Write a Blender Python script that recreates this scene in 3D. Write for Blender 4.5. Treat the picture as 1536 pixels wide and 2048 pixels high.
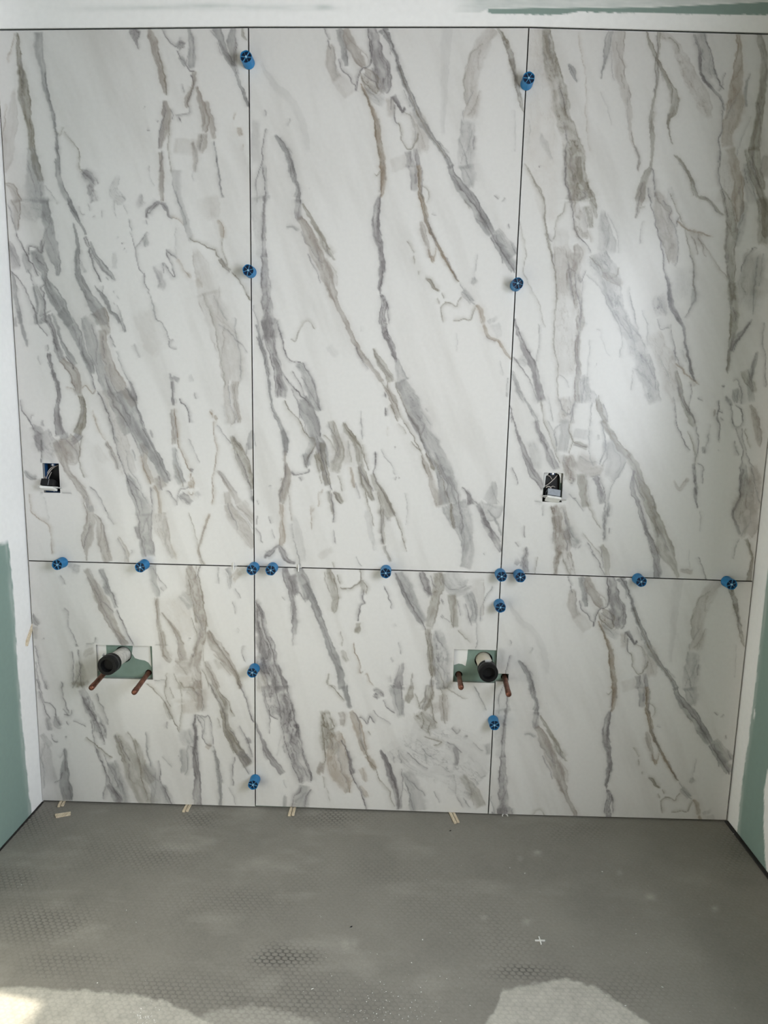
import bpy, bmesh, math, random
import numpy as np
from mathutils import Vector, Matrix

for o in list(bpy.data.objects):
    bpy.data.objects.remove(o, do_unlink=True)
scn = bpy.context.scene
C = scn.collection

# ------------------------------------------------------------------ camera
FPX = 1413.92                                   # focal length in pixels of the 1536 x 2048 frame
CAM = np.array([0.4497, -2.1264, 1.3352])
PITCH, YAW, ROLL = 0.1614, -0.0239, -0.0206
def cam_axes(p, y, r):
    fwd = np.array([math.sin(y)*math.cos(p), math.cos(y)*math.cos(p), -math.sin(p)])
    right = np.array([math.cos(y), -math.sin(y), 0.0])
    down = np.cross(fwd, right)
    return np.array([math.cos(r)*right+math.sin(r)*down, -math.sin(r)*right+math.cos(r)*down, fwd])
AX = cam_axes(PITCH, YAW, ROLL)
cd = bpy.data.cameras.new('camera')
cam = bpy.data.objects.new('camera', cd); C.objects.link(cam)
cd.sensor_fit = 'VERTICAL'; cd.sensor_height = 36.0; cd.sensor_width = 27.0
cd.lens = FPX/2048*36.0
cd.clip_start = 0.02
M = Matrix(((AX[0][0], -AX[1][0], -AX[2][0], CAM[0]),
            (AX[0][1], -AX[1][1], -AX[2][1], CAM[1]),
            (AX[0][2], -AX[1][2], -AX[2][2], CAM[2]), (0, 0, 0, 1)))
cam.matrix_world = M
scn.camera = cam

# ------------------------------------------------------------------ light
w = bpy.data.worlds.new('daylight'); scn.world = w; w.use_nodes = True
bg = w.node_tree.nodes['Background']
bg.inputs[0].default_value = (0.62, 0.78, 1.0, 1); bg.inputs[1].default_value = 0.35

XL, XR = -0.7140, 1.5325                        # faces of the side walls
YB = -3.9                                       # wall behind the camera
ZC = 2.52                                       # ceiling
W1 = dict(y0=-2.45, y1=-1.05, z0=0.92, z1=2.15) # window in the right wall
W2 = dict(x0=0.35, x1=1.45, z0=0.9, z1=2.1)    # unseen rear window, added to let in warm fill light

def area(name, loc, rot, sx, sy, power, col):
    l = bpy.data.lights.new(name, 'AREA'); l.shape = 'RECTANGLE'; l.size = sx; l.size_y = sy
    l.energy = power; l.color = col
    o = bpy.data.objects.new(name, l); C.objects.link(o); o.location = loc; o.rotation_euler = rot
    return o
area('daylight_side_window', (XR+0.16, (W1['y0']+W1['y1'])/2, (W1['z0']+W1['z1'])/2), (0, math.pi/2, 0),
     W1['z1']-W1['z0'], W1['y1']-W1['y0'], 108, (0.865, 0.915, 1.0))
area('warm_rear_fill', ((W2['x0']+W2['x1'])/2, YB-0.16, (W2['z0']+W2['z1'])/2), (math.pi/2, 0, 0),
     W2['x1']-W2['x0'], W2['z1']-W2['z0'], 6.5, (1.0, 0.76, 0.52))  # added fill lamp that warms the right side
sl = bpy.data.lights.new('sun', 'SUN'); sl.energy = 17.0; sl.angle = 0.0095; sl.color = (1.0, 0.9, 0.74)
sun = bpy.data.objects.new('sun', sl); C.objects.link(sun)
sun.rotation_euler = Vector((-1.86, 0.328, -0.965)).to_track_quat('-Z', 'Y').to_euler()

vs = scn.view_settings
vs.view_transform = 'Standard'; vs.look = 'None'; vs.gamma = 1.0; vs.use_curve_mapping = False
vs.exposure = -0.44

# ------------------------------------------------------------------ helpers
def proj(P):
    c = (np.asarray(P, float)-CAM) @ AX.T
    return np.stack([768+FPX*c[:, 0]/c[:, 2], 1024+FPX*c[:, 1]/c[:, 2]], 1)
def ray(u, v):
    return AX.T @ np.array([(u-768)/FPX, (v-1024)/FPX, 1.0])
def on_y(u, v, y=0.0):
    d = ray(u, v); t = (y-CAM[1])/d[1]; return CAM+t*d
def on_x(u, v, x):
    d = ray(u, v); t = (x-CAM[0])/d[0]; return CAM+t*d
def floor_z(x):
    return -0.0125+0.0064*(x+0.7147)
def on_floor(u, v):
    p = CAM; d = ray(u, v)
    t = (floor_z(0.4)-p[2])/d[2]
    for _ in range(4):
        q = p+t*d; t = (floor_z(q[0])-p[2])/d[2]
    return p+t*d
def srgb(r, g, b):
    f = lambda c: (c/255/12.92 if c/255 <= .04045 else ((c/255+.055)/1.055)**2.4)
    return (f(r), f(g), f(b), 1.0)

def smooth(t): return t*t*(3-2*t)
_rng = np.random.RandomState(7)
_T = _rng.rand(16, 256, 256).astype(np.float32)
def vnoise(x, y, seed=0):
    T = _T[seed % 16]
    xi = np.floor(x).astype(np.int64); yi = np.floor(y).astype(np.int64)
    fx = smooth(x-xi); fy = smooth(y-yi)
    a = T[xi & 255, yi & 255]; b = T[(xi+1) & 255, yi & 255]
    c = T[xi & 255, (yi+1) & 255]; d = T[(xi+1) & 255, (yi+1) & 255]
    return (a*(1-fx)+b*fx)*(1-fy)+(c*(1-fx)+d*fx)*fy
def fbm(x, y, seed=0, n=4):
    r = 0; a = .5; s = 0
    for k in range(n):
        r = r+a*vnoise(x*2**k+17.3*k, y*2**k+5.1*k, seed+k); s += a; a *= .5
    return r/s

def link(name, me, mat=None, parent=None):
    o = bpy.data.objects.new(name, me); C.objects.link(o)
    if mat is not None: me.materials.append(mat)
    if parent is not None: o.parent = parent
    return o
def bm_obj(name, bm, mat, parent=None, sm=False):
    me = bpy.data.meshes.new(name); bmesh.ops.recalc_face_normals(bm, faces=bm.faces[:])
    bm.to_mesh(me); bm.free()
    if sm:
        me.shade_smooth()
    return link(name, me, mat, parent)
def smooth_by_angle(o, deg=40):
    me = o.data; me.shade_smooth()
    bm = bmesh.new(); bm.from_mesh(me)
    for e in bm.edges:
        if len(e.link_faces) == 2 and e.calc_face_angle(0) > math.radians(deg): e.smooth = False
    bm.to_mesh(me); bm.free()
def add_box(bm, lo, hi, bevel=0):
    r = bmesh.ops.create_cube(bm, size=1.0)
    vs_ = r['verts']
    for v in vs_:
        v.co = Vector([lo[i]+(v.co[i]+.5)*(hi[i]-lo[i]) for i in range(3)])
    if bevel:
        es = list({e for v in vs_ for e in v.link_edges})
        bmesh.ops.bevel(bm, geom=es, offset=bevel, segments=2, affect='EDGES', profile=.5)
    return vs_
def add_lathe(bm, prof, n=32, mat=None):
    """prof: list of (radius, height) along local +Z"""
    rings = []
    for r, h in prof:
        if r < 1e-6: rings.append([bm.verts.new((0, 0, h))])
        else: rings.append([bm.verts.new((r*math.cos(2*math.pi*k/n), r*math.sin(2*math.pi*k/n), h)) for k in range(n)])
    new = [v for r in rings for v in r]
    for a, b in zip(rings, rings[1:]):
        for k in range(n):
            k2 = (k+1) % n
            if len(a) == 1 and len(b) == 1: continue
            if len(a) == 1: bm.faces.new((a[0], b[k], b[k2]))
            elif len(b) == 1: bm.faces.new((a[k], a[k2], b[0]))
            else: bm.faces.new((a[k], a[k2], b[k2], b[k]))
    if mat is not None: bmesh.ops.transform(bm, matrix=mat, verts=new)
    return new
def add_tube(bm, pts, r, n=10):
    pts = [Vector(p) for p in pts]; rings = []; up = None
    for i, p in enumerate(pts):
        d = (pts[min(i+1, len(pts)-1)]-pts[max(i-1, 0)]).normalized()
        if up is None: up = d.orthogonal().normalized()
        up = (up-d*up.dot(d)).normalized(); s = d.cross(up)
        rings.append([bm.verts.new(p+r*(math.cos(2*math.pi*k/n)*up+math.sin(2*math.pi*k/n)*s)) for k in range(n)])
    for a, b in zip(rings, rings[1:]):
        for k in range(n): bm.faces.new((a[k], a[(k+1) % n], b[(k+1) % n], b[k]))
    bm.faces.new(rings[0][::-1]); bm.faces.new(rings[-1])
def curve_pts(pts, n=6):
    P = [Vector(p) for p in pts]; P = [P[0]*2-P[1]]+P+[P[-1]*2-P[-2]]; out = []
    for i in range(1, len(P)-2):
        for k in range(n):
            t = k/n
            out.append(.5*((2*P[i])+(-P[i-1]+P[i+1])*t+(2*P[i-1]-5*P[i]+4*P[i+1]-P[i+2])*t*t+(-P[i-1]+3*P[i]-3*P[i+1]+P[i+2])*t**3))
    out.append(P[-2]); return out
def axis_matrix(a, b):
    """local +Z runs from a to b"""
    a = Vector(a); d = (Vector(b)-a).normalized()
    return Matrix.Translation(a) @ d.to_track_quat('Z', 'Y').to_matrix().to_4x4()
def empty(name, loc=(0, 0, 0)):
    o = bpy.data.objects.new(name, None); C.objects.link(o); o.location = loc
    o.empty_display_size = .02
    return o
def tag(o, label=None, cat=None, group=None, kind=None):
    for k, v in (('label', label), ('category', cat), ('group', group), ('kind', kind)):
        if v: o[k] = v
    return o

# ------------------------------------------------------------------ materials
def mat_new(name):
    m = bpy.data.materials.new(name); m.use_nodes = True
    nt = m.node_tree; return m, nt, nt.nodes['Principled BSDF']
def node(nt, t, **kw):
    n = nt.nodes.new(t)
    for k, v in kw.items(): setattr(n, k, v)
    return n
def simple(name, c1, c2, scale=30, rough=.5, metal=0.0, bump=0.0, stretch=(1, 1, 1), spec=.5, bscale=None):
    m, nt, b = mat_new(name)
    tc = node(nt, 'ShaderNodeTexCoord'); mp = node(nt, 'ShaderNodeMapping')
    mp.inputs['Scale'].default_value = stretch
    nz = node(nt, 'ShaderNodeTexNoise'); nz.inputs['Scale'].default_value = scale; nz.inputs['Detail'].default_value = 5
    rp = node(nt, 'ShaderNodeValToRGB')
    rp.color_ramp.elements[0].position = .3; rp.color_ramp.elements[1].position = .7
    rp.color_ramp.elements[0].color = c1; rp.color_ramp.elements[1].color = c2
    L = nt.links.new
    L(tc.outputs['Object'], mp.inputs[0]); L(mp.outputs[0], nz.inputs['Vector']); L(nz.outputs[0], rp.inputs[0])
    L(rp.outputs[0], b.inputs['Base Color'])
    b.inputs['Roughness'].default_value = rough; b.inputs['Metallic'].default_value = metal
    b.inputs['Specular IOR Level'].default_value = spec
    if bump:
        nb = node(nt, 'ShaderNodeTexNoise'); nb.inputs['Scale'].default_value = bscale or scale*3; nb.inputs['Detail'].default_value = 6
        bp = node(nt, 'ShaderNodeBump'); bp.inputs['Strength'].default_value = bump; bp.inputs['Distance'].default_value = .002
        L(mp.outputs[0], nb.inputs['Vector']); L(nb.outputs[0], bp.inputs['Height']); L(bp.outputs[0], b.inputs['Normal'])
    return m
def attr_mat(name, attr, rough, nscale=220, namp=.05, bump=.05, spec=.5, bscale=400):
    """colour comes from a per-vertex print attribute, with fine procedural grain on top"""
    m, nt, b = mat_new(name); L = nt.links.new
    at = node(nt, 'ShaderNodeAttribute', attribute_name=attr)
    tc = node(nt, 'ShaderNodeTexCoord')
    nz = node(nt, 'ShaderNodeTexNoise'); nz.inputs['Scale'].default_value = nscale; nz.inputs['Detail'].default_value = 4
    mr = node(nt, 'ShaderNodeMapRange'); mr.inputs[1].default_value = .3; mr.inputs[2].default_value = .7
    mr.inputs[3].default_value = 1-namp; mr.inputs[4].default_value = 1+namp
    mx = node(nt, 'ShaderNodeVectorMath', operation='SCALE')
    L(tc.outputs['Object'], nz.inputs['Vector']); L(nz.outputs[0], mr.inputs[0])
    L(at.outputs['Color'], mx.inputs[0]); L(mr.outputs[0], mx.inputs['Scale']); L(mx.outputs[0], b.inputs['Base Color'])
    b.inputs['Roughness'].default_value = rough; b.inputs['Specular IOR Level'].default_value = spec
    if bump:
        nb = node(nt, 'ShaderNodeTexNoise'); nb.inputs['Scale'].default_value = bscale; nb.inputs['Detail'].default_value = 3
        bp = node(nt, 'ShaderNodeBump'); bp.inputs['Strength'].default_value = bump; bp.inputs['Distance'].default_value = .001
        L(tc.outputs['Object'], nb.inputs['Vector']); L(nb.outputs[0], bp.inputs['Height']); L(bp.outputs[0], b.inputs['Normal'])
    return m
MAT = {}
MAT['tile'] = attr_mat('marble_look_porcelain', 'marble', .27, 90, .018, .02)
MAT['floor'] = attr_mat('levelled_floor', 'ground', .62, 160, .06, .25, .35, 260)
MAT['board'] = attr_mat('taped_green_board', 'board', .8, 60, .02, .04, .25, 120)
MAT['green'] = simple('green_board', srgb(116, 137, 126), srgb(126, 147, 136), 40, .85, bump=.08)
MAT['mortar'] = simple('grey_mortar', srgb(26, 26, 27), srgb(38, 37, 36), 90, .9, bump=.3)
MAT['paint'] = simple('white_plaster', srgb(222, 222, 218), srgb(230, 230, 226), 6, .8, bump=.05)
MAT['blue'] = simple('blue_plastic', srgb(22, 112, 166), srgb(28, 122, 176), 60, .38)
MAT['spoke'] = simple('light_blue_plastic', srgb(64, 138, 184), srgb(84, 154, 196), 60, .4)
MAT['hub'] = simple('pale_blue_plastic', srgb(168, 205, 226), srgb(196, 224, 238), 80, .3)
MAT['pocket_shade'] = simple('painted_pocket_shade', srgb(8, 26, 56), srgb(12, 34, 66), 60, .5)  # shade inside the cap pockets, put into the colour
MAT['pvc'] = simple('scuffed_white_pvc', srgb(170, 165, 158), srgb(226, 223, 214), 75, .45, stretch=(1, 1, .5))
MAT['pvc_clean'] = simple('cream_pvc', srgb(218, 208, 190), srgb(230, 222, 206), 30, .4)
MAT['rubber'] = simple('black_rubber', srgb(7, 7, 8), srgb(13, 13, 14), 60, .6, spec=.3)
MAT['band'] = simple('dark_steel_band', srgb(44, 45, 47), srgb(70, 71, 73), 90, .4, .6)
MAT['copper'] = simple('dull_copper', srgb(98, 62, 50), srgb(150, 102, 84), 55, .4, .8, stretch=(1, 1, .4))
MAT['wood'] = simple('pale_wood', srgb(202, 184, 154), srgb(236, 224, 200), 40, .75, stretch=(6, .7, 6), bump=.2)
MAT['white_plastic'] = simple('white_plastic', srgb(226, 226, 222), srgb(236, 236, 232), 50, .4)
MAT['black_plastic'] = simple('black_plastic', srgb(8, 8, 9), srgb(14, 14, 15), 50, .45, spec=.3)
MAT['grey_plastic'] = simple('grey_plastic', srgb(150, 156, 166), srgb(168, 174, 182), 120, .45)
MAT['print'] = simple('grey_print', srgb(92, 98, 106), srgb(150, 156, 164), 400, .6)
MAT['steel'] = simple('zinc_steel', srgb(205, 206, 206), srgb(232, 232, 230), 60, .28, .8)
MAT['box_blue'] = simple('outlet_box_blue', srgb(14, 54, 96), srgb(20, 66, 112), 60, .5)
MAT['wire'] = simple('wire_sleeve', srgb(176, 166, 160), srgb(206, 198, 190), 60, .45)
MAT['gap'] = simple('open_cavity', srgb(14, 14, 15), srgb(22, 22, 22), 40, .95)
MAT['strip'] = simple('dark_perimeter_strip', srgb(30, 29, 28), srgb(46, 44, 42), 60, .9, bump=.3)
MAT['paper'] = simple('bare_board_paper', srgb(128, 114, 96), srgb(142, 128, 108), 8, .85)
MAT['frame'] = simple('window_frame', srgb(226, 228, 228), srgb(236, 237, 237), 30, .4)

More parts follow.
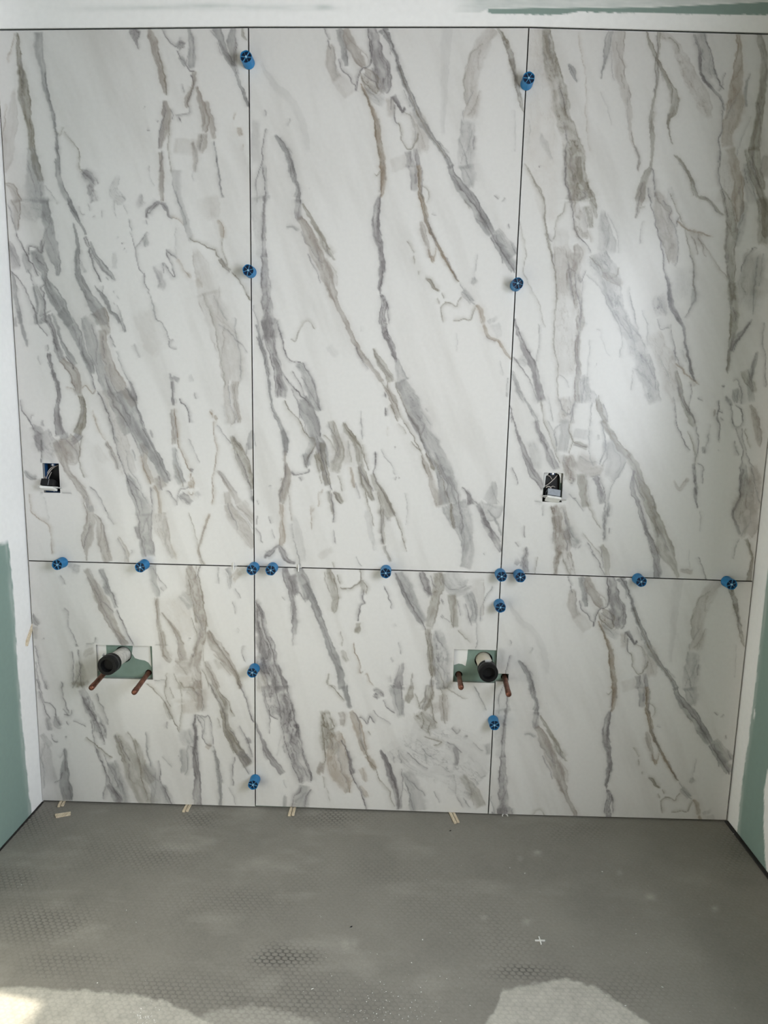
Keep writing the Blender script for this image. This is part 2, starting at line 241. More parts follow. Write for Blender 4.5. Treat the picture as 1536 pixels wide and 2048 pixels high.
# ------------------------------------------------------------------ the marble print
# Each line is one vein of the print.  B tone density edge_left edge_right softness crackle | x,y,width ...
#                                      L tone density width | x,y ...      (R sets origin and scale of the drawing)
VEINS = """
R 0 0 2.954
B o .62 .1 .35 .4 .2 | 95,185,10 110,300,26 130,450,46 142,560,60 165,680,50 178,760,40 187,850,35 203,950,40 235,1040,36 250,1080,8
B g .42 .1 .3 .6 .4 | 178,860,20 190,960,80 208,1080,110 215,1182,125
B g .5 0 .45 .6 .1 | 225,180,52 232,300,50 247,400,36 264,520,30 288,600,25 311,680,16 325,760,11 336,850,16 346,980,24 360,1080,34 385,1160,28 400,1190,26
L o .5 8 | 322,770 335,788 352,800 372,745
L o .5 9 | 375,775 430,850 462,900 470,980 490,1020
B v .6 0 0 .9 1 | 478,1010,20 505,1030,50 530,1060,60 560,1105,30
B v .35 0 0 .9 1 | 515,1080,30 540,1150,50 555,1190,40
L b .35 9 | 78,190 72,260 60,330
B b .3 0 0 .8 0 | 62,300,8 55,340,18 55,372,8
B t .22 0 .1 .9 0 | 85,520,20 70,700,60 45,900,70 20,1010,40
L b .35 10 | 40,610 28,720 15,830
B t .35 0 .4 .6 0 | 30,1085,10 78,1112,40 100,1182,50
B v .55 0 0 .8 1 | 762,178,30 795,205,46 808,245,18 825,302,4
B t .5 .1 .3 .5 .2 | 885,180,26 915,260,36 940,350,36 960,450,30 978,540,12 972,600,12 986,650,50 976,740,56 950,830,50 942,900,22 950,1000,22 960,1100,30 960,1190,26
L v .5 9 | 960,170 990,220 1030,270 1050,320 1090,380 1120,410 1150,428
L v .45 14 | 1045,290 1062,240 1095,255 1070,295 1045,310
B g .4 0 .2 .7 0 | 1115,175,18 1128,280,34 1130,350,45 1132,410,30
L v .5 12 | 1150,430 1146,490 1130,530 1112,600 1110,650 1070,680 1010,692
B t .35 0 0 .8 0 | 1090,530,20 1108,570,46 1106,630,22
L g .3 8 | 1078,490 1092,545
L v .5 11 | 1043,688 1072,728
L v .5 9 | 1000,655 1022,700
L o .4 8 | 995,740 995,850 1005,950 1020,1050 1030,1182
B t .45 0 .25 .6 .1 | 1148,510,8 1185,600,36 1215,700,52 1240,780,52 1260,850,28 1284,980,13 1300,1080,9 1312,1190,10
B t .35 .2 0 .8 .1 | 1205,770,60 1175,880,44 1155,950,26 1142,1060,18
L o .4 8 | 1140,860 1155,960
B g .55 .1 .2 .4 .1 | 1275,172,40 1320,270,42 1360,350,32 1392,430,18 1430,520,14 1467,625,14
B g .5 .2 .2 .5 .2 | 1370,172,40 1364,240,42 1366,310,30 1386,400,14
B o .5 0 0 .5 .4 | 1432,172,16 1440,220,20 1458,252,4
B t .25 0 0 .9 .6 | 1375,670,30 1412,750,28 1424,820,14
L b .25 8 | 1440,830 1430,890
B g .25 0 0 .9 .9 | 700,1030,20 670,1130,60 720,1182,60
B g .3 0 0 .9 .9 | 830,1140,14 830,1182,40
B g .18 0 0 1 .5 | 880,980,10 900,1080,14
L g .3 6 | 270,1090 300,1140 325,1182
B t .14 0 0 1 0 | 1090,780,120 1060,950,140 1080,1120,110
R 0 400 2.954
B g .28 0 .1 .7 .2 | 195,-10,175 195,100,150 190,220,110 190,290,60
B g .5 .1 .3 .4 .2 | 255,-10,50 285,130,56 302,220,72 326,320,52 345,400,26 346,455,5
L g .55 12 | 35,50 75,120 105,180 130,240 160,310 190,365
B t .3 0 0 .8 0 | 55,50,30 95,130,50 125,220,20
L o .6 9 | 168,320 172,280 215,285 240,310 256,328
L o .5 8 | 262,238 248,290 252,325
L o .5 8 | 240,250 250,275 270,240
B g .55 .2 .2 .4 .4 | 190,300,40 225,350,72 252,410,62 292,480,52 322,540,46 360,600,62 400,680,62 430,760,52 452,830,40 482,890,30 522,960,20 556,1030,12
B v .5 .3 .1 .5 .7 | 190,370,10 225,450,44 222,520,44 232,580,62 242,660,60 272,720,40 312,800,36 342,880,40 390,940,46 430,1010,40 455,1090,46 480,1190,36
L v .5 10 | 255,440 270,470 258,540 268,620 262,680
L v .5 8 | 60,410 110,470 150,520 190,620 230,720 278,792
B v .35 0 0 .9 .5 | 50,250,30 75,340,60 92,440,50 90,480,20
B g .42 .1 .1 .6 .2 | 62,510,14 92,600,24 120,660,18 135,740,18 150,880,12
L v .55 14 | 283,860 300,950 325,1030 350,1090 356,1190
B g .62 .1 .3 .4 .1 | 398,-10,26 435,70,27 475,150,16 515,250,15 546,340,9 572,440,5
B g .45 0 .1 .5 .1 | 508,230,8 560,320,24 620,400,26 682,485,5
B g .55 .15 .25 .4 .1 | 430,130,10 445,230,16 456,300,30 462,400,42 482,480,46 532,570,52 590,650,82 626,730,62 660,810,28 690,900,12 740,1010,11 782,1110,18 792,1190,20
B t .5 .1 .35 .5 .3 | 495,660,30 540,770,100 580,880,92 620,960,82 662,1040,72 702,1120,72 752,1190,62
B g .3 .2 .1 .7 .5 | 470,830,30 512,940,54 552,1030,44 602,1140,64 622,1190,64
B g .55 .1 .2 .5 0 | 548,500,8 600,570,26 640,640,18 692,700,18 742,800,5
L g .45 8 | 590,470 640,560 670,610 700,660 740,770
B g .4 0 0 .7 .3 | 650,600,20 680,610,36 672,630,14
L o .5 10 | 490,1090 520,1120 548,1142 566,1105
L b .3 12 | 385,1108 430,1110 455,1095
L g .22 10 | 470,30 480,80 505,100 550,95
L g .25 9 | 500,20 540,70 560,100
L g .3 9 | 600,0 612,60 608,120
L g .3 8 | 680,0 685,100 695,190 705,210
L v .4 5 | 685,210 700,220
L v .4 5 | 720,250 735,285 760,315
L g .45 8 | 735,40 770,150 800,260 810,340 830,420 850,440 860,510 880,550 905,620 925,700 960,730 990,790
L g .4 13 | 802,300 830,232 868,188
B v .65 0 0 .5 .4 | 855,115,8 868,70,16 905,45,20 938,15,24 945,-10,20
B v .55 0 0 .6 .4 | 935,10,14 970,40,18 1000,90,14 1030,110,14 1085,150,8
B g .25 0 0 .9 .6 | 845,25,50 900,20,60 990,40,60
L o .65 10 | 1115,225 1160,250 1210,265 1270,300 1320,360 1370,420 1410,470 1472,588
B b .35 0 0 .8 .2 | 1285,105,14 1305,180,34 1315,300,20 1330,370,10
B t .28 .2 0 .8 .1 | 1055,-10,50 1120,150,54 1150,270,44
L v .55 10 | 988,288 1000,340 1015,400 1027,455
L o .45 9 | 1000,310 1050,355 1090,420 1130,460 1185,525
L v .45 8 | 962,370 985,420 1020,458
B v .28 0 0 .9 .5 | 900,370,30 945,450,48 960,530,30
B t .26 .35 .1 .7 .2 | 1150,290,50 1200,430,120 1232,560,132 1290,700,152 1345,850,142 1370,1000,124 1372,1190,112
L o .42 8 | 1170,490 1210,580 1260,720 1290,850 1310,980 1332,1190
L g .35 8 | 1385,690 1392,780 1412,870 1424,960 1420,1050 1412,1150
L g .25 20 | 1260,560 1300,640 1340,720
L v .6 6 | 985,785 1000,825 1022,820
L v .5 6 | 990,830 1000,870 1040,885
B g .35 0 0 .8 .2 | 792,845,6 812,890,16 832,940,8
L g .35 6 | 905,600 915,650 930,710
B v .55 0 .1 .6 .3 | 990,1020,8 1010,1070,22 1020,1120,18 1020,1190,16
B v .4 0 0 .8 .6 | 1010,1040,16 1040,1065,26 1075,1080,10
L t .25 10 | 1060,1140 1075,1182
B t .12 0 0 1 0 | 830,640,120 900,800,160 960,900,90
B g .15 0 0 1 0 | 1120,1030,20 1150,1160,20
R 0 800 2.954
B v .5 .2 .2 .5 .3 | 352,-10,24 342,60,28 345,120,32 362,190,44 385,240,40
B v .5 .1 .3 .5 .3 | 484,-10,26 494,60,36 490,120,40 470,190,46 440,235,40 410,250,30
B t .5 .2 .3 .5 .6 | 385,215,60 415,290,110 430,335,95 440,365,30
L o .5 10 | 500,130 478,240 470,340 488,430 512,460
B v .5 0 0 .6 .4 | 120,20,10 160,95,14 200,170,34 225,230,48 245,310,30
B v .28 0 0 .9 .5 | 235,130,40 262,250,120 300,300,150 345,330,110
B t .5 .25 .1 .5 .3 | 335,230,50 362,300,64 392,400,34 432,460,34 492,550,42 530,620,46 532,720,52 520,810,74 512,880,34 516,950,8
B t .5 .1 .25 .4 .1 | 545,662,8 588,720,30 602,820,50 622,900,56 642,955,50
L t .5 10 | 490,560 500,640 515,700 500,770
L v .5 8 | 535,500 590,580 630,660 672,742
B t .42 0 .2 .6 .3 | 690,800,6 720,840,20 748,900,30 756,955,30
L v .4 7 | 780,880 782,900 765,905
L v .6 8 | 600,-10 650,130 680,250 700,350 740,450 800,590 815,700 830,800 862,925
L b .35 9 | 545,80 590,180 640,260 695,385
B t .15 0 0 .9 0 | 570,180,70 620,300,80 670,400,50
B g .58 .1 .35 .45 .3 | 738,-10,105 790,120,122 850,240,112 910,340,92 960,430,82 990,490,60 1010,545,8
B t .34 .3 0 .6 .5 | 655,-10,60 740,150,92 800,300,112 860,430,122 885,530,92 900,600,40
B g .48 .2 .2 .5 .4 | 770,520,50 835,620,84 855,720,76 858,820,84 875,930,54
L v .5 9 | 885,515 890,650 900,780 900,830 912,930
B t .34 .1 .1 .7 .6 | 915,560,40 940,680,84 962,760,72 990,850,50 1045,945,20
L b .45 9 | 820,260 845,340 880,450 920,560 935,650
B v .4 0 0 .7 .3 | 800,740,12 815,790,30 825,830,14
L b .3 8 | 1010,850 1050,950
L v .55 10 | 990,545 1030,580 1050,612 1060,552 1100,522 1122,460
B v .42 .2 .2 .6 .8 | 1060,565,20 1105,595,56 1148,640,14
B v .32 0 0 .8 .6 | 1130,490,26 1150,550,40 1190,578,24
B b .62 .4 0 .5 .1 | 1028,-10,20 1020,100,26 1043,200,18 1060,290,12 1090,370,12 1125,425,16
B t .28 0 0 .9 .3 | 1030,180,50 1052,330,54 1080,440,56 1105,500,60
L o .6 9 | 1068,-5 1085,25 1105,50 1118,135
L v .35 5 | 1115,150 1130,270 1175,350
B b .45 0 0 .7 .5 | 1240,55,20 1262,90,34 1280,120,10
B b .45 .2 .2 .6 .1 | 1260,110,10 1260,230,14 1280,320,18 1266,420,14 1258,520,14 1262,620,18 1222,720,13 1186,830,13 1176,900,14 1205,975,26
B g .5 .1 .3 .5 .4 | 1275,140,6 1330,200,12 1380,270,34 1420,370,38 1452,450,34 1490,560,24 1502,625,14
B g .35 0 0 .8 0 | 1490,170,30 1475,250,40 1450,320,34
B t .34 .2 .1 .6 .2 | 1278,400,10 1330,480,28 1400,580,48 1460,660,54 1505,710,54
B t .36 .1 .1 .7 .3 | 1330,540,34 1360,640,52 1420,740,80 1480,830,74 1500,860,60
L o .4 8 | 1060,600 1110,660 1140,730 1155,800 1180,900 1212,975
L k .6 4 | 245,230 245,372
L k .35 3 | 235,548 262,548
L k .3 3 | 355,548 425,553
B g .4 0 0 .8 .3 | 148,420,20 180,455,36 228,458,18
L b .5 6 | 172,555 185,650 230,700 270,720 295,760 305,830 306,912
L g .15 5 | 262,570 280,660 290,720
B t .26 .1 .1 .8 .2 | 1330,-10,90 1370,100,86 1405,155,60
B t .45 .1 .2 .6 .2 | 478,970,30 530,1050,60 585,1130,80 615,1190,60
B t .45 .1 .3 .5 .1 | 590,968,40 612,1050,34 648,1140,30 668,1190,26
L g .3 7 | 355,1030 380,1090
B g .24 0 0 .9 .3 | 395,975,30 440,990,40 480,1010,14
B t .3 0 0 .8 .3 | 888,985,30 920,1080,40 975,1190,44
L o .3 8 | 920,1020 960,1070 992,1112
B t .48 .2 .2 .6 .7 | 1098,985,36 1128,1080,70 1150,1190,92
B o .45 0 .2 .5 .4 | 1180,985,26 1170,1050,16 1190,1190,22
L t .3 10 | 1297,990 1290,1090
B g .42 0 0 .7 .4 | 1360,985,44 1362,1080,16 1358,1155,4
B b .3 0 0 .9 .5 | 1400,995,70 1450,1020,60 1500,1050,40
L v .3 6 | 1402,1145 1420,1180
R 0 1200 2.954
B t .48 .2 0 .5 .2 | 590,-10,50 640,80,80 690,160,74 742,240,46 764,270,30
L v .5 16 | 655,-10 700,90 742,165 782,266
B g .34 0 0 .8 .4 | 380,20,6 405,90,10 425,190,20 452,260,22
B o .42 .2 .2 .6 .8 | 452,240,14 462,340,40 482,450,46 522,560,72 562,660,92 592,760,104 622,860,84 652,960,74 702,1070,74 742,1195,70
B o .36 0 0 .7 .6 | 420,280,12 430,400,26 442,520,18
L v .5 11 | 530,830 590,950 630,1080 695,1185
L o .6 8 | 512,815 570,850 630,890 665,925
L v .4 8 | 600,590 620,660 640,740
L v .4 8 | 470,560 520,660 545,730
B g .4 0 0 .7 .3 | 192,70,10 213,140,30 240,155,6
L g .45 8 | 210,330 230,370 240,440 270,490 282,535
L g .5 10 | 212,440 240,540 260,600 302,612 318,670 352,740
B g .4 .1 .1 .6 .3 | 225,550,12 260,640,24 290,720,18 312,800,22 335,838,10
B g .35 0 0 .8 .4 | 300,700,14 330,720,40 365,740,10
L g .45 10 | 365,490 375,600 412,690 402,742
L g .4 8 | 370,600 395,650 372,640
B g .18 0 0 .9 .5 | 235,820,60 270,1000,94 300,1160,120
B g .46 .1 .3 .6 .1 | 372,865,16 388,950,26 374,1030,54 390,1100,54 402,1195,34
L g .35 12 | 330,1075 370,1040
B v .45 0 0 .6 .4 | 645,1075,14 622,1150,24 610,1190,14
L o .4 7 | 470,730 500,740 520,765
L v .4 6 | 378,805 398,800
B t .34 .1 .1 .7 .6 | 670,780,40 720,880,74 760,1000,110 820,1100,124 880,1200,110
B o .42 .1 .2 .6 .5 | 755,780,14 820,870,44 860,970,50 900,1090,54 945,1200,50
B g .36 .1 .2 .7 .2 | 940,940,8 952,1050,26 1000,1150,24 1025,1205,16
L g .22 8 | 860,740 860,870
L o .4 9 | 690,800 730,900 748,960
B t .42 .2 .1 .6 .4 | 925,-10,16 925,90,28 945,180,50 955,280,60 1000,365,54
B t .42 .1 .2 .6 .2 | 955,60,8 1010,140,26 1045,220,28 1062,310,24 1064,372,26
B t .46 .2 .25 .6 .7 | 1172,-10,100 1200,100,84 1190,200,70 1150,320,84 1130,400,120 1160,500,112 1180,600,90 1168,690,62 1150,800,32 1155,900,42 1165,1000,42 1175,1100,52 1182,1210,54
B b .16 0 0 .9 .2 | 1060,30,90 1110,180,110 1100,330,120
L o .4 10 | 1000,370 970,450 985,540 1020,650 1062,785
B o .42 0 .2 .6 .1 | 862,475,10 950,570,15 990,650,15 1040,740,17 1075,795,8
B b .12 0 0 .9 .2 | 1010,440,90 1040,560,110 1080,680,90
B t .5 .1 .3 .5 .4 | 1215,185,30 1290,290,62 1370,400,58 1420,500,28 1450,590,13 1495,690,11
B t .2 0 0 .9 .5 | 1260,330,60 1330,430,90 1390,520,50
L o .45 12 | 1200,390 1280,540 1340,640 1388,692
B o .45 .1 .3 .6 .6 | 1235,530,10 1310,670,40 1340,770,54 1380,870,62 1430,950,74 1498,1035,70
L v .45 11 | 1400,740 1450,810 1495,925
L v .5 10 | 1290,700 1340,820 1400,960 1470,1030
B g .36 .1 .2 .6 .2 | 1240,680,10 1250,800,14 1250,880,12 1280,990,24 1300,1100,32 1300,1220,32
L o .5 10 | 1165,685 1200,760 1210,850 1255,882
L g .4 9 | 1170,690 1210,670 1245,690
B g .3 0 .1 .8 .1 | 1385,930,10 1375,1020,18 1378,1110,10
L g .35 9 | 1368,1140 1392,1215
B g .26 0 .2 .8 .4 | 1090,780,80 1090,950,64 1100,1070,40
L g .3 7 | 1368,0 1382,72
L g .3 7 | 1435,290 1450,362
B g .3 0 0 .9 .5 | 480,330,30 515,300,40 555,285,14
L k .3 3 | 495,262 563,262
L k .3 3 | 562,215 562,262
L k .22 3 | 905,472 985,472
L k .25 3 | 905,475 905,530
L k .25 3 | 574,475 574,540
L k .22 3 | 895,225 895,262
R 480 0 2.56
L v .5 9 | 436,150 446,190 462,235 470,290
B t .3 0 .2 .8 .3 | 445,200,20 470,280,44 480,370,46 500,420,30
B g .4 .1 .1 .5 .1 | 505,145,46 525,230,38 540,310,27 552,372,8
B t .48 .1 .1 .4 .1 | 545,145,34 575,210,44 605,280,54 640,345,46
L o .6 9 | 503,305 528,368 555,385 575,425 597,438 600,400 612,370 655,345 667,285 657,200 660,145
L o .5 8 | 597,438 598,462
B v .52 .2 .1 .5 .7 | 668,145,18 690,230,50 712,310,72 740,400,72 762,475,34
B t .42 .2 .2 .6 1 | 625,350,30 655,390,90 685,440,80 702,475,20
L o .5 8 | 605,385 640,430 680,460 700,480
B b .52 .4 .1 .5 .2 | 602,428,6 650,490,10 680,580,14 703,680,30 718,780,34 727,880,30 737,960,18 728,1030,12
L o .45 8 | 650,490 675,570 695,690 705,790 720,890
B g .2 0 0 .9 .4 | 705,470,60 720,560,56 770,600,50
L g .3 8 | 665,470 700,500 718,522
L o .4 6 | 715,865 705,895 688,885
B g .6 0 .45 .4 .2 | 720,145,46 762,190,30 786,270,22 822,360,22 862,460,25 907,570,32 952,660,36 1010,740,26 1060,810,26 1092,870,36 1130,940,46 1182,1024,50 1200,1050,50
L o .55 9 | 745,155 786,270 822,360 862,460 907,570 952,662 1012,742 1062,812
B v .6 0 0 .6 .5 | 780,490,14 800,518,22 832,570,14 855,548,16
L o .55 8 | 795,515 800,600 820,650 828,720 860,768 895,742 912,680
L o .4 9 | 782,520 785,560 800,610 830,645
L o .35 7 | 828,570 850,580 885,600 902,650
B t .26 0 0 .8 .3 | 775,480,50 775,560,50 790,640,40
B t .26 0 0 .9 .3 | 890,560,40 925,640,84 925,730,90 940,790,40
B v .42 .2 .1 .6 .3 | 858,770,34 872,850,40 888,940,36 880,1005,20
B v .5 .1 .2 .5 .2 | 896,755,26 912,860,20 922,940,14 930,1040,16
L o .42 8 | 930,940 962,970 972,1010 960,1040
B t .14 0 0 1 .1 | 740,560,90 780,700,100 820,850,90 850,980,60
B t .3 .15 .1 .7 .3 | 1290,150,60 1250,220,70 1215,300,76 1185,380,76 1180,450,68 1188,520,60 1172,620,66
B g .32 .15 .1 .7 .3 | 1168,600,62 1162,730,80 1162,850,80 1162,970,74 1190,1010,30
L o .35 8 | 1245,222 1190,270 1152,360 1150,460 1160,545
B o .62 .2 .2 .5 .8 | 1322,145,12 1358,210,22 1385,280,28 1410,370,22 1425,460,20 1438,530,22 1456,578,5
B g .12 0 0 1 0 | 1060,150,60 1050,330,40 1042,560,30 1040,700,16
L g .15 9 | 1405,560 1410,780
L o .35 6 | 130,565 130,615
B g .38 .2 .1 .6 .1 | 132,655,6 120,780,12 118,860,12 127,960,14 130,1040,14
L g .35 8 | 125,700 105,850 85,960 80,1040
B g .52 .1 .3 .5 .3 | 168,655,6 210,730,16 250,800,28 275,890,30 295,950,18 294,1040,20
L g .25 10 | 252,600 245,655
B g .09 0 0 1 0 | 100,300,20 200,450,30 290,580,40 350,780,20
B g .16 0 0 1 .2 | 80,620,60 85,800,60 100,1020,80
L v .35 6 | 1290,985 1312,1008
L v .4 7 | 1330,1020 1355,1005
L v .5 5 | 1202,690 1195,770
L g .25 7 | 1150,560 1140,620
R 480 400 2.56
B v .5 .1 .2 .5 .2 | 122,-10,8 122,100,10 124,200,18 128,300,28
B v .52 .25 .15 .5 .4 | 126,280,24 130,420,40 136,520,50 145,620,62 155,720,72
L g .35 8 | 62,540 90,640 112,740 145,855 160,960
L v .4 8 | 100,690 130,790 150,850
B g .18 0 0 .9 .2 | 75,-10,60 95,150,50 105,300,30
B v .5 .1 0 .5 .4 | 296,-10,26 294,60,36 310,110,30
B t .56 .15 .2 .4 .15 | 300,80,24 332,140,42 370,210,60 402,290,66 440,370,62 465,440,50 492,520,30 526,600,22 562,680,22 612,770,26 662,840,23 712,910,22 746,990,27 752,1034,27
B o .48 .1 .25 .5 .1 | 308,10,8 360,90,18 402,160,22 436,230,30 488,312,4
B t .25 0 .1 .8 .2 | 425,300,30 478,370,26 502,445,6
B g .32 0 0 .8 .3 | 235,140,8 270,138,16 305,155,14
B v .62 .2 .2 .5 .7 | 712,-10,20 700,80,32 705,160,27 715,260,24 730,330,24 715,430,18 730,510,32 735,600,26 750,690,32 785,770,26 802,840,5
L v .5 10 | 750,520 768,590 770,645
B o .36 .1 .1 .6 .2 | 680,755,8 720,840,20 770,920,26 805,1034,30
B g .36 0 .2 .7 .3 | 798,800,8 832,920,54 885,1020,66 890,1040,66
B b .48 .3 .2 .5 .1 | 928,-10,22 955,90,24 985,180,13 1030,260,13 1070,330,9 1110,400,6 1150,460,12 1200,540,10
B b .5 .1 .1 .6 .3 | 1200,540,9 1238,565,18 1250,640,18 1272,700,16 1320,720,13 1360,780,11 1387,814,9
B t .42 0 .1 .6 .1 | 925,110,22 940,180,34 972,265,12 987,325,15
L b .4 7 | 985,320 996,258
L o .4 7 | 855,220 885,255 895,310
L o .35 5 | 915,360 925,390
B o .62 0 0 .6 .2 | 942,395,8 985,425,16 1010,462,9 1042,482,6
L o .45 8 | 1040,480 1055,520 1102,547 1148,470
L o .4 8 | 1050,520 1030,560 1052,632
L o .35 8 | 1010,500 1020,560
L o .42 7 | 1085,630 1120,615 1170,620 1200,582 1210,540
B g .14 0 0 .9 .1 | 1050,500,50 1120,550,110 1150,600,60
B g .2 0 0 .9 .4 | 1140,460,40 1190,520,50 1220,560,40
B o .62 .1 .35 .4 .3 | 1162,-10,44 1220,70,46 1280,150,46 1330,220,42 1380,300,54 1412,352,52
B g .3 0 0 .8 .5 | 1290,130,20 1360,210,64 1415,290,70
B g .3 0 0 .8 0 | 1196,395,12 1198,412,24 1196,430,10
B g .2 0 0 .9 .5 | 1290,590,50 1305,650,50 1330,710,20
L g .16 10 | 1105,680 1112,780
L g .15 9 | 1220,260 1205,400
L o .42 8 | 260,710 285,722 312,650 350,620 378,660
B g .1 0 0 1 0 | 455,740,30 480,780,40 505,805,14
L g .12 14 | 622,640 620,680
L g .2 8 | 1330,820 1345,900
L g .4 8 | 1368,915 1364,1005
R 480 800 2.56
B g .5 .15 .25 .5 .2 | 215,150,32 236,230,26 240,310,14 242,370,46 226,450,50 214,530,32 210,640,22 206,750,14
B v .5 .1 .2 .5 .3 | 402,210,42 422,300,44 440,400,40 465,480,22 476,600,14 492,725,5
L v .4 9 | 320,260 335,310 330,350
L v .45 9 | 300,395 315,418
B o .42 .1 .1 .6 .4 | 388,260,10 410,340,24 438,425,24 445,470,8
B o .5 0 0 .6 .4 | 480,465,12 505,490,26 538,525,8
L o .4 8 | 512,430 520,480
L b .32 8 | 402,445 400,530 366,600 364,690
B o .36 .1 .1 .7 .6 | 465,110,50 530,210,84 565,300,104 625,380,112 682,450,92 722,530,72 772,600,60 812,680,42 845,760,20
L o .4 9 | 528,110 600,220 632,330 662,450
L o .42 9 | 440,180 480,240 510,290
L v .4 9 | 560,250 582,360 612,470 652,560 685,655
L o .52 10 | 690,270 690,380 722,470 757,520 802,620 855,775
B o .46 .1 .1 .6 .2 | 705,530,12 725,660,20 740,750,14 775,835,10
B t .2 0 0 .9 .2 | 470,250,60 490,330,100 500,390,60
L g .25 9 | 622,50 615,200
L g .25 16 | 655,620 690,775
L g .2 9 | 850,470 850,650
L g .3 7 | 720,250 760,320 800,400
L v .5 7 | 790,240 800,242
B g .42 .15 .1 .6 .4 | 835,-10,105 900,100,122 960,210,124 1010,310,124 1052,400,126 1085,500,126 1115,590,124 1150,670,80 1170,760,62 1150,870,64
L v .5 11 | 845,0 890,150 940,240 995,355
B t .5 .2 .1 .5 .4 | 768,15,14 800,90,18 850,170,18 900,240,24 950,350,36 1000,470,46 1020,580,44 1045,680,24
B o .55 .1 .2 .5 .2 | 995,340,10 1070,500,14 1080,590,18 1102,665,12
L v .4 10 | 1100,470 1130,570 1140,640 1135,690
B t .45 0 0 .7 .3 | 1008,628,10 1030,655,26 1060,685,10
L o .5 9 | 740,80 740,40 775,20
B v .62 .2 .2 .5 .7 | 1135,440,6 1200,510,22 1240,580,22 1270,660,32 1310,720,32 1335,770,22
B g .28 0 .1 .8 .1 | 1300,410,14 1300,490,90 1285,570,90 1240,600,40
L g .35 14 | 1270,560 1310,620 1335,690
B v .55 0 0 .6 .3 | 128,815,8 145,785,14 185,745,20 207,760,26 235,805,18 292,838,10
L g .4 12 | 150,785 125,770
L g .3 9 | 250,470 260,600 278,720 305,815
L g .25 8 | 155,600 160,630
L g .25 9 | 85,640 110,720 130,770
B t .14 0 0 .9 0 | 360,600,30 390,700,90 450,800,80
L o .35 9 | 470,830 482,860
L g .35 8 | 590,800 622,850
L v .3 8 | 800,370 805,410
L v .3 6 | 1245,785 1258,795
B v .5 .1 .1 .6 .4 | 245,868,40 265,930,60 290,985,54 315,1034,50
B g .5 .1 .3 .5 .2 | 285,868,34 325,945,50 365,1034,44
B o .48 .1 .2 .6 .5 | 455,868,30 488,930,46 505,990,50 515,1034,20
B o .52 0 0 .6 .4 | 505,975,10 560,965,16 610,940,14 625,875,10
B o .45 0 0 .6 .4 | 618,915,12 640,975,26 640,1034,16
B v .5 .3 0 .7 .3 | 795,875,10 830,950,26 865,1034,34
B g .3 0 0 .9 .3 | 850,880,40 890,980,60 900,1034,50
B v .46 .1 .1 .6 .4 | 905,875,34 945,960,50 985,1034,50
B o .42 .1 .1 .6 .6 | 1010,885,40 1025,980,60 1045,1034,60
B t .32 0 0 .9 .5 | 1050,985,60 1120,985,80 1180,950,70 1215,890,40
L v .35 7 | 742,955 762,1024
B t .3 0 0 .8 .4 | 1100,870,30 1130,900,40 1150,880,50
R 480 1200 2.56
B v .52 .15 .45 .5 1 | 82,10,14 110,100,56 140,190,76 170,290,86 195,390,84 218,480,92 242,570,80 266,670,80 292,780,90 322,880,92 342,950,60 338,1060,90
B t .3 .1 .1 .7 .9 | 95,250,40 112,330,66 140,430,84 170,520,84 190,605,30
L v .4 9 | 145,480 175,540 180,600 205,615
L g .35 8 | 160,590 150,690
B v .46 0 .2 .6 .1 | 80,630,8 120,730,14 170,810,26 220,910,20
B g .42 0 .2 .6 .1 | 238,960,10 225,1010,26 228,1055,30
L v .5 10 | 312,980 282,1020 268,1058
L v .4 9 | 365,960 345,1050
L v .35 8 | 220,730 250,800 285,900 305,980
B g .5 .15 .2 .5 .1 | 368,-10,20 410,100,32 450,210,36 490,310,46 522,400,46 545,490,27 560,570,22
B t .46 .1 .2 .6 .3 | 556,555,20 600,660,42 632,760,22 692,855,10
L v .45 9 | 690,850 730,930 770,980 795,1050
B g .42 .1 .2 .5 .3 | 262,-10,20 278,70,26 280,150,20 272,238,4
B v .42 0 0 .7 .3 | 495,-10,20 492,30,24 478,62,6
B o .58 .1 .1 .6 .5 | 635,-10,8 605,65,12 600,145,24 585,220,12 600,300,15 618,385,22
B o .3 0 0 .8 .4 | 618,385,16 655,400,14 685,445,8
B g .4 0 0 .7 .6 | 518,165,8 525,250,14 545,295,30 545,325,6
L g .4 8 | 520,180 530,230
L o .38 8 | 455,365 447,440 490,460 545,535
B t .46 .2 .1 .6 1 | 450,540,30 435,620,40 440,700,60 450,780,76 435,850,54 418,895,16
B b .4 .1 .2 .7 .7 | 470,560,40 490,680,64 525,770,100 548,860,90 560,970,14
L v .5 10 | 525,740 552,800 578,880 600,955 645,1055
L g .35 8 | 425,890 440,970
L g .25 8 | 445,970 465,1050
B t .26 0 0 .9 .5 | 600,860,14 632,910,34 655,945,10
B t .24 0 0 .9 .6 | 520,560,50 540,620,50 520,660,40
L v .55 11 | 593,600 640,612 655,632 685,628
B v .38 .1 .1 .7 1 | 672,490,20 700,468,44 735,490,36 745,515,14
L v .42 10 | 738,510 775,575
L o .45 9 | 648,668 695,712
B g .4 .1 .1 .7 .4 | 822,320,16 820,420,44 800,500,54 815,590,54
L v .4 8 | 772,290 790,325
B o .48 .2 .2 .6 .8 | 880,375,6 868,470,28 900,535,44 935,565,44 962,500,42 990,400,10
L g .32 7 | 808,195 815,260 828,360
L g .2 6 | 790,115 795,160
B o .46 .15 .15 .6 .6 | 872,-10,26 920,60,50 960,130,54 970,220,30 975,330,15 988,412,10
B o .46 .1 .1 .6 .6 | 1005,-10,44 990,90,40 975,150,30
B t .36 .1 .1 .7 .9 | 1000,120,30 1020,250,74 1040,340,92 1062,425,50
L o .42 9 | 1030,430 1085,478 1135,502
B t .36 0 0 .8 1 | 890,590,60 940,640,110 980,600,110 1020,530,80 1035,480,40
L o .4 12 | 1030,480 1045,560 1048,640
